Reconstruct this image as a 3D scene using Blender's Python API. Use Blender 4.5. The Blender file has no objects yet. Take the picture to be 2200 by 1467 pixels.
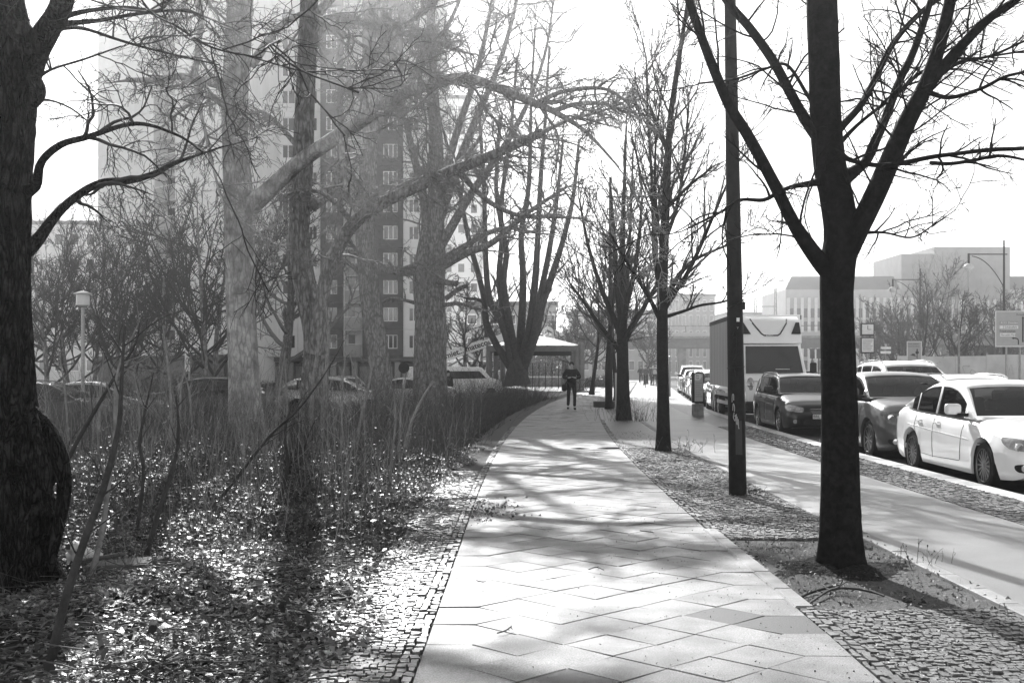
import bpy, bmesh, math, random
import numpy as np
from mathutils import Vector, Matrix, Euler
from mathutils.bvhtree import BVHTree

random.seed(7)
RNG = np.random.default_rng(11)
SC = bpy.context.scene
COL = SC.collection
R = math.radians

# ------------------------------------------------------------------ camera
F, CX, HZ, CAMH = 2500.0, 1100.0, 791.0, 1.5          # focal length / horizon in photograph pixels, eye height in metres
cam = bpy.data.cameras.new('camera')
cam.sensor_width = 36.0
cam.lens = F / 2200.0 * 36.0
cam.shift_y = (HZ - 733.5) / 2200.0
cam.clip_start = 0.05
cam.clip_end = 3000
camo = bpy.data.objects.new('camera', cam)
camo.location = (0, 0, CAMH)
camo.rotation_euler = (R(90), 0, 0)
COL.objects.link(camo)
SC.camera = camo

# ------------------------------------------------------------------ light
SUN_EL, SUN_AZ = 33.0, -9.5                              # degrees; azimuth from +Y towards +X
world = bpy.data.worlds.new('World')
SC.world = world
world.use_nodes = True
wn = world.node_tree
wn.nodes.clear()
sky = wn.nodes.new('ShaderNodeTexSky')
sky.sky_type = 'NISHITA'
sky.sun_disc = False
sky.sun_elevation = R(SUN_EL)
sky.sun_rotation = R(SUN_AZ)
sky.air_density = 1.0
sky.dust_density = 0.0
bw = wn.nodes.new('ShaderNodeRGBToBW')                   # black-and-white photograph
bg = wn.nodes.new('ShaderNodeBackground')
bg.inputs['Strength'].default_value = 0.092
wo = wn.nodes.new('ShaderNodeOutputWorld')
wn.links.new(sky.outputs[0], bw.inputs[0])
wn.links.new(bw.outputs[0], bg.inputs[0])
wn.links.new(bg.outputs[0], wo.inputs[0])

sun = bpy.data.lights.new('sun', 'SUN')
sun.energy = 4.5
sun.angle = R(0.53)
sun.color = (1, 1, 1)
suno = bpy.data.objects.new('sun', sun)
sd = Vector((math.sin(R(SUN_AZ)) * math.cos(R(SUN_EL)), math.cos(R(SUN_AZ)) * math.cos(R(SUN_EL)), math.sin(R(SUN_EL))))
suno.rotation_euler = sd.to_track_quat('Z', 'Y').to_euler()
suno.location = sd * 150
COL.objects.link(suno)

SC.view_settings.view_transform = 'Standard'
SC.view_settings.look = 'None'
SC.view_settings.gamma = 1.0
SC.view_settings.exposure = 1.5
SC.view_settings.use_curve_mapping = False
SC.render.engine = 'CYCLES'
SC.cycles.use_denoising = True
SC.cycles.max_bounces = 6
SC.cycles.diffuse_bounces = 3
SC.cycles.glossy_bounces = 3
SC.cycles.transmission_bounces = 4
SC.cycles.transparent_max_bounces = 8
SC.cycles.volume_bounces = 0
SC.cycles.caustics_reflective = False
SC.cycles.caustics_refractive = False

# ------------------------------------------------------------------ helpers
def at(u, v, Y):
    return Vector(((u - CX) * Y / F, Y, CAMH - (v - HZ) * Y / F))

def gx(u, Y):
    return (u - CX) * Y / F

def bend(y):                                            # the whole street swings gently to the right
    y = np.asarray(y, dtype=float)
    return np.where(y < 12, 0, np.where(y < 60, 0.0012 * (y - 12) ** 2, 2.765 + 0.1152 * (y - 60)))

def path_left(y):
    return -0.48 + 0.008 * (np.minimum(y, 60) - 5) + bend(y)

def tag(o, label=None, cat=None, group=None, kind=None):
    if label: o['label'] = label
    if cat: o['category'] = cat
    if group: o['group'] = group
    if kind: o['kind'] = kind
    return o

def empty(name, loc=(0, 0, 0), rz=0.0, label=None, cat=None, group=None, kind=None, parent=None):
    o = bpy.data.objects.new(name, None)
    o.empty_display_size = 0.2
    COL.objects.link(o)
    o.location = loc
    o.rotation_euler = (0, 0, rz)
    if parent: o.parent = parent
    return tag(o, label, cat, group, kind)

def link(name, me, mat=None, parent=None):
    o = bpy.data.objects.new(name, me)
    COL.objects.link(o)
    if mat is not None and len(me.materials) == 0:
        me.materials.append(mat)
    if parent: o.parent = parent
    return o

def copy_tree(o, parent=None):
    c = o.copy()
    COL.objects.link(c)
    c.parent = parent
    for ch in list(o.children):
        copy_tree(ch, c)
    return c

def np_mesh(name, V, loops, starts, smooth=True):
    """mesh from flat numpy arrays: V (n,3), loops flat vertex indices, starts = first loop of each face"""
    me = bpy.data.meshes.new(name)
    V = np.ascontiguousarray(V, dtype=np.float32)
    me.vertices.add(len(V))
    me.vertices.foreach_set('co', V.ravel())
    me.loops.add(len(loops))
    me.loops.foreach_set('vertex_index', np.ascontiguousarray(loops, dtype=np.int32))
    me.polygons.add(len(starts))
    me.polygons.foreach_set('loop_start', np.ascontiguousarray(starts, dtype=np.int32))
    me.update(calc_edges=True)
    me.validate()
    if smooth:
        me.polygons.foreach_set('use_smooth', np.ones(len(me.polygons), dtype=bool))
    return me

def quads_mesh(name, V, Q, smooth=True):
    Q = np.asarray(Q, dtype=np.int32)
    k = Q.shape[1]
    return np_mesh(name, V, Q.ravel(), np.arange(0, Q.size, k), smooth)

class MB:
    """collects simple shapes into one mesh"""
    def __init__(s):
        s.v = []; s.f = []
    def add(s, verts, faces):
        n = len(s.v)
        s.v += [tuple(p) for p in verts]
        s.f += [tuple(n + i for i in f) for f in faces]
        return s
    def box(s, c, size, rot=None):
        x, y, z = [q / 2 for q in size]
        P = [Vector(p) for p in ((-x,-y,-z),(x,-y,-z),(x,y,-z),(-x,y,-z),(-x,-y,z),(x,-y,z),(x,y,z),(-x,y,z))]
        if rot is not None:
            m = Euler(rot).to_matrix()
            P = [m @ p for p in P]
        c = Vector(c)
        return s.add([c + p for p in P], [(0,3,2,1),(4,5,6,7),(0,1,5,4),(1,2,6,5),(2,3,7,6),(3,0,4,7)])
    def bx(s, x0, x1, y0, y1, z0, z1):
        return s.box(((x0+x1)/2, (y0+y1)/2, (z0+z1)/2), (abs(x1-x0), abs(y1-y0), abs(z1-z0)))
    def tube(s, pts, rad, k=10, caps=True):
        pts = [Vector(p) for p in pts]
        n = len(pts)
        if not hasattr(rad, '__len__'): rad = [rad] * n
        V = []; Fc = []
        a = None
        for i, p in enumerate(pts):
            t = (pts[min(i+1, n-1)] - pts[max(i-1, 0)])
            t = t.normalized() if t.length > 1e-9 else Vector((0,0,1))
            if a is None:
                a = Vector((1,0,0)) if abs(t.x) < 0.9 else Vector((0,1,0))
            a = (a - t * a.dot(t)).normalized()
            b = t.cross(a)
            for j in range(k):
                w = 2 * math.pi * j / k
                V.append(p + (a * math.cos(w) + b * math.sin(w)) * rad[i])
        for i in range(n - 1):
            for j in range(k):
                q = (j + 1) % k
                Fc.append((i*k+j, i*k+q, (i+1)*k+q, (i+1)*k+j))
        if caps:
            Fc.append(tuple(reversed(range(k))))
            Fc.append(tuple(range((n-1)*k, n*k)))
        return s.add(V, Fc)
    def lathe(s, prof, k=20, c=(0,0,0), axis='Z', caps=True):
        V = []; Fc = []
        for (r, z) in prof:
            for j in range(k):
                w = 2 * math.pi * j / k
                p = (r*math.cos(w), r*math.sin(w), z)
                if axis == 'Y': p = (p[0], p[2], p[1])
                if axis == 'X': p = (p[2], p[0], p[1])
                V.append((p[0]+c[0], p[1]+c[1], p[2]+c[2]))
        n = len(prof)
        for i in range(n-1):
            for j in range(k):
                q = (j+1) % k
                Fc.append((i*k+j, i*k+q, (i+1)*k+q, (i+1)*k+j))
        if caps: Fc.append(tuple(reversed(range(k)))); Fc.append(tuple(range((n-1)*k, n*k)))
        return s.add(V, Fc)
    def prism(s, poly, a, b, plane='XZ'):
        """poly extruded between a and b along the axis missing in plane"""
        n = len(poly)
        def P(p, h):
            return {'XZ': (p[0], h, p[1]), 'YZ': (h, p[0], p[1]), 'XY': (p[0], p[1], h)}[plane]
        V = [P(p, a) for p in poly] + [P(p, b) for p in poly]
        Fc = [tuple(range(n)), tuple(reversed(range(n, 2*n)))]
        for i in range(n):
            q = (i+1) % n
            Fc.append((i, n+i, n+q, q))
        return s.add(V, Fc)
    def sphere(s, c, r, k=12, m=8, sc=(1,1,1)):
        V = []; Fc = []
        for i in range(1, m):
            ph = math.pi * i / m
            for j in range(k):
                w = 2*math.pi*j/k
                V.append((c[0]+r*sc[0]*math.sin(ph)*math.cos(w), c[1]+r*sc[1]*math.sin(ph)*math.sin(w), c[2]+r*sc[2]*math.cos(ph)))
        V.append((c[0], c[1], c[2]+r*sc[2])); V.append((c[0], c[1], c[2]-r*sc[2]))
        for i in range(m-2):
            for j in range(k):
                q = (j+1) % k
                Fc.append((i*k+j, (i+1)*k+j, (i+1)*k+q, i*k+q))
        T = len(V)-2
        for j in range(k):
            q = (j+1) % k
            Fc.append((T, j, q)); Fc.append((T+1, (m-2)*k+q, (m-2)*k+j))
        return s.add(V, Fc)
    def mesh(s, name, fix=True, smooth_angle=None):
        me = bpy.data.meshes.new(name)
        me.from_pydata(s.v, [], s.f)
        me.update()
        if fix:
            bm = bmesh.new(); bm.from_mesh(me)
            bmesh.ops.recalc_face_normals(bm, faces=bm.faces)
            bm.to_mesh(me); bm.free()
        if smooth_angle:
            me.polygons.foreach_set('use_smooth', np.ones(len(me.polygons), dtype=bool))
            me.set_sharp_from_angle(angle=R(smooth_angle))
        return me
    def build(s, name, mat, parent=None, smooth=40, bevel=0.0, fix=True):
        o = link(name, s.mesh(name, fix, smooth), mat, parent)
        if bevel:
            m = o.modifiers.new('bevel', 'BEVEL'); m.width = bevel; m.segments = 2; m.limit_method = 'ANGLE'; m.angle_limit = R(40)
        return o

# ---- many tubes at once: list of (n,4) polylines [x,y,z,r]
def tubes_np(name, groups, mat=None, parent=None):
    """groups: list of (A, k) where A is (N, n, 4): N polylines of n points, k sides"""
    Vs, Qs, base = [], [], 0
    for A, k in groups:
        A = np.asarray(A, dtype=np.float64)
        if A.ndim == 2: A = A[None]
        N, n, _ = A.shape
        if N == 0: continue
        P = A[..., :3]; r = A[..., 3]
        T = np.empty_like(P)
        T[:, 1:-1] = P[:, 2:] - P[:, :-2]
        T[:, 0] = P[:, 1] - P[:, 0]
        T[:, -1] = P[:, -1] - P[:, -2]
        T /= np.linalg.norm(T, axis=2, keepdims=True) + 1e-9
        mean = T.mean(axis=1)
        ref = np.zeros((N, 3)); ax = np.argmin(np.abs(mean), axis=1); ref[np.arange(N), ax] = 1
        ref = np.repeat(ref[:, None], n, axis=1)
        a = ref - T * (ref * T).sum(2, keepdims=True)
        a /= np.linalg.norm(a, axis=2, keepdims=True) + 1e-9
        b = np.cross(T, a)
        w = 2 * np.pi * np.arange(k) / k
        ring = P[:, :, None] + r[:, :, None, None] * (a[:, :, None] * np.cos(w)[None, None, :, None] + b[:, :, None] * np.sin(w)[None, None, :, None])
        V = ring.reshape(-1, 3)
        idx = np.arange(N * n * k).reshape(N, n, k) + base
        q0 = idx[:, :-1]; q1 = idx[:, 1:]
        Q = np.stack([q0, np.roll(q0, -1, 2), np.roll(q1, -1, 2), q1], axis=-1).reshape(-1, 4)
        Vs.append(V); Qs.append(Q); base += len(V)
    me = quads_mesh(name, np.concatenate(Vs), np.concatenate(Qs))
    return link(name, me, mat, parent)

def resample(pts, n):
    """smooth (Catmull-Rom) resample of a control polyline (m,4) to n points"""
    P = np.asarray(pts, dtype=float)
    if len(P) == 2:
        t = np.linspace(0, 1, n)[:, None]
        return P[0] * (1 - t) + P[1] * t
    Q = np.vstack([2*P[0]-P[1], P, 2*P[-1]-P[-2]])
    d = np.r_[0, np.cumsum(np.linalg.norm(np.diff(P[:, :3], axis=0), axis=1))]
    s = np.linspace(0, d[-1], n)
    out = np.empty((n, P.shape[1]))
    for i, q in enumerate(s):
        j = min(np.searchsorted(d, q, side='right') - 1, len(P) - 2)
        t = (q - d[j]) / max(d[j+1] - d[j], 1e-9)
        p0, p1, p2, p3 = Q[j], Q[j+1], Q[j+2], Q[j+3]
        out[i] = 0.5*((2*p1)+(-p0+p2)*t+(2*p0-5*p1+4*p2-p3)*t*t+(-p0+3*p1-3*p2+p3)*t**3)
    out[:, 3] = np.maximum(out[:, 3], 0.002)
    return out

def text_obj(name, s, size, loc, rot, mat, parent=None, align='LEFT', extrude=0.001, bold=0.0, sx=1.0):
    cu = bpy.data.curves.new(name, 'FONT')
    cu.body = s; cu.size = size; cu.align_x = align; cu.align_y = 'BOTTOM_BASELINE' if False else 'CENTER'
    cu.extrude = extrude; cu.offset = bold; cu.resolution_u = 3
    cu.materials.append(mat)
    o = bpy.data.objects.new(name, cu); COL.objects.link(o)
    o.location = loc; o.rotation_euler = rot; o.scale = (sx, 1, 1)
    me = bpy.data.meshes.new_from_object(o)              # lettering as a plain mesh
    q = bpy.data.objects.new(name, me); COL.objects.link(q)
    q.location = loc; q.rotation_euler = rot; q.scale = (sx, 1, 1)
    bpy.data.objects.remove(o); bpy.data.curves.remove(cu)
    if parent: q.parent = parent
    return q

# ------------------------------------------------------------------ materials
MATS = {}
def M(name, a, b=None, scale=8.0, rough=0.7, detail=5.0, bump=0.0, bscale=None, metal=0.0, spec=0.15, lo=0.35, hi=0.65,
      coord='Object', rand=0.0, stretch=(1,1,1), vor=None, bdist=0.02, coat=0.0, wear=None, trans=0.0):
    """grey procedural material: noise between values a and b, optional bump, per-object random tone, cracks (vor)"""
    if name in MATS: return MATS[name]
    m = bpy.data.materials.new(name); m.use_nodes = True
    nt = m.node_tree; N = nt.nodes; L = nt.links
    p = N['Principled BSDF']
    p.inputs['Roughness'].default_value = rough
    p.inputs['Metallic'].default_value = metal
    p.inputs['Specular IOR Level'].default_value = spec
    if coat:
        p.inputs['Coat Weight'].default_value = coat; p.inputs['Coat Roughness'].default_value = 0.04
    if trans:
        p.inputs['Subsurface Weight'].default_value = 0.0
    if b is None: b = a * 1.25
    if coord == 'World':
        tc = N.new('ShaderNodeNewGeometry'); src = tc.outputs['Position']
    else:
        tc = N.new('ShaderNodeTexCoord'); src = tc.outputs['Object']
    mp = N.new('ShaderNodeMapping'); mp.inputs['Scale'].default_value = stretch
    L.new(src, mp.inputs['Vector'])
    n1 = N.new('ShaderNodeTexNoise'); n1.inputs['Scale'].default_value = scale; n1.inputs['Detail'].default_value = detail
    n1.inputs['Roughness'].default_value = 0.65
    L.new(mp.outputs[0], n1.inputs['Vector'])
    mr = N.new('ShaderNodeMapRange'); mr.inputs['From Min'].default_value = lo; mr.inputs['From Max'].default_value = hi
    mr.inputs['To Min'].default_value = a; mr.inputs['To Max'].default_value = b
    L.new(n1.outputs['Fac'], mr.inputs['Value'])
    val = mr.outputs[0]
    if wear:                                            # larger soiling patches with a shape of their own: (scale, amount)
        n2 = N.new('ShaderNodeTexNoise'); n2.inputs['Scale'].default_value = wear[0]; n2.inputs['Detail'].default_value = 4
        L.new(mp.outputs[0], n2.inputs['Vector'])
        m2 = N.new('ShaderNodeMapRange'); m2.inputs['From Min'].default_value = 0.38; m2.inputs['From Max'].default_value = 0.62
        m2.inputs['To Min'].default_value = 1 - wear[1]; m2.inputs['To Max'].default_value = 1 + wear[1] * 0.4
        L.new(n2.outputs['Fac'], m2.inputs['Value'])
        mu = N.new('ShaderNodeMath'); mu.operation = 'MULTIPLY'; L.new(val, mu.inputs[0]); L.new(m2.outputs[0], mu.inputs[1]); val = mu.outputs[0]
    if rand:
        oi = N.new('ShaderNodeObjectInfo')
        m3 = N.new('ShaderNodeMapRange'); m3.inputs['To Min'].default_value = 1 - rand; m3.inputs['To Max'].default_value = 1 + rand
        L.new(oi.outputs['Random'], m3.inputs['Value'])
        mu = N.new('ShaderNodeMath'); mu.operation = 'MULTIPLY'; L.new(val, mu.inputs[0]); L.new(m3.outputs[0], mu.inputs[1]); val = mu.outputs[0]
    h = None
    if vor:                                             # (scale, stretch, dark factor): cracked bark ridges
        mp2 = N.new('ShaderNodeMapping'); mp2.inputs['Scale'].default_value = vor[1]; L.new(src, mp2.inputs['Vector'])
        nd = N.new('ShaderNodeTexNoise'); nd.inputs['Scale'].default_value = vor[0] * 0.6; L.new(mp2.outputs[0], nd.inputs['Vector'])
        va = N.new('ShaderNodeVectorMath'); va.operation = 'MULTIPLY_ADD'; va.inputs[1].default_value = (0.25,)*3
        L.new(nd.outputs['Color'], va.inputs[0]); L.new(mp2.outputs[0], va.inputs[2])
        vt = N.new('ShaderNodeTexVoronoi'); vt.feature = 'DISTANCE_TO_EDGE'; vt.inputs['Scale'].default_value = vor[0]
        L.new(va.outputs[0], vt.inputs['Vector'])
        m4 = N.new('ShaderNodeMapRange'); m4.inputs['From Max'].default_value = 0.22; m4.inputs['To Min'].default_value = vor[2]
        L.new(vt.outputs['Distance'], m4.inputs['Value'])
        mu = N.new('ShaderNodeMath'); mu.operation = 'MULTIPLY'; L.new(val, mu.inputs[0]); L.new(m4.outputs[0], mu.inputs[1]); val = mu.outputs[0]
        h = m4.outputs[0]
    L.new(val, p.inputs['Base Color'])
    if bump:
        nb = N.new('ShaderNodeTexNoise'); nb.inputs['Scale'].default_value = bscale or scale * 3; nb.inputs['Detail'].default_value = 4
        L.new(mp.outputs[0], nb.inputs['Vector'])
        hh = nb.outputs['Fac']
        if h is not None:
            ad = N.new('ShaderNodeMath'); ad.operation = 'ADD'; L.new(hh, ad.inputs[0]); L.new(h, ad.inputs[1]); hh = ad.outputs[0]
        bu = N.new('ShaderNodeBump'); bu.inputs['Strength'].default_value = bump; bu.inputs['Distance'].default_value = bdist
        L.new(hh, bu.inputs['Height']); L.new(bu.outputs[0], p.inputs['Normal'])
    MATS[name] = m
    return m

def leaf_mat(name, a, b, trans=0.35, rough=0.45, spec=0.4):
    m = bpy.data.materials.new(name); m.use_nodes = True
    nt = m.node_tree; N = nt.nodes; L = nt.links
    p = N['Principled BSDF']; p.inputs['Roughness'].default_value = rough; p.inputs['Specular IOR Level'].default_value = spec
    ge = N.new('ShaderNodeNewGeometry')
    mr = N.new('ShaderNodeMapRange'); mr.inputs['To Min'].default_value = a; mr.inputs['To Max'].default_value = b
    L.new(ge.outputs['Random Per Island'], mr.inputs['Value'])
    L.new(mr.outputs[0], p.inputs['Base Color'])
    tr = N.new('ShaderNodeBsdfTranslucent')
    mt = N.new('ShaderNodeMath'); mt.operation = 'MULTIPLY'; mt.inputs[1].default_value = 1.5; mt.use_clamp = True
    L.new(mr.outputs[0], mt.inputs[0]); L.new(mt.outputs[0], tr.inputs['Color'])
    mx = N.new('ShaderNodeMixShader'); mx.inputs[0].default_value = trans
    L.new(p.outputs[0], mx.inputs[1]); L.new(tr.outputs[0], mx.inputs[2])
    L.new(mx.outputs[0], N['Material Output'].inputs['Surface'])
    return m

def glass_mat(name, tint=0.55, refl=0.0):
    m = bpy.data.materials.new(name); m.use_nodes = True
    nt = m.node_tree; N = nt.nodes; L = nt.links
    N.remove(N['Principled BSDF'])
    t = N.new('ShaderNodeBsdfTransparent'); t.inputs[0].default_value = (tint, tint, tint, 1)
    g = N.new('ShaderNodeBsdfGlossy'); g.inputs['Roughness'].default_value = 0.02; g.inputs['Color'].default_value = (0.9, 0.9, 0.9, 1)
    fr = N.new('ShaderNodeFresnel'); fr.inputs['IOR'].default_value = 1.5
    ad = N.new('ShaderNodeMath'); ad.operation = 'ADD'; ad.use_clamp = True; ad.inputs[1].default_value = refl
    L.new(fr.outputs[0], ad.inputs[0])
    mx = N.new('ShaderNodeMixShader'); L.new(ad.outputs[0], mx.inputs[0]); L.new(t.outputs[0], mx.inputs[1]); L.new(g.outputs[0], mx.inputs[2])
    L.new(mx.outputs[0], N['Material Output'].inputs['Surface'])
    return m

SLAB = M('concrete_slab', 0.11, 0.24, scale=120, rough=0.58, spec=0.22, bump=0.35, bscale=150, rand=0.12, coord='World', bdist=0.003, wear=(2.6, 0.40), lo=.40, hi=.60)
SLABD = M('dark_concrete_slab', 0.035, 0.085, scale=120, rough=0.6, bump=0.25, bscale=260, rand=0.06, coord='World', bdist=0.002)
COBB = M('granite_cobble', 0.06, 0.16, scale=60, rough=0.48, spec=0.28, bump=0.4, bscale=90, rand=0.0, coord='World', bdist=0.004, wear=(9, 0.3))
JOINT = M('sandy_joint', 0.06, 0.14, scale=60, rough=0.95, bump=0.5, bscale=150, coord='World')
SOIL = M('dark_soil', 0.010, 0.045, scale=34, rough=0.95, spec=0.04, bump=1.0, bscale=30, coord='World', bdist=0.03)
ASPH = M('asphalt', 0.045, 0.075, scale=120, rough=0.8, bump=0.35, bscale=220, coord='World', bdist=0.003, wear=(0.8, 0.2))
CYCLE = M('cycle_path_asphalt', 0.11, 0.19, scale=160, rough=0.48, spec=0.4, bump=0.3, bscale=240, coord='World', bdist=0.003, wear=(1.1, 0.18))
GRAN = M('granite_kerb', 0.40, 0.55, scale=150, rough=0.6, bump=0.25, bscale=130, coord='World', bdist=0.003, wear=(3, 0.2), rand=0.06)
EDGEM = M('granite_edging', 0.20, 0.32, scale=150, rough=0.65, bump=0.25, bscale=130, coord='World', bdist=0.003, wear=(3, 0.25), rand=0.1)
GRND = M('far_paving', 0.22, 0.32, scale=3, rough=0.8, coord='World')
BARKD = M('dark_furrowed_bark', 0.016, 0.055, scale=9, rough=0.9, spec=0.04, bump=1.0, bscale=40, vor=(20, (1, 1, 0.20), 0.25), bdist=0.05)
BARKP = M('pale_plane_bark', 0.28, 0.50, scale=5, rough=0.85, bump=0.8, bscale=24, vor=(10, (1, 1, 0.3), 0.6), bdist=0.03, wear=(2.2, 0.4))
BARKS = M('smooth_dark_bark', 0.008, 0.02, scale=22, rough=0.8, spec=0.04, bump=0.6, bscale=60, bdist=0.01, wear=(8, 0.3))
TWIG = M('twig_bark', 0.03, 0.065, scale=12, rough=0.7, spec=0.15)
TWIGP = M('pale_twig_bark', 0.15, 0.28, scale=12, rough=0.7, spec=0.12)
STEM = M('dry_stem', 0.03, 0.14, scale=4, rough=0.6, coord='World')
# ================================================================== GROUND
def ribbon(name, x0f, x1f, z, y0, y1, mat, ny=60, z1=None, kind='structure', side=False):
    ys = np.linspace(y0, y1, ny)
    a = np.stack([x0f(ys), ys, np.full(ny, z)], 1); b = np.stack([x1f(ys), ys, np.full(ny, z)], 1)
    V = np.concatenate([a, b]); i = np.arange(ny - 1)
    Q = np.stack([i, i + ny, i + ny + 1, i + 1], 1)
    o = link(name, quads_mesh(name, V, Q, False), mat)
    return tag(o, kind=kind)

def const(c):
    return lambda y: np.asarray(c + bend(y))

g = MB(); g.add([(-1500, -60, -0.50), (1500, -60, -0.50), (1500, 2600, -0.50), (-1500, 2600, -0.50)], [(0, 1, 2, 3)])
tag(g.build('ground', GRND, smooth=None), kind='structure')

# base sheet under the paving, just below slab and cobble tops
ribbon('pavement', lambda y: path_left(y) - 0.62, const(5.80), -0.026, 2.0, 130, JOINT, 160)
ribbon('road', const(6.08), const(26.0), -0.12, 2.0, 400, ASPH, 200)
cp = ribbon('cycle_path', const(3.24), const(4.90), -0.002, 2.0, 128, CYCLE, 160)
# square beyond the trees, where the path opens out
ribbon('plaza', lambda y: path_left(y) - 14, const(5.9), -0.034, 62, 150, GRND, 40)
ribbon('far_pavement', const(19.5), const(60), -0.05, 40, 400, GRND, 60)

# ---- foot path: diagonal slabs with pointed edge slabs
D = 0.5; S0 = 7.07; PW = 4.5 * D
def P2(t, s, z):
    return (float(path_left(s)) + t, s, z)
path = empty('foot_path', (0, 0, 0), kind='structure')
slabs = []
def poly_slab(poly, dark=False):
    slabs.append((sum(p[1] for p in poly) / len(poly), poly, dark))
k0, k1 = -8, 170
for k in range(k0, k1):
    s = S0 - D / 2 + k * D                       # family A centres c = D,2D,3D ; family B half a step on
    for c in (1, 2, 3):
        poly_slab([((c - .5) * D, s), (c * D, s - D / 2), ((c + .5) * D, s), (c * D, s + D / 2)])
    for c in (1.5, 2.5, 3.5):
        sb = s + D / 2
        dark = (abs(sb - S0) < .01 and c == 3.5) or (abs(sb - (S0 - 1.5)) < .01 and c == 1.5) or (c == 2.5 and k in (31, 32, 57)) or (c == 1.5 and k == 74)
        poly_slab([((c - .5) * D, sb), (c * D, sb - D / 2), ((c + .5) * D, sb), (c * D, sb + D / 2)], dark)
    sb = s + D / 2
    poly_slab([(0, s), (.5 * D, s), (D, sb), (.5 * D, s + D), (0, s + D)])
    poly_slab([(4.5 * D, s - D / 2), (4 * D, s - D / 2), (3.5 * D, s), (4 * D, s + D / 2), (4.5 * D, s + D / 2)], abs(s - (S0 - .25)) < .01)
def slab_geo(poly, gap=0.0016, dz=0.0, tx=0.0, ty=0.0, th=0.05):
    cxx = sum(p[0] for p in poly) / len(poly); cyy = sum(p[1] for p in poly) / len(poly)
    V = []; n = len(poly)
    for lev, (ins, z) in enumerate(((gap, -th), (gap, -0.004), (gap + 0.004, 0.0))):
        for (x, y) in poly:
            d = math.hypot(x - cxx, y - cyy); f = (d - ins * 1.3) / d
            px, py = cxx + (x - cxx) * f, cyy + (y - cyy) * f
            V.append(P2(px, py, z + dz + tx * (px - cxx) + ty * (py - cyy)))
    Fc = [tuple(range(2 * n, 3 * n))]
    for l in (0, 1):
        for i in range(n):
            q = (i + 1) % n
            Fc.append((l * n + i, l * n + q, (l + 1) * n + q, (l + 1) * n + i))
    return V, Fc
slabs.sort(key=lambda q: q[0])
near = [q for q in slabs if 3.6 < q[0]][:290]
far = [q for q in slabs if q[0] > near[-1][0] or q is near[-1]][1:]
rs = random.Random(3)
for (s, poly, dark) in near:
    b = MB(); b.add(*slab_geo(poly, dz=rs.uniform(-.002, .003), tx=rs.gauss(0, .007), ty=rs.gauss(0, .007)))
    b.build('paving_slab', SLABD if dark else SLAB, path, smooth=None)
fb, fd = MB(), MB()
for (s, poly, dark) in far:
    (fd if dark else fb).add(*slab_geo(poly, dz=rs.uniform(-.002, .003), tx=rs.gauss(0, .008), ty=rs.gauss(0, .008)))
SLABF = M('far_concrete_slab', 0.13, 0.26, scale=80, rough=0.58, spec=.22, coord='World', wear=(1.7, 0.2))
tag(fb.build('distant_slabs', SLABF, path, smooth=None), kind='stuff')
tag(fd.build('distant_dark_slabs', SLABD, path, smooth=None), kind='stuff')

# ---- mosaic cobbles
PIT = (1.90, 3.22, 7.30, 10.30)
def cobbles(parent, x0f, x1f, y0, y1, size, n_single, mat, seed, skip=None, rise=0.004):
    rr = np.random.default_rng(seed)
    out = []
    y = y0; row = 0
    while y < y1:
        h = size * rr.uniform(.8, 1.15)
        a, b = float(x0f(y)), float(x1f(y))
        n = max(2, int(round((b - a) / size)))
        w = rr.uniform(.72, 1.3, n); xs = a + np.r_[0, np.cumsum(w)] / w.sum() * (b - a)
        for i in range(n):
            cx_, cy_ = (xs[i] + xs[i+1]) / 2, y + h / 2
            if skip and skip(cx_, cy_): continue
            j = rr.normal(0, size * .07, (4, 2)); gp = size * .045
            cor = np.array([[xs[i] + gp, y + gp], [xs[i+1] - gp, y + gp], [xs[i+1] - gp, y + h - gp], [xs[i] + gp, y + h - gp]]) + j
            wob = size * .28 * math.sin(cx_ * 7.0 + row * .15)
            cor[:, 1] += wob
            out.append((cor, rr.normal(0, rise), rr.normal(0, .05, 2)))
        y += h; row += 1
    def geo(st):
        cor, dz, tl = st
        c = cor.mean(0); V = []
        for f, z in ((1.06, -.02), (.91, .003)):
            for q in cor:
                p = c + (q - c) * f
                V.append((p[0], p[1], z + dz - .004 + float(np.dot(tl, p - c))))
        Fc = [(4, 5, 6, 7)] + [(i, (i+1) % 4, 4+(i+1) % 4, 4+i) for i in range(4)]
        return V, Fc
    vis = sorted(out, key=lambda s: s[0][:, 1].mean())
    inview = [s for s in vis if s[0][:, 1].mean() > 5.5 and abs(s[0][:, 0].mean()) < s[0][:, 1].mean() * .435]
    single = set(id(s) for s in inview[:n_single])
    rest = MB()
    for s in vis:
        if id(s) in single:
            V, Fc = geo(s); b = MB(); b.add(V, Fc); b.build('cobble', mat, parent, smooth=None, fix=False)
        else:
            rest.add(*geo(s))
    tag(rest.build('smaller_cobbles', mat, parent, smooth=None, fix=False), kind='stuff')

def in_pit(x, y):
    return PIT[0] - .14 < x < PIT[1] + .14 and PIT[2] - .03 < y < PIT[3] + .03
cl = empty('cobble_strip', kind='structure')
cobbles(cl, lambda y: path_left(y) - .58, lambda y: path_left(y) - .11, 3.8, 17, .042, 290, COBB, 5)
ce = empty('cobble_edging', kind='structure')
cobbles(ce, lambda y: path_left(y) - .108, lambda y: path_left(y) - .006, 3.8, 30, .085, 140, COBB, 6)
cr = empty('cobble_verge', kind='structure')
cobbles(cr, lambda y: path_left(y) + PW + .115, const(3.10), 5.0, 22, .045, 290, COBB, 8, in_pit)
cre = empty('cobble_edging', kind='structure')
cobbles(cre, lambda y: path_left(y) + PW + .006, lambda y: path_left(y) + PW + .112, 5.0, 34, .085, 120, COBB, 9)
ck = empty('cobble_verge', kind='structure')
cobbles(ck, const(4.92), const(5.79), 9.5, 30, .062, 290, COBB, 10)
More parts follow.
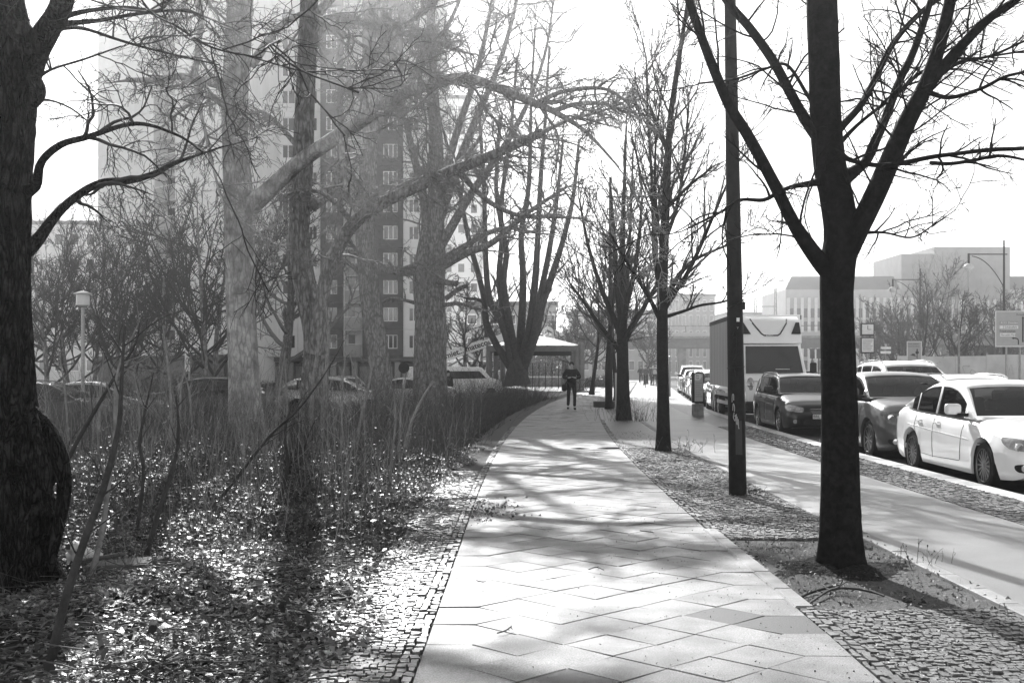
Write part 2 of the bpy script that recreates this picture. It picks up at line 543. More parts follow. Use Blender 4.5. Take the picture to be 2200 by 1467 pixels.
ribbon('cobble_verge_far', lambda y: path_left(y) + PW + .01, const(3.10), -.004, 22, 120, COBB, 60)
ribbon('kerb_verge_far', const(4.91), const(5.79), -.005, 30, 128, COBB, 60)

# ---- border strip along the cycle path and kerb stones, each stone a piece
def stones(parent, name, x0f, x1f, y0, y1, ln, z0, z1, mat, n_single=200, bev=.012):
    y = y0; n = 0; rest = MB(); rr = random.Random(len(name) + int(y0 * 7))
    while y < y1:
        e = y + ln * rr.uniform(.9, 1.1); zz = z1 + rr.uniform(-.003, .003); V = []
        for (ins, z) in ((0, z0), (0, zz - bev), (bev, zz)):
            for (xf, sx, yy, sy) in ((x0f, 1, y + .004, 1), (x1f, -1, y + .004, 1), (x1f, -1, e - .004, -1), (x0f, 1, e - .004, -1)):
                V.append((float(xf(yy)) + sx * ins, yy + sy * ins * .5, z))
        Fc = [(8, 9, 10, 11)] + [(l*4+i, l*4+(i+1) % 4, (l+1)*4+(i+1) % 4, (l+1)*4+i) for l in (0, 1) for i in range(4)]
        if n < n_single:
            b = MB(); b.add(V, Fc); b.build(name, mat, parent, smooth=None, fix=False)
        else:
            rest.add(V, Fc)
        n += 1; y = e
    if rest.v: tag(rest.build('further_' + name, mat, parent, smooth=None, fix=False), kind='stuff')
kerb = empty('kerb', kind='structure')
stones(kerb, 'kerb_stone', const(5.80), const(6.10), 8, 130, 1.0, -.13, .0, GRAN, 60, .02)
edge = empty('cycle_path_edging', kind='structure')
stones(edge, 'edging_stone', const(3.105), const(3.235), 4, 60, .5, -.03, .004, EDGEM, 70, .006)

# ---- tree pit with granite border
pit = empty('tree_pit', (0, 0, 0), kind='structure')
nx, ny = 40, 80
X, Y = np.meshgrid(np.linspace(PIT[0], PIT[1], nx), np.linspace(PIT[2], PIT[3], ny))
Z = -.045 + .02 * np.sin(X * 9) * np.cos(Y * 7) + RNG.normal(0, .007, X.shape) + .10 * np.exp(-((X - 2.49)**2 + (Y - 8.84)**2) / .12)
i = np.arange(nx * ny).reshape(ny, nx)
link('soil', quads_mesh('soil', np.stack([X, Y, Z], -1).reshape(-1, 3), np.stack([i[:-1, :-1], i[:-1, 1:], i[1:, 1:], i[1:, :-1]], -1).reshape(-1, 4)), SOIL, pit)
def pc(c): return lambda y: np.asarray(c)
stones(pit, 'border_stone', pc(PIT[0] - .125), pc(PIT[0]), PIT[2], PIT[3] - .05, .6, -.08, .012, EDGEM)

# ---- the planted bed on the left and the car park behind it
def bed_z(x, y):
    x = np.asarray(x, float); y = np.asarray(y, float)
    e = np.clip((path_left(y) - .35 - x) / 1.5, 0, 1)
    drop = -.36 * np.clip((y - 18) / 14, 0, 1) * np.clip((-x - 1 + .1 * y) / 5, 0, 1)
    return -.03 + e * (.05 + .05 * np.sin(x * 1.7 + y * .6) + .035 * np.sin(y * 1.9 - x * 2.3) + .02 * np.sin(x * 5.1) * np.sin(y * 4.3)) + drop
ny, nx = 150, 70
ys = 2.5 + (np.linspace(0, 1, ny) ** 1.6) * 57.5
V = []
for y in ys:
    x1 = float(path_left(y)) - .52 + .06 * math.sin(y * 2.3) + .05 * math.sin(y * 5.1)
    if y > 40: x1 -= .25
    V.append(np.stack([x1 - (np.linspace(0, 1, nx) ** 1.5) * 42, np.full(nx, y)], 1))
V = np.concatenate(V); z = bed_z(V[:, 0], V[:, 1]) + RNG.normal(0, .006, len(V))
i = np.arange(nx * ny).reshape(ny, nx)
bed = link('garden_bed', quads_mesh('garden_bed', np.c_[V, z], np.stack([i[:-1, 1:], i[:-1, :-1], i[1:, :-1], i[1:, 1:]], -1).reshape(-1, 4)), SOIL)
tag(bed, kind='structure')
lot = MB(); lot.add([(-90, 33, -.38), (-5, 33, -.38), (-3.2, 62, -.38), (-3, 125, -.38), (-90, 125, -.38)], [(0, 1, 2, 3, 4)])
tag(lot.build('car_park', M('car_park_asphalt', .10, .15, scale=30, coord='World', rough=.8), smooth=None), kind='structure')
# ================================================================== HIGH-RISE
WALLW = M('white_facade_panel', .78, .84, scale=1.2, rough=.85, coord='World', wear=(.25, .06), rand=.03)
WALLD = M('dark_facade_panel', .085, .12, scale=1.2, rough=.8, coord='World', rand=.05)
WALLG = M('grey_balcony_panel', .36, .42, scale=1.2, rough=.8, coord='World', rand=.04)
PLINTH = M('plinth_panel', .10, .16, scale=1, rough=.8, coord='World')
WFRAME = M('white_window_frame', .78, .84, scale=20, rough=.4)
PANE = M('window_pane', .03, .12, scale=.35, rough=.06, spec=.9, coord='World', lo=.45, hi=.6)
CURT = M('curtain', .4, .6, scale=8, rough=.9, stretch=(6, 1, 1))
FLH = 2.85; PLZ = 2.7
_cache = {}
def cached(key, fn):
    if key not in _cache: _cache[key] = fn()
    return _cache[key]

def holed_panel(w, h, th, wx0, wx1, wz0, wz1):
    b = MB(); gp = .02
    x = [gp, wx0, wx1, w - gp]; zz = [gp, wz0, wz1, h - gp]
    for i in range(3):
        for j in range(3):
            if i == 1 and j == 1: continue
            b.add([(x[i], 0, zz[j]), (x[i+1], 0, zz[j]), (x[i+1], 0, zz[j+1]), (x[i], 0, zz[j+1])], [(0, 1, 2, 3)])
    def side(p, q): b.add([(p[0], 0, p[1]), (q[0], 0, q[1]), (q[0], th, q[1]), (p[0], th, p[1])], [(0, 1, 2, 3)])
    ring = [(wx0, wz0), (wx1, wz0), (wx1, wz1), (wx0, wz1)]
    for i in range(4): side(ring[(i+1) % 4], ring[i])
    out = [(gp, gp), (w-gp, gp), (w-gp, h-gp), (gp, h-gp)]
    for i in range(4): side(out[i], out[(i+1) % 4])
    return b.mesh('wall_panel', fix=False)

def window_frame_mesh(w, h, mull):
    b = MB(); t = .09
    b.bx(0, w, -.03, .05, 0, t); b.bx(0, w, -.03, .05, h - t, h); b.bx(0, t, -.03, .05, t, h - t); b.bx(w - t, w, -.03, .05, t, h - t)
    for m in mull: b.bx(m - .05, m + .05, -.025, .05, t, h - t)
    b.bx(-.04, w + .04, -.14, .0, -.05, -.002)
    return b.mesh('window_frame')

def place(name, me, mat, parent, M4):
    o = link(name, me, mat, parent)
    o.matrix_local = M4
    return o

def facade(tower, P0, ex, cols, nfl, z0=PLZ, dark_out=.35, seed=1):
    """columns of panels left to right along ex; each col = (width, kind)"""
    rr = random.Random(seed)
    ex = Vector(ex).normalized(); n = Vector((ex.y, -ex.x, 0))         # outward, towards the camera
    rot = Matrix((( ex.x, -n.x, 0), (ex.y, -n.y, 0), (0, 0, 1))).to_4x4()
    x = 0.0
    for (w, kind) in cols:
        for fl in range(nfl):
            z = z0 + fl * FLH
            off = dark_out if kind[0] == 'd' else 0.0
            O = Vector(P0) + ex * x + n * off + Vector((0, 0, z))
            T = Matrix.Translation(O) @ rot
            if kind in ('w', 'd', 'g'):
                me = cached(('solid', round(w, 3), kind), lambda: MB().bx(.02, w - .02, 0, .3 + (off), .02, FLH - .02).mesh('wall_panel'))
                place('wall_panel', me, {'w': WALLW, 'd': WALLD, 'g': WALLG}[kind[0]], tower, T)
            elif kind[:2] in ('ww', 'dw'):
                _, ww, mull = kind.split(':'); ww = float(ww); wh = 1.45; wx = (w - ww) / 2
                if kind[:2] == 'dw': wx = w - ww - .55 if w > 3.2 else (w - ww) / 2
                me = cached(('hole', round(w, 3), kind), lambda: holed_panel(w, FLH, .3 + off, wx, wx + ww, .85, .85 + wh))
                place('wall_panel', me, WALLW if kind[0] == 'w' else WALLD, tower, T)
                ml = [ww * .45] if mull == '1' else [ww * .36, ww * .68]
                fm = cached(('frame', ww, mull), lambda: window_frame_mesh(ww, wh, ml))
                wo_ = place('window', fm, WFRAME, tower, T @ Matrix.Translation((wx, .16, .85)))
                pm = cached(('pane', ww), lambda: MB().bx(.08, ww - .08, .02, .035, .08, wh - .08).mesh('pane'))
                place('pane', pm, PANE, wo_, Matrix.Identity(4))
                if rr.random() < .6:
                    cw = ww * rr.choice((.3, .45)); cm = cached(('cur', cw), lambda: MB().bx(.09, .09 + cw, .04, .07, .1, wh - .1).mesh('curtain'))
                    place('curtain', cm, CURT, wo_, Matrix.Translation((rr.choice((0, ww - cw - .18)), 0, 0)))
            elif kind[0] == 'b':                                      # recessed balcony: back wall, window-door, parapet
                mw = WALLW if kind[1] == 'w' else WALLG
                bm_ = cached(('bback', round(w, 3)), lambda: MB().bx(.0, w, 1.3, 1.45, 0, FLH).bx(.0, .12, .02, 1.3, 0, FLH).bx(w - .12, w, .02, 1.3, 0, FLH).bx(.12, w - .12, .05, 1.3, -.1, .06).mesh('balcony_niche'))
                place('balcony_niche', bm_, WALLW, tower, T)
                fm = cached(('bframe', round(w, 3)), lambda: window_frame_mesh(w * .45, 2.1, []))
                d_ = place('window', fm, WFRAME, tower, T @ Matrix.Translation((.25, 1.24, .35)))
                pm = cached(('bpane', round(w, 3)), lambda: MB().bx(.08, w * .45 - .08, .02, .035, .08, 2.0).mesh('pane'))
                place('pane', pm, PANE, d_, Matrix.Identity(4))
                pp = cached(('bpar', round(w, 3)), lambda: MB().bx(.13, w - .13, -.06, .04, .0, 1.25).mesh('balcony_parapet'))
                place('balcony_parapet', pp, WALLG if kind[1] == 'g' else WALLW, tower, T)
                rl = cached(('brail', round(w, 3)), lambda: MB().bx(.13, w - .13, -.05, .0, 1.3, 1.36).mesh('balcony_rail'))
                place('balcony_rail', rl, WFRAME, tower, T)
        x += w

def mass(name, poly, z0, z1, mat, parent):
    b = MB(); b.prism(poly, z0, z1, 'XY')
    return b.build(name, mat, parent, smooth=None)

tower = empty('apartment_tower', (0, 0, 0), label='tall white slab apartment tower with dark window strips behind the bare trees', cat='building')
S = 122 / F
def ux(u): return (u - CX) * S
BY = 122.0
colsB = [(ux(540) - ux(465), 'w'), (ux(582) - ux(540), 'ww:1.5:1'), (ux(600) - ux(582), 'w'), (ux(640) - ux(600), 'ww:1.4:1'), (ux(656) - ux(640), 'w'),
         (ux(689) - ux(656), 'ww:.9:1'), (ux(738) - ux(689), 'dw:1.15:1'), (ux(779) - ux(738), 'bg'), (ux(866) - ux(779), 'dw:1.5:2'),
         (ux(912) - ux(866), 'ww:1.1:1'), (ux(945) - ux(912), 'w')]
facade(tower, (ux(465), BY, 0), (1, 0, 0), colsB, 15, seed=2)
A0 = Vector((-41.65, 117.0, 0)); A1 = Vector((-24.8, 100.0, 0)); LA = (A1 - A0).length
colsA = [(LA * .161, 'w')] * 3 + [(LA * .172, 'bg')] + [(LA * .1725, 'w')] * 2
facade(tower, A0, A1 - A0, colsA, 13, seed=3)
exA = (A1 - A0).normalized(); nA = Vector((exA.y, -exA.x, 0))
bk = -nA * 1.46
TOWER_H = 65.5
mass('core', [(ux(465), BY + 1.46), (ux(945), BY + 1.46), (ux(945), BY + 14), (ux(465), BY + 14)], 0, TOWER_H, WALLW, tower)
q = [A0 + bk, A1 + bk, Vector((ux(465) + 6, BY + 1.4, 0)), A0 - nA * 16]
mass('core', [(p.x, p.y) for p in q], 0, 44.0, WALLW, tower)
mass('end_wall', [(-24.78, 99.9), (-24.5, 99.9), (-24.5, BY + 1), (-24.78, BY + 1)], 2.7, 40.0, WALLW, tower)
# plinth storey with shop bays
pl = MB(); pl.bx(ux(465), ux(945), BY + .5, BY + 1.4, -.4, PLZ - .55); pl.bx(ux(465), ux(945), BY - .25, BY + 1.4, PLZ - .5, PLZ - .02)
pl.build('plinth', PLINTH, tower, smooth=None)
for i, u in enumerate(range(480, 940, 46)):
    MB().bx(ux(u), ux(u + 12), BY - .1, BY + .5, -.4, PLZ - .52).build('plinth_pier', M('pier_panel', .30, .36, scale=2, rough=.8), tower, smooth=None)
    d_ = MB().bx(ux(u + 16), ux(u + 40), BY + .4, BY + .48, -.2, 1.7).build('plinth_door', M('garage_door', .22, .3, scale=3, rough=.6), tower, smooth=None)
o = MB(); o.add([tuple(A0 + Vector((0, 0, -.4)) - nA * .02), tuple(A1 + Vector((0, 0, -.4)) - nA * .02), tuple(A1 + Vector((0, 0, PLZ - .03)) - nA * .02), tuple(A0 + Vector((0, 0, PLZ - .03)) - nA * .02)], [(0, 1, 2, 3)])
o.build('plinth', PLINTH, tower, smooth=None)

# pale lower block behind the tower's right shoulder, seen between the trunks
def plain_block(name, label, x0, x1, y, dep, h, fl, nb, mat, ww=.55, wh=.5, z0=0, roofmat=None, pmat=None, cat='building', setback=0, rz=0):
    e = empty(name, (0, 0, 0), label=label, cat=cat)
    MB().bx(x0, x1, y, y + dep, z0 - .4, h).build('wall', mat, e, smooth=None)
    bw_ = (x1 - x0) / nb; fh = (h - z0 - .6) / fl
    fm = MB().bx(0, bw_ * ww, -.05, .05, 0, fh * wh).mesh('window'); pm = MB().bx(bw_ * .04, bw_ * (ww - .04), -.07, -.052, fh * .04, fh * (wh - .04)).mesh('pane')
    for i in range(nb):
        for j in range(fl):
            wdw = place('window', fm, WFRAME, e, Matrix.Translation((x0 + bw_ * (i + (1 - ww) / 2), y - .01, z0 + .3 + fh * (j + (1 - wh) / 2))))
            place('pane', pm, pmat or PANE, wdw, Matrix.Identity(4))
    MB().bx(x0 - .2, x1 + .2, y - .2, y + dep + .2, h, h + .5).build('roof', roofmat or PLINTH, e, smooth=None)
    return e
plain_block('apartment_block', 'pale narrow high-rise just behind the right edge of the white tower', gx(950, 175), gx(1032, 175), 175, 15, 42, 14, 3, WALLW)
plain_block('low_building', 'long low pale building at the far left behind the bare thicket', gx(-60, 150), gx(212, 150), 150, 12, 20.0, 6, 8, M('pale_render', .5, .6, scale=.5, coord='World'))
# ================================================================== TREES
def line(ctrl, Y, n=None):
    """(u, v, dY, width px) control points at depth Y -> smooth (n,4) polyline"""
    P = np.array([[(u - CX) * (Y + d) / F, Y + d, CAMH - (v - HZ) * (Y + d) / F, w / 2 * (Y + d) / F] for (u, v, d, w) in ctrl])
    return resample(P, n or max(8, 5 * len(ctrl)))

def trunk_mesh(name, A, mat, parent, k=28, ridge=.06, seed=0, flare=0.0, lumps=0.03):
    """A (n,4) -> trunk with furrowed, slightly irregular section and root flare"""
    rr = np.random.default_rng(seed)
    n = len(A); P = A[:, :3]; r = A[:, 3].copy()
    T = np.gradient(P, axis=0); T /= np.linalg.norm(T, axis=1, keepdims=True)
    a = np.tile(np.array([1.0, 0, 0]), (n, 1)); a -= T * (a * T).sum(1, keepdims=True); a /= np.linalg.norm(a, axis=1, keepdims=True)
    b = np.cross(T, a)
    w = 2 * np.pi * np.arange(k) / k
    s = np.r_[0, np.cumsum(np.linalg.norm(np.diff(P, axis=0), axis=1))]
    W, S_ = np.meshgrid(w, s)
    rad = np.ones_like(W)
    for m in (2, 3, 5): rad += lumps / m * 1.6 * np.sin(m * W + rr.uniform(0, 6.3) + S_ * rr.uniform(-.8, .8)) * np.sin(S_ * rr.uniform(.8, 2.0) + rr.uniform(0, 6))
    for m in (9, 13, 17): rad += ridge * .45 * np.sin(m * W + rr.uniform(0, 6.3) + 1.2 * np.sin(S_ * rr.uniform(1, 3) + rr.uniform(0, 6)))
    rad += rr.normal(0, ridge * .25, rad.shape)
    if flare:
        fl = flare * np.exp(-S_ / .28) * (1 + .5 * np.sin(5 * W + rr.uniform(0, 6)))
        rad += fl
    V = P[:, None] + (r[:, None] * rad)[..., None] * (a[:, None] * np.cos(w)[None, :, None] + b[:, None] * np.sin(w)[None, :, None])
    idx = np.arange(n * k).reshape(n, k)
    Q = np.stack([idx[:-1], np.roll(idx[:-1], -1, 1), np.roll(idx[1:], -1, 1), idx[1:]], -1).reshape(-1, 4)
    V = V.reshape(-1, 3)
    me = quads_mesh(name, V, Q)
    return link(name, me, mat, parent)

def spawn(rr, par, per, t0, t1, lr, ang, n, wig, up, rmax, rtip, lmin=.05, out=None, lfall=.5, lcap=None, prop=True):
    """children of a set of parent branches (N,m,4) -> (K,n,4)"""
    par = np.asarray(par); N, m, _ = par.shape
    seg = np.linalg.norm(np.diff(par[..., :3], axis=1), axis=2); plen = seg.sum(1)
    if np.isscalar(per):
        sc_ = np.clip(plen / max(np.percentile(plen, 70), 1e-6), .12, 1.8) if prop else 1.0
        cnt = np.maximum(0, np.round(per * sc_ * rr.uniform(.7, 1.3, N))).astype(int)
    else: cnt = np.asarray(per)
    pi = np.repeat(np.arange(N), cnt); K = len(pi)
    if K == 0: return np.zeros((0, n, 4))
    t = rr.uniform(t0, t1, K); f = t * (m - 1); i0 = np.minimum(f.astype(int), m - 2); fr = (f - i0)[:, None]
    p = par[pi, i0] * (1 - fr) + par[pi, i0 + 1] * fr
    tan = par[pi, i0 + 1, :3] - par[pi, i0, :3]; tan /= np.linalg.norm(tan, axis=1, keepdims=True) + 1e-9
    rnd = rr.normal(0, 1, (K, 3)); perp = rnd - tan * (rnd * tan).sum(1, keepdims=True)
    if out is not None: perp += np.array(out)
    perp -= tan * (perp * tan).sum(1, keepdims=True); perp /= np.linalg.norm(perp, axis=1, keepdims=True) + 1e-9
    a = rr.uniform(ang[0], ang[1], K)[:, None]
    d = tan * np.cos(a) + perp * np.sin(a)
    L = plen[pi] * lr * rr.uniform(.5, 1.2, K) * (1 - lfall * t)
    if lcap: L = np.minimum(L, lcap * rr.uniform(.6, 1.1, K))
    L = np.maximum(L, lmin)
    r0 = np.minimum(p[:, 3] * .72, rmax * rr.uniform(.7, 1.1, K)); r0 = np.maximum(r0, rtip)
    outp = np.empty((K, n, 4)); pos = p[:, :3].copy()
    step = L / (n - 1)
    kink = rr.normal(0, 1, (K, 3))
    for s in range(n):
        q = s / (n - 1)
        outp[:, s, :3] = pos; outp[:, s, 3] = r0 * (1 - q) + rtip * q
        d = d + rr.normal(0, wig, (K, 3)) + np.array([0, 0, up]) / (n - 1)
        d /= np.linalg.norm(d, axis=1, keepdims=True)
        pos = pos + d * step[:, None]
    return outp

def group_same(lines, n=14):
    return np.stack([resample(l, n) for l in lines])

def resample_set(A, n):
    m = A.shape[1]; f = np.linspace(0, m - 1, n); i = np.minimum(f.astype(int), m - 2); w = (f - i)[None, :, None]
    return A[:, i] * (1 - w) + A[:, i + 1] * w

def crown(tree, limbs, rr, spec, mat, name='crown', sides=(5, 3, 3)):
    """limbs (N,n,4); spec: list of dicts for successive levels; builds one crown mesh"""
    ext = spawn(rr, limbs, np.ones(len(limbs), int), .97, 1, .35, (.0, .3), 9, .12, 0, .05, .004, .3, lfall=0, lcap=spec[0]['lcap'] * 1.0)
    groups = [(ext, sides[0])]; cur = np.concatenate([resample_set(limbs, 9), ext])
    for i, s in enumerate(spec):
        ch = spawn(rr, cur, **s)
        groups.append((ch, sides[min(i, len(sides) - 1)]))
        cur = ch
    return tubes_np(name, groups, mat, tree), groups

def big_tree(name, label, ctrl, Y, limbs, spec, seed, bark, twig, k=28, flare=.25, ridge=.05, top=None, group='large old trees in the bed', trunk_n=60, cat='tree', trunk_twigs=True):
    rr = np.random.default_rng(seed)
    A = line(ctrl, Y, trunk_n)
    base = A[0, :3].copy()
    e = empty(name, tuple(base), label=label, cat=cat, group=group)
    A[:, :3] -= base
    trunk_mesh('trunk', A, bark, e, k, ridge, seed, flare)
    L = []
    for c in limbs:
        l = line(c, Y); l[:, :3] -= base; L.append(l)
        rk = max(8, min(16, int(l[0, 3] * 90)))
        trunk_mesh('limb', l, bark, e, rk, ridge * .6, seed + len(L), 0)
    sel = group_same(L + ([A[int(len(A) * .35):]] if trunk_twigs else []), 16)
    crown(e, sel, rr, spec, twig)
    return e

# --- level recipes
def droopy(n1, n2, n3, l1=.42, cap1=3.2, tip=.0022):
    return [dict(per=n1, t0=.26, t1=1, lr=l1, ang=(.5, 1.3), n=9, wig=.20, up=-.10, rmax=max(.03, tip * 6), rtip=tip * 2.2, lmin=.5, lcap=cap1),
            dict(per=n2, t0=.12, t1=1, lr=.45, ang=(.5, 1.2), n=6, wig=.26, up=-.25, rmax=tip * 2.6, rtip=tip * 1.3, lmin=.25, lcap=1.2),
            dict(per=n3, t0=.12, t1=1, lr=.5, ang=(.4, 1.1), n=4, wig=.28, up=-.25, rmax=tip * 1.35, rtip=tip * .8, lmin=.12, lcap=.5)]
def upright(n1, n2, n3, l1=.5, cap1=3.0, a=(.35, .9), tip=.003):
    return [dict(per=n1, t0=.1, t1=1, lr=l1, ang=a, n=8, wig=.09, up=.45, rmax=max(.024, tip * 5), rtip=tip * 2, lmin=.5, lcap=cap1),
            dict(per=n2, t0=.15, t1=1, lr=.45, ang=(.4, 1.0), n=5, wig=.13, up=.25, rmax=tip * 2.4, rtip=tip * 1.3, lmin=.25, lcap=1.2),
            dict(per=n3, t0=.2, t1=1, lr=.5, ang=(.4, .9), n=4, wig=.15, up=.15, rmax=tip * 1.3, rtip=tip * .8, lmin=.12, lcap=.5)]

# T1: massive dark trunk cut by the left edge of the picture
big_tree('plane_tree', 'massive dark trunk cut by the left edge, with a hollow burl low down', [
    (14, 1268, 0, 205), (6, 1180, 0, 190), (0, 1050, 0, 178), (-6, 900, 0, 165), (-14, 650, 0, 152), (-12, 400, 0, 148), (-2, 230, 0, 148), (2, 130, 0, 150), (-12, 0, 0, 120), (-20, -200, .2, 105), (-10, -600, .4, 80), (20, -1100, .6, 40), (40, -1600, .8, 14)], 8.1, [
    [(28, 190, 0, 100), (70, 115, -.05, 66), (105, 60, -.15, 52), (135, 0, -.3, 48), (160, -160, -.5, 42), (220, -420, -.9, 30), (330, -760, -1.5, 14)],
    [(30, 420, 0, 34), (75, 402, -.1, 24), (88, 350, -.3, 18), (130, 312, -.6, 15), (190, 294, -.9, 13), (290, 266, -1.3, 9), (380, 290, -1.7, 6), (440, 330, -2, 4)],
    [(20, 560, .2, 40), (70, 528, .3, 30), (118, 465, .5, 21), (160, 425, .7, 18), (215, 394, .9, 17), (280, 388, 1.2, 15), (330, 374, 1.4, 13), (372, 352, 1.6, 11), (420, 335, 1.9, 6), (480, 315, 2.2, 4)],
    [(120, 40, -.2, 16), (200, 22, -.6, 9), (290, 18, -1, 7), (360, 45, -1.5, 6), (450, 100, -2.2, 5), (560, 125, -3, 3)],
    [(125, 52, .1, 14), (210, 45, .4, 9), (300, 30, .8, 7), (400, 25, 1.4, 5), (500, 60, 2, 3)],
    [(128, 60, .1, 12), (180, 62, .6, 8), (260, 88, 1.2, 6), (340, 110, 2, 5), (470, 140, 3, 3)],
    [(62, 180, .1, 14), (110, 150, .5, 6), (180, 128, .8, 5), (260, 100, 1.2, 3)],
    [(55, 225, .1, 10), (100, 215, .4, 5), (150, 232, .7, 4), (190, 262, 1, 3)],
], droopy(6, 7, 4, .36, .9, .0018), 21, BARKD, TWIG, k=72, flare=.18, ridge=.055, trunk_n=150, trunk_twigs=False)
T1 = [o for o in bpy.data.objects if o.name == 'plane_tree'][0]
b0 = np.array(T1.location)
bl = MB(); cb = at(50, 1075, 7.98); _r = random.Random(4); _s = MB(); _s.sphere((0, 0, 0), 1.0, 56, 46, (.21, .23, .60)); bl.f = _s.f
for (x, y, z) in _s.v:
    y += .13 * math.exp(-((x - .06) ** 2 / .006 + (z - .12) ** 2 / .07)) if y < .05 else 0
    x += .016 * math.sin(z * 17 + x * 20) + .010 * math.sin(z * 41 + y * 30) + _r.gauss(0, .004); y += .014 * math.sin(x * 60 + z * 5) + .010 * math.sin(x * 95 + 2 * math.sin(z * 6)) + _r.gauss(0, .004)
    bl.v.append((x + cb.x - b0[0], y + cb.y - b0[1], z + cb.z - b0[2]))
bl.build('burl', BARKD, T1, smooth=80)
for i, (c, w) in enumerate([([(72, 880, -.14, 20), (98, 915, -.17, 34), (126, 975, -.18, 36), (138, 1040, -.18, 32), (130, 1110, -.18, 28), (112, 1190, -.16, 24), (96, 1250, -.1, 22)], 'burl_lip'),
                            ([(70, 890, -.24, 20), (84, 950, -.33, 24), (98, 1010, -.36, 20), (104, 1060, -.34, 14)], 'burl_lip'),
                            ([(52, 160, -.1, 30), (76, 180, -.12, 34), (84, 205, -.1, 26), (66, 232, -.05, 20)], 'knot'),
                            ([(40, 60, -.2, 50), (60, 90, -.2, 46), (70, 120, -.2, 30)], 'knot')]):
    l = line(c, 8.1, 30); l[:, :3] -= b0
    trunk_mesh(w, l, BARKD, T1, 16, .05, 50 + i, 0)

# T2: pale trunk with the long limb arching over the path
big_tree('plane_tree', 'pale straight trunk whose long limb arches over the path', [
    (534, 985, 0, 92), (530, 930, 0, 80), (524, 800, 0, 66), (517, 620, 0, 62), (513, 450, 0, 64), (506, 300, 0, 55), (506, 180, 0, 55), (514, 60, 0, 53), (520, -100, 0, 54), (528, -400, .3, 44), (540, -800, .6, 26), (545, -1100, .8, 10)], 23.6, [
    [(520, 455, 0, 50), (560, 425, -.1, 40), (640, 352, -.4, 34), (700, 310, -.7, 32), (780, 258, -1, 30), (860, 205, -1.3, 28), (930, 180, -1.6, 26), (1000, 168, -1.9, 23), (1060, 186, -2.2, 20), (1130, 214, -2.5, 17), (1190, 240, -2.8, 13), (1260, 285, -3.1, 8), (1330, 360, -3.4, 4)],
    [(500, 182, 0, 30), (470, 180, -.3, 24), (430, 172, -.6, 18), (380, 164, -1, 15), (330, 172, -1.4, 13), (272, 172, -1.8, 10)],
    [(1150, 224, -2.6, 14), (1200, 200, -2.8, 10), (1260, 190, -3.2, 9), (1310, 195, -3.5, 7), (1360, 230, -3.8, 5)],
    [(1190, 238, -2.8, 12), (1240, 224, -2.6, 10), (1300, 224, -2.4, 8), (1350, 245, -2.2, 5)],
    [(735, 285, -.8, 16), (735, 340, -1, 12), (742, 400, -1.2, 8), (720, 450, -1.4, 6)],
    [(840, 215, -1.2, 14), (800, 130, -1.0, 14), (850, 70, -.7, 12), (930, 10, -.4, 10), (1000, -80, 0, 7)],
    [(520, -40, 0, 34), (600, -130, -1.2, 26), (690, -210, -2.6, 22), (790, -290, -4.2, 18), (880, -380, -5.8, 13), (960, -470, -7.2, 8)],
    [(522, -160, 0, 30), (640, -250, .6, 22), (790, -310, .4, 18), (930, -350, -.6, 13), (1040, -400, -2.2, 8)],
    [(512, -150, 0, 30), (460, -120, -.8, 22), (420, -40, -1.6, 18), (432, 40, -2.2, 15), (424, 110, -2.6, 12), (422, 190, -2.9, 10), (440, 280, -3.2, 7), (468, 400, -3.4, 5), (480, 440, -3.5, 4)],
    [(505, 250, 0, 14), (450, 210, .6, 9), (400, 230, 1.0, 7), (340, 280, 1.4, 5)],
    [(540, 140, 0, 22), (600, 60, -.5, 14), (660, 30, -1, 12), (720, 60, -1.4, 10), (800, 110, -2, 8), (900, 150, -2.6, 6), (1010, 190, -3.2, 4)],
], droopy(16, 9, 5, .28, 2.4, .0042), 22, BARKP, TWIGP, k=48, flare=.3, ridge=.035, trunk_n=110, trunk_twigs=False)

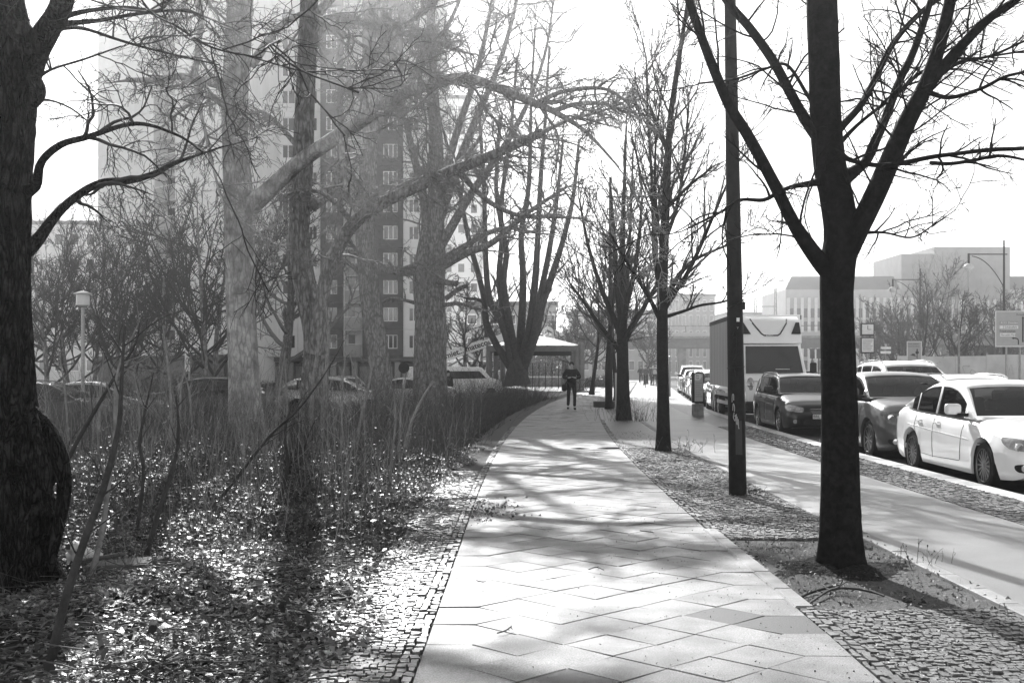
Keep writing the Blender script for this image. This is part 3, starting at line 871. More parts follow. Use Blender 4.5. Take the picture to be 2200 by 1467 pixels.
# T3: leaning double trunk with the lopped limb
big_tree('plane_tree', 'forked trunk with a thick lopped limb pointing right over the bed', [
    (676, 985, 0, 80), (676, 930, 0, 70), (676, 820, 0, 58), (680, 720, 0, 54), (664, 650, 0, 50), (648, 570, 0, 46), (642, 490, 0, 44), (648, 400, 0, 43), (652, 300, 0, 42), (658, 150, 0, 40), (664, 0, 0, 38), (668, -250, .2, 32), (672, -700, .5, 16), (676, -900, .6, 8)], 27.0, [
    [(676, 760, -.3, 34), (690, 660, -.4, 31), (702, 590, -.5, 30), (722, 540, -.6, 29), (760, 480, -.8, 28), (830, 432, -1, 26), (900, 400, -1.3, 25), (960, 372, -1.6, 24), (1030, 345, -1.9, 22), (1100, 315, -2.2, 20), (1166, 284, -2.5, 18)],
    [(670, 440, 0, 30), (690, 430, -.1, 22), (716, 402, -.2, 20), (735, 370, -.3, 17), (746, 320, -.4, 12), (730, 270, -.5, 8)],
    [(962, 372, -1.6, 16), (990, 372, -1.5, 13), (1015, 402, -1.4, 12), (1060, 440, -1.2, 11), (1120, 464, -1, 9), (1190, 466, -.8, 7), (1260, 470, -.5, 4)],
    [(790, 455, -.9, 22), (860, 405, -.4, 18), (930, 375, .1, 14), (985, 350, .5, 10), (1030, 300, 1, 7)],
    [(660, 120, 0, 26), (690, 60, .3, 22), (740, 40, .6, 18), (810, 60, 1, 15), (900, 80, 1.4, 12), (990, 110, 1.8, 8)],
    [(662, 60, 0, 24), (720, -10, -.5, 18), (820, -60, -1.1, 14), (940, -80, -1.8, 10), (1060, -60, -2.5, 6)],
    [(652, 330, 0, 14), (600, 270, .4, 10), (560, 240, .8, 8), (520, 250, 1.2, 5)],
    [(760, 480, -.8, 14), (700, 420, -1.3, 10), (640, 410, -1.8, 7), (580, 440, -2.2, 4)],
], droopy(17, 9, 5, .28, 2.4, .0044), 23, M('grey_furrowed_bark', .19, .36, scale=8, rough=.9, bump=1.0, bscale=40, vor=(10, (1, 1, .25), .45), bdist=.03), TWIGP, k=44, flare=.3, ridge=.045, trunk_n=110, trunk_twigs=False)
GREYBARK = MATS['grey_furrowed_bark']

# T4
big_tree('plane_tree', 'slim leaning trunk in front of the dark window strip', [
    (836, 905, 0, 56), (824, 850, 0, 48), (812, 760, 0, 45), (798, 660, 0, 44), (788, 560, 0, 42), (784, 470, 0, 40), (790, 370, 0, 36), (800, 250, 0, 32), (812, 120, 0, 28), (826, -60, 0, 22), (836, -300, .5, 12), (840, -450, 1, 6)], 42.0, [
    [(792, 500, 0, 20), (760, 440, .4, 15), (730, 410, .8, 12), (690, 400, 1.4, 8)],
    [(795, 300, 0, 22), (840, 230, -.6, 17), (900, 150, -1.4, 13), (960, 60, -2.2, 9), (1000, -30, -3, 6)],
    [(800, 240, 0, 18), (750, 180, .8, 13), (700, 130, 1.6, 9), (640, 100, 2.4, 5)],
    [(810, 160, 0, 20), (860, 60, 1, 14), (920, -60, 2, 8)],
    [(790, 560, 0, 12), (840, 585, -.8, 9), (890, 570, -1.6, 6), (940, 590, -2.2, 4)],
    [(788, 600, 0, 12), (740, 560, .8, 8), (700, 560, 1.5, 5)],
], droopy(15, 8, 4, .36, 3.2, .0066), 24, GREYBARK, TWIGP, k=28, flare=.25, trunk_twigs=False)

# T5: double trunk
big_tree('plane_tree', 'thick twin-stemmed trunk with a sawn side stub beside the lopped limb', [
    (934, 905, 0, 76), (930, 840, 0, 64), (928, 770, 0, 60), (930, 700, 0, 56), (930, 620, 0, 50), (934, 540, 0, 44), (936, 440, 0, 36), (938, 330, 0, 30), (930, 200, 0, 24), (926, 50, 0, 18), (930, -150, 0, 10), (935, -300, 0, 5)], 45.0, [
    [(908, 880, -.2, 44), (906, 780, -.3, 36), (908, 680, -.3, 34), (903, 590, -.3, 32), (908, 540, -.2, 26), (916, 480, 0, 22), (905, 400, .3, 18), (880, 300, .6, 14), (860, 180, 1, 10), (850, 60, 1.4, 6)],
    [(935, 500, 0, 24), (985, 350, .4, 18), (1030, 240, .8, 15), (1075, 130, 1.2, 11), (1110, 0, 1.6, 8), (1130, -140, 2, 4)],
    [(936, 450, 0, 20), (980, 290, -.6, 16), (1020, 170, -1.2, 12), (1050, 40, -1.8, 8), (1070, -90, -2.2, 4)],
    [(940, 540, 0, 22), (1010, 420, -.8, 17), (1080, 320, -1.4, 14), (1130, 230, -2, 10), (1170, 120, -2.6, 6), (1190, 0, -3, 4)],
    [(945, 575, 0, 20), (1000, 545, -.6, 16), (1060, 520, -1.2, 14), (1130, 460, -1.8, 10), (1220, 400, -2.6, 6)],
    [(945, 560, 0, 18), (985, 538, .6, 14), (1040, 505, 1.2, 11), (1090, 490, 1.8, 9), (1150, 500, 2.4, 6)],
    [(915, 580, 0, 24), (870, 583, -.5, 20), (830, 578, -1, 18), (790, 560, -1.4, 12), (750, 520, -1.9, 7)],
    [(940, 603, -.3, 14), (965, 608, -.9, 13), (982, 609, -1.1, 12)],
    [(955, 655, -.2, 10), (985, 652, -.5, 8), (1020, 662, -.8, 7), (1050, 668, -1, 4)],
    [(905, 655, 0, 10), (870, 645, .4, 7), (840, 640, .9, 5), (800, 660, 1.4, 3)],
    [(960, 640, -.2, 12), (980, 625, -.6, 10), (1004, 612, -1, 8)],
], droopy(14, 8, 4, .36, 3.2, .0070), 25, GREYBARK, TWIGP, k=36, flare=.25, ridge=.06)

# T6: many-stemmed tree at the bend of the path
e6 = big_tree('multi_stemmed_tree', 'many-stemmed tree fanning out of one stool by the pavilion', [
    (1112, 828, 0, 56), (1110, 810, 0, 50), (1112, 790, 0, 44), (1114, 765, 0, 30), (1116, 740, 0, 14)], 60.0, [
    [(1106, 805, 0, 20), (1085, 770, 0, 17), (1062, 732, .2, 15), (1044, 690, .4, 14), (1040, 640, .6, 13), (1028, 590, .8, 12), (1014, 540, 1, 11), (1000, 480, 1.2, 10), (985, 400, 1.4, 9), (955, 290, 1.8, 5)],
    [(1102, 795, 0, 18), (1092, 740, -.4, 16), (1076, 690, -.8, 15), (1056, 655, -1, 14), (1046, 600, -1.2, 13), (1042, 500, -1.4, 11), (1040, 400, -1.6, 9), (1030, 250, -2, 6)],
    [(1108, 790, 0, 18), (1100, 720, .6, 15), (1084, 680, .9, 14), (1072, 600, 1.3, 12), (1078, 500, 1.6, 11), (1066, 400, 2, 9), (1075, 250, 2.4, 6)],
    [(1112, 790, 0, 20), (1096, 700, -.8, 16), (1082, 610, -1.4, 14), (1088, 540, -1.8, 12), (1076, 450, -2.2, 10), (1095, 300, -2.8, 8), (1112, 120, -3.2, 5)],
    [(1114, 790, 0, 20), (1120, 700, .4, 17), (1124, 600, .8, 15), (1120, 500, 1.2, 12), (1136, 400, 1.6, 10), (1142, 200, 2, 6), (1150, 60, 2.4, 4)],
    [(1117, 795, 0, 20), (1138, 700, -.6, 17), (1150, 600, -1, 15), (1156, 500, -1.3, 12), (1162, 380, -1.6, 10), (1172, 250, -2, 7), (1180, 100, -2.4, 4)],
    [(1119, 800, 0, 22), (1150, 720, .3, 18), (1166, 650, .6, 17), (1190, 580, .9, 14), (1214, 500, 1.2, 11), (1232, 420, 1.5, 9), (1244, 300, 1.8, 5)],
    [(1122, 800, 0, 20), (1140, 745, -.6, 17), (1152, 700, -1, 16), (1160, 640, -1.4, 14), (1178, 550, -1.8, 12), (1195, 440, -2.2, 9), (1210, 300, -2.6, 5)],
    [(1085, 690, .9, 12), (1060, 660, 1.6, 11), (1030, 645, 2.2, 8), (1000, 640, 2.8, 5)],
], upright(9, 7, 4, .34, 3.2, (.35, .9), .008), 26, M('brown_bark', .05, .10, scale=9, rough=.85, bump=.8, bscale=40, bdist=.03), TWIG, k=20, flare=.1, group='street trees by the path')

# R1: dark trunk in the near tree pit
big_tree('street_tree', 'near-black trunk standing in the open tree pit, forking at head height', [
    (1806, 1222, 0, 92), (1806, 1170, 0, 84), (1805, 1000, 0, 79), (1802, 800, 0, 74), (1798, 650, 0, 70), (1800, 575, 0, 74), (1808, 500, 0, 74), (1796, 420, 0, 70), (1782, 350, 0, 68), (1774, 250, 0, 66), (1770, 120, 0, 65), (1766, 0, 0, 64), (1762, -200, .1, 58), (1765, -600, .2, 44), (1775, -1100, .3, 22), (1780, -1500, .4, 8)], 8.84, [
    [(1800, 600, 0, 50), (1762, 562, -.05, 38), (1724, 510, -.15, 32), (1700, 470, -.2, 28), (1668, 405, -.35, 26), (1634, 340, -.5, 25), (1600, 280, -.6, 24), (1566, 225, -.75, 23), (1530, 140, -.95, 21), (1500, 60, -1.1, 19), (1480, 0, -1.2, 18), (1440, -140, -1.5, 14), (1400, -330, -1.8, 8)],
    [(1765, 300, 0, 36), (1732, 260, .1, 25), (1698, 200, .25, 23), (1660, 130, .45, 21), (1610, 60, .7, 19), (1560, 0, .9, 17), (1500, -100, 1.2, 12), (1440, -240, 1.5, 7)],
    [(1815, 540, 0, 60), (1845, 490, -.1, 48), (1880, 420, -.2, 46), (1915, 340, -.35, 44), (1950, 260, -.5, 40), (1984, 195, -.6, 36), (2015, 110, -.7, 30), (2042, 0, -.8, 26), (2070, -160, -1, 20), (2100, -400, -1.3, 10)],
    [(1982, 205, -.6, 30), (2010, 165, -.65, 26), (2060, 105, -.75, 23), (2125, 40, -.9, 19), (2190, -5, -1.1, 15), (2300, -90, -1.4, 9)],
    [(1812, 385, 0, 34), (1850, 358, .1, 22), (1866, 335, .15, 20), (1900, 260, .3, 19), (1930, 180, .45, 17), (1965, 105, .6, 16), (2000, 0, .8, 14), (2040, -140, 1.1, 9)],
    [(1800, 280, 0, 22), (1818, 262, .1, 17), (1850, 225, .2, 15), (1880, 170, .35, 14), (1915, 100, .5, 13), (1960, 45, .7, 12), (2015, 0, .9, 10), (2100, -40, 1.3, 6)],
    [(1790, 325, -.2, 16), (1830, 345, -.3, 11), (1880, 355, -.4, 10), (1930, 352, -.55, 11), (2000, 338, -.75, 10), (2060, 330, -.95, 9), (2130, 322, -1.15, 9), (2210, 318, -1.4, 8), (2300, 300, -1.7, 4)],
    [(1800, 312, .2, 12), (1850, 262, .3, 8), (1930, 200, .5, 8), (1990, 150, .7, 7), (2080, 130, .95, 6), (2200, 110, 1.3, 4)],
    [(1985, 195, -.6, 14), (2040, 210, -.8, 9), (2110, 190, -1, 8), (2160, 165, -1.2, 7), (2230, 150, -1.4, 4)],
    [(1785, 388, 0, 22), (1740, 395, -.05, 15), (1700, 402, -.2, 10), (1670, 415, -.35, 9), (1640, 430, -.5, 9), (1590, 430, -.7, 7), (1550, 455, -.9, 6), (1480, 490, -1.2, 4)],
    [(1772, 262, 0, 12), (1735, 205, .05, 9), (1690, 140, .2, 7), (1640, 150, .5, 6), (1580, 170, .8, 5), (1500, 180, 1.2, 4)],
    [(2000, 350, -.7, 9), (2040, 352, -.9, 8), (2090, 345, -1.1, 8), (2150, 335, -1.3, 7), (2230, 350, -1.6, 4)],
    [(1842, 500, .1, 10), (1900, 500, .4, 5), (1960, 510, .7, 4), (2010, 480, 1, 3), (2052, 452, 1.2, 2)],
    [(1990, 190, -.6, 9), (2060, 135, -.4, 7), (2130, 120, -.2, 6), (2220, 80, 0, 4)],
], [dict(per=11, t0=.08, t1=1, lr=.36, ang=(.45, 1.15), n=9, wig=.11, up=-.04, rmax=.010, rtip=.0035, lmin=.25, lcap=.95),
    dict(per=6, t0=.12, t1=1, lr=.42, ang=(.45, 1.0), n=6, wig=.13, up=.12, rmax=.0045, rtip=.0024, lmin=.10, lcap=.36),
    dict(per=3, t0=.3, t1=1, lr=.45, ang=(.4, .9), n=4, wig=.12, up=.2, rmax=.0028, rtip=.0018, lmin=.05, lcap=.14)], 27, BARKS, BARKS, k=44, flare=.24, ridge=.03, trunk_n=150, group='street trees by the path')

# R2, R3, R4 ... along the verge
big_tree('street_tree', 'slim upright trunk between the foot path and the dark lamp post', [
    (1425, 974, 0, 34), (1425, 900, 0, 28), (1424, 800, 0, 25), (1423, 700, 0, 24), (1424, 600, 0, 22), (1428, 500, 0, 19), (1432, 400, 0, 17), (1440, 260, 0, 13), (1455, 150, 0, 11), (1475, 20, 0, 8), (1490, -120, 0, 4)], 21.2, [
    [(1422, 640, 0, 14), (1408, 560, .2, 11), (1404, 470, .3, 9), (1400, 380, .4, 7), (1392, 250, .6, 5), (1388, 120, .8, 3)],
    [(1428, 660, 0, 16), (1452, 625, -.2, 12), (1475, 590, -.4, 10), (1500, 540, -.6, 9), (1530, 470, -.9, 7), (1560, 400, -1.2, 5), (1590, 330, -1.5, 3)],
    [(1430, 640, 0, 14), (1460, 590, .3, 11), (1490, 560, .5, 8), (1530, 540, .8, 6), (1580, 520, 1.2, 4)],
    [(1432, 680, 0, 9), (1470, 668, -.2, 7), (1505, 656, -.4, 6), (1555, 648, -.7, 5), (1600, 630, -1, 3)],
    [(1420, 690, 0, 12), (1395, 640, -.3, 9), (1370, 600, -.5, 8), (1345, 560, -.8, 6), (1310, 500, -1.2, 4)],
    [(1428, 520, 0, 10), (1455, 440, .3, 8), (1470, 340, .6, 6), (1480, 220, .9, 4)],
    [(1426, 560, 0, 9), (1410, 450, -.3, 7), (1408, 330, -.5, 5), (1420, 200, -.7, 3)],
    [(1430, 450, 0, 9), (1480, 400, -.4, 6), (1530, 360, -.8, 4)],
], upright(10, 7, 4, .40, 1.8, (.3, .8), .0036), 28, BARKS, TWIG, k=24, flare=.08, ridge=.02, group='street trees by the path')
big_tree('street_tree', 'vase-shaped young trunk with weeds and a notice at its foot', [
    (1340, 906, 0, 34), (1339, 860, 0, 29), (1338, 800, 0, 26), (1337, 740, 0, 25), (1336, 700, 0, 22), (1336, 620, 0, 15), (1338, 500, 0, 11), (1342, 380, 0, 7), (1346, 250, 0, 3)], 33.8, [
    [(1336, 730, 0, 16), (1322, 690, .3, 13), (1300, 640, .5, 11), (1282, 590, .8, 9), (1262, 520, 1.1, 7), (1245, 430, 1.4, 4)],
    [(1337, 720, 0, 16), (1345, 660, -.4, 13), (1360, 600, -.7, 10), (1372, 520, -1, 8), (1380, 420, -1.3, 5)],
    [(1338, 740, 0, 16), (1358, 700, .2, 13), (1378, 670, .4, 11), (1400, 630, .7, 8), (1430, 580, 1.1, 5)],
    [(1335, 700, 0, 13), (1325, 620, -.5, 10), (1320, 520, -.8, 8), (1312, 400, -1.1, 4)],
    [(1335, 760, 0, 14), (1318, 735, -.3, 11), (1290, 700, -.6, 9), (1262, 660, -.9, 7), (1225, 610, -1.3, 4)],
    [(1337, 690, 0, 11), (1350, 560, .5, 8), (1356, 440, .8, 5), (1360, 320, 1, 3)],
    [(1336, 745, 0, 9), (1360, 690, -.6, 7), (1398, 640, -1.1, 5), (1420, 610, -1.5, 3)],
], upright(10, 7, 4, .40, 2.2, (.3, .8), .005), 29, BARKS, TWIG, k=20, flare=.08, ridge=.02, group='street trees by the path')

def auto_tree(name, label, base, h, r, spread, seed, twig, bark, nl=9, clear=.22, form='vase', group='bare trees by the car park', lv=(9, 7, 4), tip=.006, cap=2.6, cat='tree', trunk_to=.8, k=12):
    rr = np.random.default_rng(seed)
    e = empty(name, base, label=label, cat=cat, group=group)
    n = 16; s = np.linspace(0, 1, n)
    lean = rr.normal(0, .035, 2)
    A = np.stack([lean[0] * h * s + .02 * h * np.sin(s * 5 + rr.uniform(0, 6)), lean[1] * h * s, s * h * trunk_to, r * (1 - .92 * s ** .8)], 1)
    A[0, 3] *= 1.25
    trunk_mesh('trunk', resample(A, 24), bark, e, k, .03, seed, .15)
    L = []
    for i in range(nl):
        t = clear + (1 - clear) * (i / nl) ** 1.1 * .8; j = t * (n - 1); p = A[int(j)]
        az = i * 2.4 + rr.uniform(-.5, .5)
        reach = spread * rr.uniform(.7, 1.1) * (1 if form == 'vase' else (1.15 - t) * 1.2)
        rise = h * (1 - t) * rr.uniform(.55, .95) * (1 if form != 'wide' else .6)
        q = np.linspace(0, 1, 9)
        bow = {'vase': q ** .75, 'wide': q ** .9, 'narrow': q ** .6}[form]
        lift = {'vase': q ** 1.15, 'wide': q ** 1.3, 'narrow': q ** 1.05}[form]
        l = np.stack([p[0] + math.cos(az) * reach * bow + rr.normal(0, .03 * reach, 9) * q, p[1] + math.sin(az) * reach * bow + rr.normal(0, .03 * reach, 9) * q,
                      p[2] + rise * lift, np.maximum(p[3] * .55 * (1 - q * .9), .006)], 1)
        L.append(l)
    sel = group_same(L + [A[int(n * clear):]], 14)
    groups = [(group_same(L, 12), 6)]
    spec = upright(*lv, l1=.42, cap1=cap, a=(.35, 1.0), tip=tip)
    for s_, n_ in zip(spec, (7, 5, 3)): s_['n'] = n_
    cur = sel
    for i, s_ in enumerate(spec):
        cur = spawn(rr, cur, **s_); groups.append((cur, (4, 3, 3)[i]))
    tubes_np('crown', groups, twig, e)
    return e

PROTO = {}
def like_tree(key, name, label, base, h, rz, group, fat=1.0, **kw):
    """first call builds the tree, later calls copy it with its parts at another size and turn"""
    if key not in PROTO:
        o = auto_tree(name, label, base, h, group=group, **kw); PROTO[key] = (o, h)
        return o
    src, h0 = PROTO[key]
    o = copy_tree(src); o.location = base; f = h / h0; o.scale = (f * fat, f * fat, f); o.rotation_euler = (0, 0, rz)
    tag(o, label, 'tree', group)
    return o

def vx(t, y): return float(t + bend(y))
auto_tree('street_tree', 'thin dark trunk just behind the vase-shaped street tree', (gx(1318, 43), 43, 0), 9.5, .13, 2.0, 31, TWIG, BARKS, nl=10, clear=.32, group='street trees by the path', tip=.005)
auto_tree('street_tree', 'street tree third in the verge row past the foot path bend', (vx(2.6, 54), 54, 0), 10, .13, 2.4, 32, TWIG, BARKS, nl=10, clear=.3, group='street trees by the path', tip=.006)
auto_tree('street_tree', 'last street tree of the verge row, near the cyclists', (vx(1.2, 66), 66, 0), 10, .13, 2.6, 33, TWIG, BARKS, nl=10, clear=.3, group='street trees by the path', tip=.007)
# thicket of small trees by the car park on the left
thk = [(95, 48, 9.6, .13, 'dense small tree beside the big left trunk'), (150, 52, 10.2, .13, 'bare small tree just left of the disc-topped lantern'), (262, 58, 11.2, .15, 'bushy bare tree right of the disc-topped lantern'),
       (345, 50, 10.0, .17, 'round-headed bare tree in front of the tower plinth'), (440, 47, 11.5, .14, 'slanting thin tree left of the pale straight trunk'), (300, 66, 10.5, .12, 'thin bare tree behind the silver car'),
       (205, 70, 13, .15, 'far small tree between lantern and tower edge'), (60, 62, 12, .14, 'shaggy bare tree behind the dark estate car'), (470, 62, 13, .13, 'wispy bare tree hugging the pale trunk')]
for i, (u, Y, h, r, lab) in enumerate(thk):
    like_tree('thk%d' % (i % 4), 'bare_tree', lab, (gx(u, Y), Y, -.38), h, 1.3 * i, 'bare trees by the car park', fat=1.0 + .1 * (i % 3), r=r, spread=3.3, seed=60 + i, twig=TWIG, bark=GREYBARK, nl=11, clear=.16, form=('vase', 'wide')[i % 2], lv=(11, 9, 4), tip=.0065, cap=2.6)
auto_tree('bare_tree', 'forked mid-sized tree between the pale and the forked trunks', (gx(606, 58), 58, -.38), 13.5, .36, 4.5, 81, TWIGP, GREYBARK, nl=10, clear=.25, form='wide', tip=.007, cap=3)
auto_tree('bare_tree', 'small round bare tree beside the lettered crane boom', (gx(993, 84), 84, -.3), 8.5, .2, 3.2, 82, TWIG, GREYBARK, nl=10, clear=.25, form='vase', tip=.009)
auto_tree('bare_tree', 'tangled bare tree at the left pavilion columns', (gx(1040, 92), 92, -.3), 7, .18, 3.2, 83, TWIG, GREYBARK, nl=10, clear=.2, form='wide', tip=.010)
# beyond the pavilion and along the street
bgt = [(1180, 115, 11, 4.2, 'bare tree behind the glass pavilion roof'), (1235, 100, 10, 3.8, 'bare tree behind the pavilion columns'), (1275, 120, 12, 4.5, 'broad bare tree at the far end of the foot path'), (1390, 110, 9, 3.5, 'bare tree over the cyclists')]
for i, (u, Y, h, sp, lab) in enumerate(bgt):
    like_tree('sq%d' % (i % 2), 'bare_tree', lab, (gx(u, Y), Y, 0), h, 1.7 * i, 'bare trees round the square', r=.2, spread=sp, seed=90 + i, twig=TWIG, bark=GREYBARK, nl=11, clear=.2, form='wide', lv=(10, 7, 3), tip=.012, cap=3)
bgr = [(1985, 78, 9.5, 2.3, 'narrow', 'upright bare tree behind the white sport utility car'), (2062, 62, 6.6, 1.8, 'vase', 'small bare tree before the white hoarding'), (1912, 92, 8.2, 2.6, 'vase', 'bare tree left of the grey lane sign'),
       (1865, 100, 8.5, 3.0, 'wide', 'spreading bare tree behind the square street clock'), (1935, 86, 7.5, 2.4, 'vase', 'bare tree right of the grey lane sign'), (2150, 100, 10, 3.6, 'vase', 'bare tree above the big direction sign'),
       (2215, 96, 9.5, 3.4, 'vase', 'bare tree cut by the right edge beyond the direction sign')]
for i, (u, Y, h, sp, fm, lab) in enumerate(bgr):
    like_tree('st' + fm, 'bare_tree', lab, (gx(u, Y), Y, -.1), h, 1.1 * i, 'bare trees across the street', r=.14, spread=sp, seed=110 + i, twig=TWIG, bark=BARKS, nl=11, clear=.2, form=fm, lv=(10, 7, 4), tip=.008, cap=2.2)
for i, (u, Y, h, lab) in enumerate([(1990, 135, 16.5, 'tall slender poplar before the stepped grey building'), (2036, 138, 17.5, 'tallest slender poplar before the stepped grey building'), (2090, 142, 13, 'shorter slender poplar right of the tall pair')]):
    like_tree('pop', 'poplar_tree', lab, (gx(u, Y), Y, -.1), h, 2.1 * i, 'poplars before the grey building', r=.22, spread=1.8, seed=130, twig=TWIGP, bark=GREYBARK, nl=14, clear=.12, form='narrow', lv=(11, 6, 3), tip=.010, cap=3.0)
# ================================================================== CARS
def paint(name, v, metal=.0, rough=.32):
    return M(name, v, v * 1.04 + .001, scale=3, rough=rough, coat=1.0 if v > .1 else .55, metal=metal, spec=.5 if v > .1 else .2)
P_WHITE = paint('white_car_paint', .78); P_BLACK = paint('black_car_paint', .004); P_GREY = paint('grey_car_paint', .055, .2)
P_SILVER = paint('silver_car_paint', .42, .5); P_DARK = paint('dark_grey_car_paint', .04, .1); P_PALE = paint('pale_car_paint', .62, .1)
RUBBER = M('tyre_rubber', .012, .02, scale=30, rough=.75); RIMB = M('dark_rim', .10, .16, scale=10, rough=.28, metal=.9); RIMS = M('silver_rim', .5, .6, scale=10, rough=.25, metal=.9)
TRIM = M('black_trim', .01, .02, scale=20, rough=.5); SEAT = M('seat_fabric', .02, .05, scale=40, rough=.9)
CHROME = M('chrome', .7, .8, scale=4, rough=.12, metal=1.0); LAMPG = M('headlamp_glass', .22, .5, scale=14, rough=.08, spec=.9, coat=1.0, metal=.5)
PLATE = M('number_plate', .75, .8, scale=10, rough=.4); INK = M('black_lettering', .01, .015, scale=5, rough=.6)
CARGL = glass_mat('car_glass', .22, .0); LAMPL = M('lamp_lens', .65, .8, scale=8, rough=.1, metal=.6)

def interp(xs, ctrl):
    c = np.array(ctrl); return np.interp(xs, c[:, 0], c[:, 1])
def smooth1(v, it=2):
    v = np.array(v, float)
    for _ in range(it):
        v[1:-1] = .25 * v[:-2] + .5 * v[1:-1] + .25 * v[2:]
    return v

SEDAN = dict(L=4.58, W=1.77, H=1.44, fo=.80, wb=2.76, wr=.325, top=[(0, .52), (.04, .64), (.15, .715), (.45, .80), (1.25, .92), (1.9, .93), (3.6, .98), (4.1, 1.02), (4.45, 1.0), (4.55, .93), (4.58, .75)],
             roof=[(1.18, .90), (1.45, 1.06), (1.75, 1.24), (2.02, 1.37), (2.3, 1.425), (2.7, 1.44), (3.1, 1.41), (3.4, 1.33), (3.75, 1.17), (4.08, 1.02)], ws=(1.18, 2.06), rw=(3.36, 4.08), side=[(1.62, 2.62), (2.70, 3.46), (3.50, 3.72)], rails=False)
ESTATE = dict(SEDAN, L=4.56, W=1.82, H=1.48, fo=.88, wb=2.65, top=[(0, .50), (.04, .64), (.15, .72), (.4, .82), (1.15, .97), (1.9, .98), (3.6, 1.02), (4.2, 1.04), (4.5, 1.02), (4.56, .8)],
              roof=[(1.10, .95), (1.4, 1.12), (1.7, 1.29), (1.95, 1.40), (2.3, 1.46), (2.9, 1.48), (3.6, 1.46), (4.0, 1.42), (4.25, 1.3), (4.48, 1.04)], ws=(1.10, 1.98), rw=(4.05, 4.48), side=[(1.5, 2.5), (2.58, 3.35), (3.42, 4.0)], rails=True)
HATCH = dict(SEDAN, L=4.2, W=1.80, H=1.54, fo=.86, wb=2.59, wr=.345, top=[(0, .56), (.05, .74), (.16, .86), (.4, .96), (1.05, 1.06), (1.9, 1.06), (3.3, 1.10), (3.9, 1.12), (4.14, 1.08), (4.2, .85)],
             roof=[(1.02, 1.04), (1.3, 1.19), (1.6, 1.36), (1.85, 1.47), (2.2, 1.53), (2.7, 1.54), (3.2, 1.51), (3.6, 1.46), (3.85, 1.34), (4.1, 1.12)], ws=(1.02, 1.88), rw=(3.62, 4.10), side=[(1.42, 2.4), (2.48, 3.2), (3.26, 3.5)], rails=False)
SUV = dict(SEDAN, L=4.8, W=1.9, H=1.80, fo=.88, wb=2.85, wr=.37, top=[(0, .6), (.05, .82), (.16, .96), (.4, 1.04), (1.25, 1.14), (1.9, 1.14), (3.8, 1.18), (4.5, 1.18), (4.75, 1.12), (4.8, .9)],
           roof=[(1.22, 1.12), (1.5, 1.32), (1.8, 1.55), (2.05, 1.70), (2.4, 1.78), (3.0, 1.80), (3.7, 1.78), (4.2, 1.74), (4.5, 1.55), (4.7, 1.18)], ws=(1.22, 2.08), rw=(4.25, 4.70), side=[(1.68, 2.7), (2.78, 3.55), (3.63, 4.2)], rails=True)

def wheel_meshes(r, spokes, key):
    def mk():
        t = MB(); w = .21
        t.lathe([(r*.66, -w/2+.01), (r*.80, -w/2), (r*.95, -w/2+.015), (r, -w/2+.05), (r, w/2-.05), (r*.95, w/2-.015), (r*.80, w/2), (r*.66, w/2-.01)], 36, axis='Y')
        m1 = t.mesh('tyre', smooth_angle=40)
        q = MB()
        q.lathe([(r*.67, w/2-.02), (r*.70, w/2+.002), (r*.66, w/2+.004), (r*.64, w/2-.03), (r*.60, -.02), (r*.2, -.04), (.001, -.04)], 36, axis='Y', caps=False)
        for sgn in (1,):
            for i in range(spokes):
                a = 2*math.pi*i/spokes
                c = Vector((math.cos(a)*r*.37, w/2-.022, math.sin(a)*r*.37))
                q.box(c, (r*.58, .03, .016 + .012*10/spokes), rot=(0, -a, 0))
            q.lathe([(.06, w/2-.045), (.062, w/2-.01), (.02, w/2-.002), (.001, w/2-.002)], 16, axis='Y')
        return m1, q.mesh('rim', smooth_angle=40)
    return cached(('wheel', key), mk)

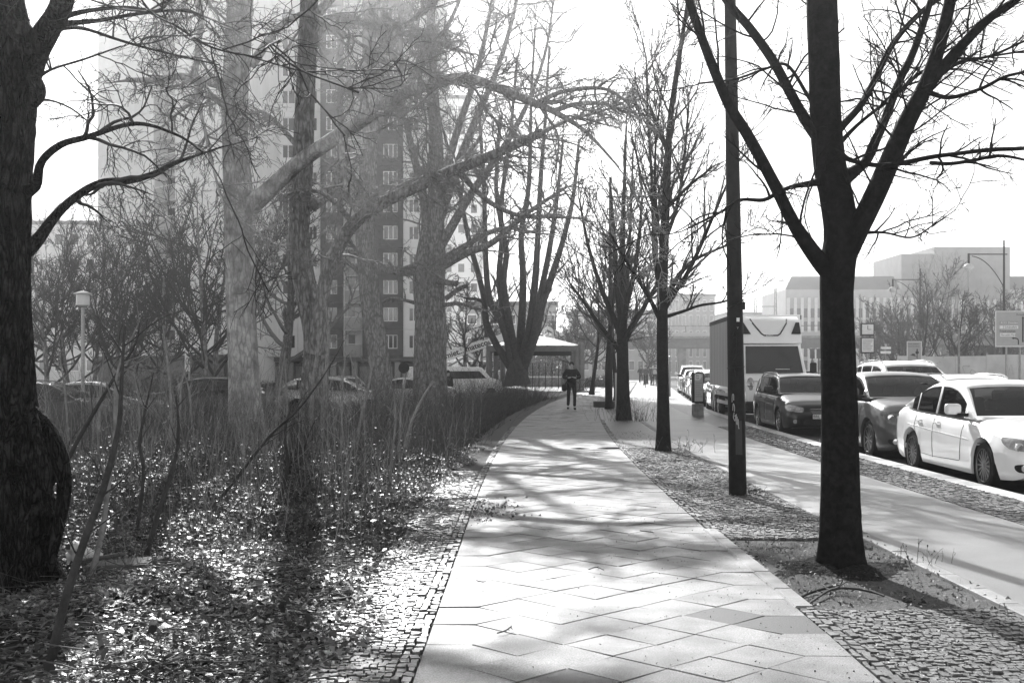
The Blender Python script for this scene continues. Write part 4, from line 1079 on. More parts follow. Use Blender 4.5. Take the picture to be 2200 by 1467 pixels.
def make_car(name, label, pr, loc, rz, pm, group=None, rim=RIMS, spokes=10, detail=True, plate=None, cat='car', z=-.12, lamp=None, wheelkey=None, front='plain'):
    L, W, Hh, fo, wb, wr = pr['L'], pr['W'], pr['H'], pr['fo'], pr['wb'], pr['wr']
    car = empty(name, (loc[0], loc[1], z), rz, label, cat, group)
    # stations by distance from the nose
    df = np.unique(np.r_[0, .015, .04, .08, .13, .2, np.linspace(.28, L - .3, 86), L - .2, L - .12, L - .06, L - .02, L])
    top = smooth1(interp(df, pr['top']), 3)
    hw = W / 2 * np.minimum(interp(df, [(0, .70), (.015, .765), (.04, .82), (.08, .865), (.13, .90), (.2, .93), (.35, .965), (.7, 1), (9, 1)]),
                            interp(L - df, [(0, .78), (.02, .83), (.06, .88), (.12, .92), (.3, .965), (.7, 1), (9, 1)]))
    bot = np.maximum(interp(df, [(0, .27), (.03, .22), (.1, .19), (.5, .17), (L - .5, .2), (L - .1, .26), (L, .36)]), .0)
    arch = wr + .055
    za = bot.copy()
    for xw in (fo, fo + wb):
        d2 = arch ** 2 - (df - xw) ** 2
        za = np.where(d2 > 0, np.maximum(za, wr - .01 + np.sqrt(np.maximum(d2, 0)) * .97), za)
    rows = []
    for i in range(len(df)):
        w, zt, zb = hw[i], top[i], za[i]; zl = bot[i]
        h = zt - zl
        lv = lambda f: max(zl + f * h, zb + .012 + .02 * f)
        bulge = 1.0 + (.012 if zb > zl + .05 else 0)
        half = [(0, zb + .01), (w * .80, zb), (w * .955 * bulge, zb + .001), (w * .985 * bulge, lv(.12)), (w * bulge, lv(.35)), (w * bulge, lv(.58)), (w * .985, lv(.76)), (w * .945, lv(.90)), (w * .87, lv(.975)), (w * .75, zt + .008), (w * .4, zt + .028), (0, zt + .034)]
        rows.append(half)
    m = len(rows[0]); ring = 2 * m - 2
    bm = bmesh.new(); G = []
    for i, half in enumerate(rows):
        x = L / 2 - df[i]
        pts = [(x, y, zz) for (y, zz) in half] + [(x, -y, zz) for (y, zz) in half[-2:0:-1]]
        G.append([bm.verts.new(p) for p in pts])
    for i in range(len(G) - 1):
        for j in range(ring):
            bm.faces.new((G[i][j], G[i][(j+1) % ring], G[i+1][(j+1) % ring], G[i+1][j]))
    bm.faces.new(G[0]); bm.faces.new(list(reversed(G[-1])))
    bmesh.ops.recalc_face_normals(bm, faces=bm.faces)
    bvh = BVHTree.FromBMesh(bm)
    me = bpy.data.meshes.new('body'); bm.to_mesh(me); bm.free()
    me.polygons.foreach_set('use_smooth', np.ones(len(me.polygons), dtype=bool)); me.set_sharp_from_angle(angle=R(32))
    link('body', me, pm, car)
    # underbody
    MB().bx(-L/2 + .25, L/2 - .25, -W/2 + .24, W/2 - .24, .17, .62).build('underbody', TRIM, car, smooth=None)
    # greenhouse
    ws, rw, sides = pr['ws'], pr['rw'], pr['side']
    st = sorted(set(np.round(np.r_[np.linspace(ws[0], ws[1], 9), np.linspace(rw[0], rw[1], 7), np.ravel(sides), np.linspace(ws[1], rw[0], 9)], 4)))
    st = [s for i, s in enumerate(st) if i == 0 or s - st[i-1] > .012]
    st = np.array(st)
    rt = smooth1(interp(np.linspace(ws[0], rw[1], 200), pr['roof']), 12); rt = np.interp(st, np.linspace(ws[0], rw[1], 200), rt)
    bt = np.interp(st, df, top) - .004; bw_ = np.interp(st, df, hw) * .915
    bm = bmesh.new(); G = []
    for i, s in enumerate(st):
        x = L / 2 - s; b, tz, w = bt[i], max(rt[i], bt[i] + .012), bw_[i]; hh = tz - b
        f = min(1, hh / .42)
        wr_ = w - .30 * hh - .02
        rl = .10 * f + .02
        half = [(w, b), (w - .20 * hh, b + .82 * hh), (wr_ - .015, b + .945 * hh), (wr_ - .055 * f - .01, b + .995 * hh), (wr_ * .5, tz + .018 * f), (0, tz + .026 * f)]
        pts = [(x, y, zz) for (y, zz) in half] + [(x, -y, zz) for (y, zz) in half[-2::-1]]
        G.append([bm.verts.new(p) for p in pts])
    nr = len(G[0]); cats = {}
    def inside(a, b, lo, hi): return a > lo - .006 and b < hi + .006
    for i in range(len(st) - 1):
        for j in range(nr - 1):
            a, b = st[i], st[i+1]; kcat = 'cabin'
            jj = min(j, nr - 2 - j); sd_ = 'l' if j < nr / 2 - .5 else 'r'
            if jj == 0:
                for q, (lo, hi) in enumerate(sides):
                    if inside(a, b, lo, hi): kcat = 'side_window|%s%d' % (sd_, q)
            if jj in (3, 4) and inside(a, b, ws[0] + .06, ws[1] - .02): kcat = 'windscreen|'
            if jj in (3, 4) and inside(a, b, rw[0] + .05, rw[1] - .06): kcat = 'rear_window|'
            fc = bm.faces.new((G[i][j], G[i][j+1], G[i+1][j+1], G[i+1][j]))
            cats.setdefault(kcat, []).append(fc)
    bmesh.ops.recalc_face_normals(bm, faces=bm.faces)
    bm.normal_update()
    for kcat, fs in cats.items():
        nm = kcat.split('|')[0]
        vs = {}; V = []; Fc = []
        for f_ in fs:
            idx = []
            for v in f_.verts:
                if v not in vs: vs[v] = len(V); V.append(tuple(v.co))
                idx.append(vs[v])
            Fc.append(tuple(idx))
        me = bpy.data.meshes.new(nm); me.from_pydata(V, [], Fc); me.update()
        me.polygons.foreach_set('use_smooth', np.ones(len(me.polygons), dtype=bool)); me.set_sharp_from_angle(angle=R(55))
        o = link(nm, me, pm if nm == 'cabin' else CARGL, car)
        if nm == 'cabin':
            sm = o.modifiers.new('thick', 'SOLIDIFY'); sm.thickness = .02; sm.offset = -1
    bm.free()
    # interior
    zf = float(np.interp(2.3, df, top))
    MB().bx(L/2 - rw[1] + .25, L/2 - ws[0] - .22, -W/2*.84, W/2*.84, zf - .1, zf + .045).build('dashboard', SEAT, car, smooth=None)
    def seat(x, y, hh=.0):
        s = MB(); s.box((x, y, zf + .10 + hh), (.16, .50, .42), (0, -.2, 0)); s.box((x - .07, y, zf + .36 + hh), (.10, .27, .17), (0, -.15, 0))
        s.build('seat', SEAT, car, bevel=.05)
    sc_ = Hh / 1.46
    for y in (-.37, .37): seat(L/2 - ws[1] - .55, y, -.06)
    for y in (-.40, .40): seat(L/2 - rw[0] + .15, y, -.10)
    tw = MB(); tw.tube([(L/2 - ws[1] + .28 + .06*math.sin(a), .37 + .18*math.cos(a), zf + .10 + .17*math.sin(a)) for a in np.linspace(0, 2*math.pi, 19)], .016, 6, caps=False)
    tw.build('steering_wheel', TRIM, car)
    MB().box((L/2 - ws[1] + .05, 0, float(np.interp(ws[1], st, rt)) - .13), (.03, .24, .07)).build('rear_view_mirror', TRIM, car, bevel=.01)
    # wheels
    ty, rm = wheel_meshes(wr, spokes, wheelkey or (round(wr, 3), spokes, rim.name))
    for xw in (fo, fo + wb):
        for s in (1, -1):
            o = link('wheel', ty, RUBBER, car); o.location = (L/2 - xw, s * (W/2 - .12), wr)
            o.rotation_euler = (0, .5 * xw, 0 if s > 0 else math.pi)
            link('rim', rm, rim, o)
        MB().lathe([(arch - .012, -W/2 + .03), (arch - .012, W/2 - .03)], 24, (L/2 - xw, 0, wr), 'Y', caps=False).build('wheel_arch', TRIM, car, fix=False)
    # ---- surface patches
    def hit(kind, a, b):
        if kind == 'front': o_, d_ = Vector((6, a, b)), Vector((-1, 0, 0))
        elif kind == 'left': o_, d_ = Vector((a, 4, b)), Vector((0, -1, 0))
        elif kind == 'right': o_, d_ = Vector((a, -4, b)), Vector((0, 1, 0))
        else: o_, d_ = Vector((-6, a, b)), Vector((1, 0, 0))
        p, n, _, _ = bvh.ray_cast(o_, d_)
        return p, n
    def patch(nm, kind, corners, mat, off=.006, nu=10, nv=6, th=.012, rnd=.0):
        c = [Vector(q) for q in corners]; V = []; ok = True
        for i in range(nu + 1):
            for j in range(nv + 1):
                u, v = i / nu, j / nv
                if rnd:                                            # pull the corners in: rounded outline
                    cu, cv = u*2-1, v*2-1
                    k_ = 1 - rnd * (cu*cu) * (cv*cv)
                    u, v = (cu*k_+1)/2, (cv*k_+1)/2
                q = (c[0]*(1-u) + c[1]*u) * (1-v) + (c[3]*(1-u) + c[2]*u) * v
                p, n = hit(kind, q.x, q.y)
                if p is None: return None
                V.append((p + n * off, p - n * th))
        b = MB(); idx = lambda i, j: i*(nv+1)+j; N_ = (nu+1)*(nv+1)
        Fc = []
        for i in range(nu):
            for j in range(nv):
                Fc.append((idx(i,j), idx(i+1,j), idx(i+1,j+1), idx(i,j+1)))
        bd = [idx(i,0) for i in range(nu+1)] + [idx(nu,j) for j in range(1,nv+1)] + [idx(i,nv) for i in range(nu-1,-1,-1)] + [idx(0,j) for j in range(nv-1,0,-1)]
        for q in range(len(bd)):
            a_, b_ = bd[q], bd[(q+1) % len(bd)]
            Fc.append((a_, b_, N_+b_, N_+a_))
        b.add([v[0] for v in V] + [v[1] for v in V], Fc)
        return b.build(nm, mat, car, smooth=45)
    def seam(nm, kind, pts, mat=TRIM, r=.005, off=.0):
        P = []
        for i in range(len(pts) - 1):
            for t in np.linspace(0, 1, 8)[:-1]:
                q = Vector(pts[i]).lerp(Vector(pts[i+1]), t); p, n = hit(kind, q.x, q.y)
                if p is not None: P.append(p + n * off)
        q = pts[-1]; p, n = hit(kind, q[0], q[1])
        if p is not None: P.append(p + n * off)
        if len(P) > 2:
            b = MB(); b.tube(P, r, 5); return b.build(nm, mat, car)
    zh = float(np.interp(.25, df, top))
    for s in (1, -1):
        if front == 'round':
            hc = [(s*.475*W, zh + .0), (s*.27*W, zh - .085), (s*.26*W, zh - .26), (s*.44*W, zh - .25)]
        else:
            hc = [(s*.462*W, zh + .0), (s*.24*W, zh - .085), (s*.27*W, zh - .20), (s*.46*W, zh - .16)]
        patch('headlight', 'front', hc, LAMPG if front != 'round' else M('dark_headlamp_glass', .04, .12, scale=14, rough=.08, spec=.9, coat=1.0), .010, rnd=.12 if front != 'round' else .26)
        for fy, rr_ in ((.40, .055), (.325, .045)):
            p, n = hit('front', s*fy*W, zh - .125)
            if p is not None:
                b = MB(); b.lathe([(rr_, -.01), (rr_, .012), (rr_*.8, .016), (rr_*.75, .004), (.001, .004)], 16, (0,0,0), 'X')
                o = b.build('lamp_lens', LAMPL, car); o.location = p
        patch('fog_lamp_recess', 'front', [(s*.44*W, .40), (s*.30*W, .40), (s*.30*W, .29), (s*.42*W, .29)], TRIM, .004, rnd=.2)
        p, n = hit('front', s*.37*W, .35)
        if p is not None:
            o = MB().lathe([(.05, -.01), (.05, .012), (.001, .014)], 16, (0,0,0), 'X').build('fog_lamp', LAMPL, car); o.location = p
        # side mirror
        mx = L/2 - ws[0] - .36
        b = MB(); b.box((mx, s*(W/2 + .11), zf + .11), (.11, .23, .15)); b.build('side_mirror', pm, car, bevel=.045)
        MB().box((mx - .065, s*(W/2 + .10), zf + .10), (.02, .19, .12)).build('mirror_glass', M('mirror_glass', .02, .03, rough=.03, spec=1.0), car, bevel=.02)
        MB().box((mx + .02, s*(W/2 - .02), zf + .03), (.07, .16, .05)).build('mirror_foot', TRIM, car, bevel=.01)
        if detail:
            k = 'left' if s > 0 else 'right'
            x0 = L/2 - sides[0][0] + .12; x1 = L/2 - sides[0][1] - .04; x2 = L/2 - sides[1][1] + .02
            zt_ = zf - .02
            seam('door_seam', k, [(x0 - .10, .34), (x0 - .06, .6), (x0 - .02, zt_)])
            seam('door_seam', k, [(x1, .30), (x1, .6), (x1, zt_)])
            seam('door_seam', k, [(x2 + .28, .34), (x2 + .20, .55), (x2 + .02, .72), (x2, zt_)])
            seam('side_crease', k, [(x0 + .2, zf - .30), (x1, zf - .245), (x2 - .3, zf - .19)], pm, .008, -.002)
            seam('sill_line', k, [(x0 - .12, .33), (x1, .315), (x2 + .28, .33)], TRIM, .006)
            for xh in (x1 + .16, x2 + .2):
                p, n = hit(k, xh, zf - .12)
                if p is not None:
                    h_ = MB(); h_.tube([p + Vector((-.09, s*.0, 0)), p + Vector((-.07, s*.03, 0)), p + Vector((.07, s*.03, 0)), p + Vector((.09, 0, 0))], .013, 6)
                    h_.build('door_handle', pm, car)
        patch('tail_light', 'back', [(s*.46*W, zf - .06), (s*.30*W, zf - .08), (s*.30*W, zf - .22), (s*.46*W, zf - .22)], M('tail_lamp', .08, .1, rough=.15), .006)
    if front == 'round':
        patch('grille', 'front', [(-.33*W, .62), (.33*W, .62), (.25*W, .47), (-.25*W, .47)], TRIM, .006, 14, 4, rnd=.1)
        patch('lower_intake', 'front', [(-.36*W, .37), (.36*W, .37), (.31*W, .25), (-.31*W, .25)], TRIM, .005, 14, 4, rnd=.1)
    else:
        patch('grille', 'front', [(-.20*W, zh - .07), (.20*W, zh - .07), (.165*W, zh - .21), (-.165*W, zh - .21)], TRIM, .006, 12, 4, rnd=.06)
        for q in (.11, .15, .19):
            seam('grille_bar', 'front', [(-.17*W, zh - q), (0, zh - q), (.17*W, zh - q)], CHROME, .007, .010)
        patch('lower_intake', 'front', [(-.24*W, .40), (.24*W, .40), (.27*W, .28), (-.27*W, .28)], TRIM, .005, 12, 4, rnd=.05)
    if plate:
        p, n = hit('front', 0, .47)
        o = MB().box((p.x + .02, 0, .47), (.012, .52, .11)).build('number_plate', PLATE, car, bevel=.004)
        text_obj('plate_lettering', plate, .10, (p.x + .0275, -.25, .47), (R(90), 0, R(90)), INK, car, sx=.95)
    if pr['rails']:
        for s in (1, -1):
            P = []
            for q in np.linspace(ws[1] + .1, rw[0] + .02, 12):
                i_ = np.interp(q, st, range(len(st))); hh = np.interp(q, st, rt); w = np.interp(q, st, bw_); b_ = np.interp(q, st, bt)
                P.append((L/2 - q, s*(w - .30*(hh - b_) - .05), hh + .035))
            P[0] = (P[0][0] + .08, P[0][1], P[0][2] - .05); P[-1] = (P[-1][0] - .08, P[-1][1], P[-1][2] - .05)
            b = MB(); b.tube(P, .018, 6); b.build('roof_rail', CHROME, car)
    return car

def car_copy(src, label, loc, rz, pm=None, z=-.12, group=None):
    c = copy_tree(src); c.location = (loc[0], loc[1], z); c.rotation_euler = (0, 0, rz)
    tag(c, label, 'car', group)
    for ch in list(c.children):
        if ch.name.startswith('plate_lettering'): bpy.data.objects.remove(ch)
    if pm is not None:
        for ch in c.children:
            if ch.name.split('.')[0] in ('body', 'cabin', 'side_mirror', 'door_handle', 'side_crease'):
                ch.data = ch.data.copy(); ch.data.materials.clear(); ch.data.materials.append(pm)
    return c

DN = -math.pi / 2                                     # facing the camera
PK = 'cars parked along the kerb'
sedan = make_car('parked_car', 'white saloon nearest the camera at the kerb, with dark multi-spoke wheels', SEDAN, (7.15, 17.0), DN, P_WHITE, PK, RIMB, 16)
hatch = make_car('parked_car', 'grey crossover with big oval headlights behind the white saloon', HATCH, (7.30, 22.2), DN, P_GREY, PK, RIMB, 10, front='round')
estate = make_car('parked_car', 'black estate car with roof rails in front of the truck', ESTATE, (7.47, 30.0), DN - .02, P_BLACK, PK, RIMS, 10, plate='BRL')
TR = 'cars queuing in the traffic lane'
car_copy(estate, 'white estate with roof rails half hidden behind the white saloon', (9.55, 24.2), DN, P_WHITE, group=TR)
suv = make_car('moving_car', 'tall white sport utility car with roof rails in the traffic lane', SUV, (10.15, 30.0), DN, P_WHITE, TR, RIMS, 10)
far_lab = [(44.8, 'silver hatchback parked right behind the truck', 'h', P_SILVER), (51.0, 'dark estate parked second behind the truck', 'e', P_DARK), (57.0, 'white hatchback parked third behind the truck', 'h', P_WHITE),
           (63.5, 'pale saloon parked fourth behind the truck', 's', P_PALE), (70.0, 'black hatchback parked fifth behind the truck', 'h', P_BLACK), (77.0, 'white sport utility car parked last before the square', 'u', P_WHITE)]
SRC = {'h': hatch, 'e': estate, 's': sedan, 'u': suv}
for (y, lab, k, pm) in far_lab:
    slope = .115 if y > 60 else .0024 * (y - 12)
    car_copy(SRC[k], lab, (7.2 + float(bend(y)), y), DN - slope, pm, group=PK)
for (x, y, lab, k, pm) in [(11.0, 62, 'white van-like car in the far traffic lane left of the truck', 'u', P_PALE), (11.3, 76, 'small silver car far up the traffic lane', 'h', P_SILVER), (11.2, 92, 'most distant white car before the bridge', 'u', P_WHITE)]:
    car_copy(SRC[k], lab, (x - .6 + float(bend(y)), y), DN - .11, pm, group=TR)
LT = 'cars in the car park behind the bed'
lotcars = [(-13.4, 33.5, 0.05, 'e', P_DARK, 'dark estate side-on beside the massive left trunk'), (-13.2, 37.5, 0.0, 's', P_SILVER, 'silver saloon side-on below the disc-topped lantern'), (-10.9, 41.0, math.pi, 'h', P_BLACK, 'black hatchback side-on just left of the pale trunk'),
           (-6.6, 44.0, 0.0, 'h', P_SILVER, 'silver hatchback between the pale and forked trunks'), (-8.3, 51, DN - .5, 'e', P_DARK, 'dark estate behind the forked trunk'), (-4.9, 54, 2.6, 's', P_PALE, 'pale saloon with glinting windscreen behind the slim leaning trunk'),
           (-24.0, 44, 0, 'h', P_DARK, 'dark hatchback parked deep left of the lantern')]
for (x, y, rz, k, pm, lab) in lotcars:
    car_copy(SRC[k], lab, (x, y), rz, pm, z=-.36, group=LT)

# ---- box truck
tk = empty('box_truck', (7.75, 34.0, -.12), DN - .06, 'white box truck with curtain side and roof spoiler behind the black estate', 'truck')
CURTN = M('truck_curtain', .34, .42, scale=2, rough=.6, stretch=(6, 1, .4)); TWH = M('truck_white', .82, .86, scale=2, rough=.35, coat=.6)
def tb(nm, x0, x1, y0, y1, z0, z1, mat, bev=.02): return MB().bx(x0, x1, y0, y1, z0, z1).build(nm, mat, tk, smooth=None, bevel=bev)
# local x forward, front of cab at 0
tb('box_body', -8.0, -2.15, -1.08, 1.08, 1.02, 3.28, TWH)
for s in (1, -1):
    n = 60; P = []
    xs = np.linspace(-7.95, -2.2, n)
    V = []
    for i, x in enumerate(xs):
        y = s * (1.086 + .010 * math.sin(x * 22) + .006 * math.sin(x * 57))
        V += [(x, y, 1.05), (x, y, 3.12)]
    b = MB(); b.add(V, [(2*i, 2*i+2, 2*i+3, 2*i+1) for i in range(n-1)]); b.build('curtain_side', CURTN, tk)
    tb('side_guard', -6.2, -3.2, s*1.0, s*1.04, .45, .56, M('galv', .4, .5, rough=.4, metal=.6), 0); tb('side_guard', -6.2, -3.2, s*1.0, s*1.04, .72, .83, MATS['galv'], 0)
    tb('roof_edge', -8.0, -2.15, s*1.05, s*1.10, 3.13, 3.27, TRIM, .01)
tb('chassis', -7.8, -.9, -.45, .45, .55, 1.0, TRIM)
for xw in (-.95, -5.9, -7.0):
    for s in (1, -1):
        ty, rm = wheel_meshes(.36, 8, 'truck'); o = link('wheel', ty, RUBBER, tk); o.location = (xw, s*.92, .36); o.rotation_euler = (0, 0, 0 if s > 0 else math.pi); link('rim', rm, RIMS, o)
# cab: side profile swept across
cab = [(-.05, .42), (.0, .62), (-.02, .98), (-.10, 1.22), (-.42, 1.42), (-.50, 1.46), (-1.02, 2.28), (-1.12, 2.34), (-2.05, 2.36), (-2.05, .5)]
def cabw(z): return .98 - .10 * max(0, (z - 1.3)) - .04 * max(0, .7 - z)
V = []
for (x, zz) in cab:
    ins = .16 if x > -.15 else .02
    V += [(x, cabw(zz) - ins * .5, zz), (x, -cabw(zz) + ins * .5, zz)]
n = len(cab); b = MB(); Fc = [(2*i, 2*i+1, 2*((i+1) % n)+1, 2*((i+1) % n)) for i in range(n)] + [tuple(2*i for i in range(n)), tuple(2*i+1 for i in range(n-1, -1, -1))]
b.add(V, Fc); b.build('cab', TWH, tk, smooth=30, bevel=.05)
b = MB(); b.add([(-.485, .84, 1.475), (-.485, -.84, 1.475), (-1.03, -.78, 2.275), (-1.03, .78, 2.275), (-.505, .84, 1.455), (-.505, -.84, 1.455), (-1.05, -.78, 2.255), (-1.05, .78, 2.255)], [(0, 1, 2, 3), (0, 4, 5, 1), (3, 2, 6, 7)])
WSG = M('dark_windscreen', .012, .03, scale=2, rough=.05, spec=.8, coat=1.0)
o = b.build('windscreen', WSG, tk, smooth=None); o.location = (.012, 0, .012)
MB().box((-.60, .25, 1.53), (.01, .42, .09), (0, .6, 0)).build('windscreen_note', PLATE, tk); tk.children[-1].location = (.035, 0, .03)
for s in (1, -1):
    b = MB(); b.add([(-.80, s*.905, 1.42), (-1.75, s*.905, 1.42), (-1.75, s*.86, 2.2), (-1.20, s*.855, 2.2)], [(0, 1, 2, 3)]); o = b.build('side_window', WSG, tk, smooth=None); o.location = (0, s*.035, 0)
    MB().box((-.62, s*1.16, 1.62), (.10, .20, .34)).build('side_mirror', TRIM, tk, bevel=.04); MB().box((-.68, s*1.0, 1.5), (.05, .22, .05)).build('mirror_arm', TRIM, tk)
    b = MB(); b.sphere((-.12, s*.76, 1.12), .17, 14, 10, (.55, .72, 1.35)); b.build('headlight', LAMPG, tk)
    for dz in (-.09, .06): MB().lathe([(.055, 0), (.05, .02), (.001, .022)], 14, (-.025, s*.76, 1.12 + dz), 'X').build('lamp_lens', LAMPL, tk)
tb('bumper', -.5, .04, -.93, .93, .30, .66, M('black_bumper', .012, .02, scale=9, rough=.45), .06)
tb('grille', -.1, .022, -.5, .5, .74, .96, TRIM, .01)
for q in (.80, .88): tb('grille_bar', .02, .03, -.48, .48, q, q + .02, CHROME, 0)
for y in (-.45, .35): MB().tube([(-.47, y, 1.47), (-.60, y + .12, 1.66), (-.66, y + .42, 1.74)], .012, 5).build('wiper', TRIM, tk)
for s in (1, -1):
    MB().tube([(-.78, s*1.0, .6), (-.80, s*1.0, 1.38)], .008, 5).build('door_seam', TRIM, tk); MB().tube([(-1.8, s*1.0, .6), (-1.8, s*.99, 1.4), (-1.8, s*.90, 2.25)], .008, 5).build('door_seam', TRIM, tk)
MB().tube([(.004, -.72, 1.02), (-.09, -.70, 1.235), (-.09, .70, 1.235), (.004, .72, 1.02)], .008, 5).build('bonnet_seam', TRIM, tk)
# roof spoiler with V-shaped panel
sp = [(-1.06, 2.36), (-1.12, 2.62), (-1.45, 3.02), (-1.85, 3.20), (-2.14, 3.22), (-2.14, 2.36)]
def spw(zz): return .96 - .03 * (zz - 2.36)
V = []
for (x, zz) in sp: V += [(x, spw(zz) - (.05 if x > -1.3 else 0), zz), (x, -spw(zz) + (.05 if x > -1.3 else 0), zz)]
n = len(sp); b = MB(); b.add(V, [(2*i, 2*i+1, 2*((i+1) % n)+1, 2*((i+1) % n)) for i in range(n)] + [tuple(2*i for i in range(n)), tuple(2*i+1 for i in range(n-1, -1, -1))])
b.build('roof_spoiler', TWH, tk, smooth=30, bevel=.04)
def onsp(y, zz): 
    xs = np.interp(zz, [2.36, 2.62, 3.02, 3.20], [-1.06, -1.12, -1.45, -1.85]); return Vector((xs + .012, y, zz))
b = MB(); b.tube([onsp(-.55, 3.12), onsp(-.5, 2.98), onsp(-.28, 2.66), onsp(-.2, 2.61), onsp(.2, 2.61), onsp(.28, 2.66), onsp(.5, 2.98), onsp(.55, 3.12)], .022, 6); b.build('spoiler_groove', TRIM, tk)
for s in (1, -1):
    b = MB(); P = [onsp(s*.89, 2.64), onsp(s*.60, 2.64), onsp(s*.78, 3.0), onsp(s*.89, 3.0)]; b.add([tuple(p + Vector((.02, 0, .01))) for p in P], [(0, 1, 2, 3)] if s < 0 else [(3, 2, 1, 0)]); b.build('spoiler_vent', TRIM, tk, smooth=None)
text_obj('spoiler_lettering', 'AERO', .085, onsp(-.16, 2.60) + Vector((.03, 0, 0)), (R(82), 0, R(90)), M('light_print', .75, .8), tk)
# small delivery van in the car park by the pavilion
van = empty('parked_van', (gx(1008, 74), 74, -.38), R(8), 'white van with long dark side window near the pavilion columns', 'van')
prof = [(-1.9, .35), (-1.95, 1.2), (-1.85, 1.9), (-1.6, 2.0), (.7, 1.95), (1.25, 1.3), (1.95, 1.08), (2.05, .6), (2.0, .35)]
MB().prism(prof, -.9, .9, 'XZ').build('body', TWH, van, smooth=30, bevel=.08)
for s in (1, -1):
    MB().prism([(-1.6, 1.2), (-1.5, 1.7), (.55, 1.7), (1.0, 1.25)], s*.902, s*.91, 'XZ').build('side_window', WSG, van, smooth=None)
    for x in (-1.2, 1.3):
        ty, rm = wheel_meshes(.33, 8, 'van'); o = link('wheel', ty, RUBBER, van); o.location = (x, s*.82, .33); link('rim', rm, RIMS, o)
# ================================================================== UNDERGROWTH
LEAFD = leaf_mat('dry_leaf', .06, .32, .34, .45, .55); IVY = leaf_mat('ivy_leaf', .015, .07, .2, .55); DRYG = leaf_mat('dry_grass', .05, .16, .3, .6)

def leaf_mesh(name, C, size, rr, tilt=.7, mat=None, aspect=.7, kind='stuff', curl=.35, parent=None):
    """N curled leaves (6 vertices, 2 quads each)"""
    N = len(C)
    yaw = rr.uniform(0, 2*np.pi, N); tl = rr.normal(0, tilt, N); tl2 = rr.normal(0, tilt, N)
    L = size * rr.uniform(.5, 1.3, N); W_ = L * aspect * rr.uniform(.6, 1.2, N); cu = rr.normal(0, curl, N)
    ax = np.stack([np.cos(yaw)*np.cos(tl), np.sin(yaw)*np.cos(tl), np.sin(tl)], 1)
    bx_ = np.stack([-np.sin(yaw)*np.cos(tl2), np.cos(yaw)*np.cos(tl2), np.sin(tl2)], 1)
    nz = np.cross(ax, bx_)
    pts = []
    for (a, b, c) in ((-.5, -.15, 0), (-.1, -.5, 1), (.5, -.12, .3), (.5, .12, .3), (-.1, .5, 1), (-.5, .15, 0)):
        pts.append(C + ax*(a*L)[:, None] + bx_*(b*W_)[:, None] + nz*(c*cu*L)[:, None])
    V = np.stack(pts, 1).reshape(-1, 3)
    i = np.arange(N)[:, None]*6
    Q = np.concatenate([i + np.array([[0, 1, 4, 5]]), i + np.array([[1, 2, 3, 4]])])
    o = link(name, quads_mesh(name, V, Q, False), mat, parent)
    if kind: o['kind'] = kind
    return o

rv = np.random.default_rng(77)
def in_bed(n, y0, y1, edge=.35, wmax=None, power=1.0):
    """points in the bed that the camera can see, denser near the camera"""
    Y = y0 + (y1 - y0) * rv.uniform(0, 1, n) ** power
    xr = path_left(Y) - edge + rv.normal(0, .10, n)
    xl = -.46 * Y - .3
    X = xl + (xr - xl) * rv.uniform(0, 1, n) ** .9
    return X, Y
# leaf litter: drifts of leaves with bare gaps, two sizes, flat and curled
def drift(x, y):
    return .5 + .22 * np.sin(1.9 * x + .7 * y + 1.1 * np.sin(.9 * y)) + .18 * np.sin(3.7 * y - 2.2 * x + 1.3 * np.sin(2.1 * x)) + .14 * np.sin(7.3 * x + 5.1 * y)
def drifted(n, y0, y1, edge, power, k):
    X, Y = in_bed(n, y0, y1, edge, power=power); ok = rv.uniform(0, 1, n) < np.clip(drift(X, Y) * k, .06, 1); return X[ok], Y[ok]
X, Y = drifted(46000, 4.6, 22, .60, 1.3, 1.15); Z = bed_z(X, Y) + .006 + np.abs(rv.normal(0, .016, len(X)))
leaf_mesh('leaf_litter', np.stack([X, Y, Z], 1), .056, rv, .22, LEAFD, .78, curl=.28)
X, Y = drifted(62000, 4.6, 27, .58, 1.35, 1.0); Z = bed_z(X, Y) + .010 + np.abs(rv.normal(0, .030, len(X)))
leaf_mesh('small_leaf_litter', np.stack([X, Y, Z], 1), .032, rv, .36, LEAFD, .6, curl=.35)
# straw and twigs lying in the litter
n = 5200; X, Y = in_bed(n, 4.8, 20, .58, power=1.2); yaw = rv.uniform(0, 6.28, n); ln = rv.uniform(.08, .42, n); z = bed_z(X, Y) + .015 + np.abs(rv.normal(0, .03, n)); tl = rv.normal(0, .12, n)
q = np.linspace(0, 1, 4)[None, :]; bow = rv.normal(0, .12, n)[:, None] * ln[:, None] * q * (1 - q) * 4
A0_ = np.stack([X[:, None] + np.cos(yaw)[:, None] * ln[:, None] * q - np.sin(yaw)[:, None] * bow, Y[:, None] + np.sin(yaw)[:, None] * ln[:, None] * q + np.cos(yaw)[:, None] * bow, z[:, None] + (tl * ln)[:, None] * q, np.repeat(rv.uniform(.0015, .005, n)[:, None], 4, 1)], -1)
o = tubes_np('straw_litter', [(A0_, 3)], STEM); o['kind'] = 'stuff'
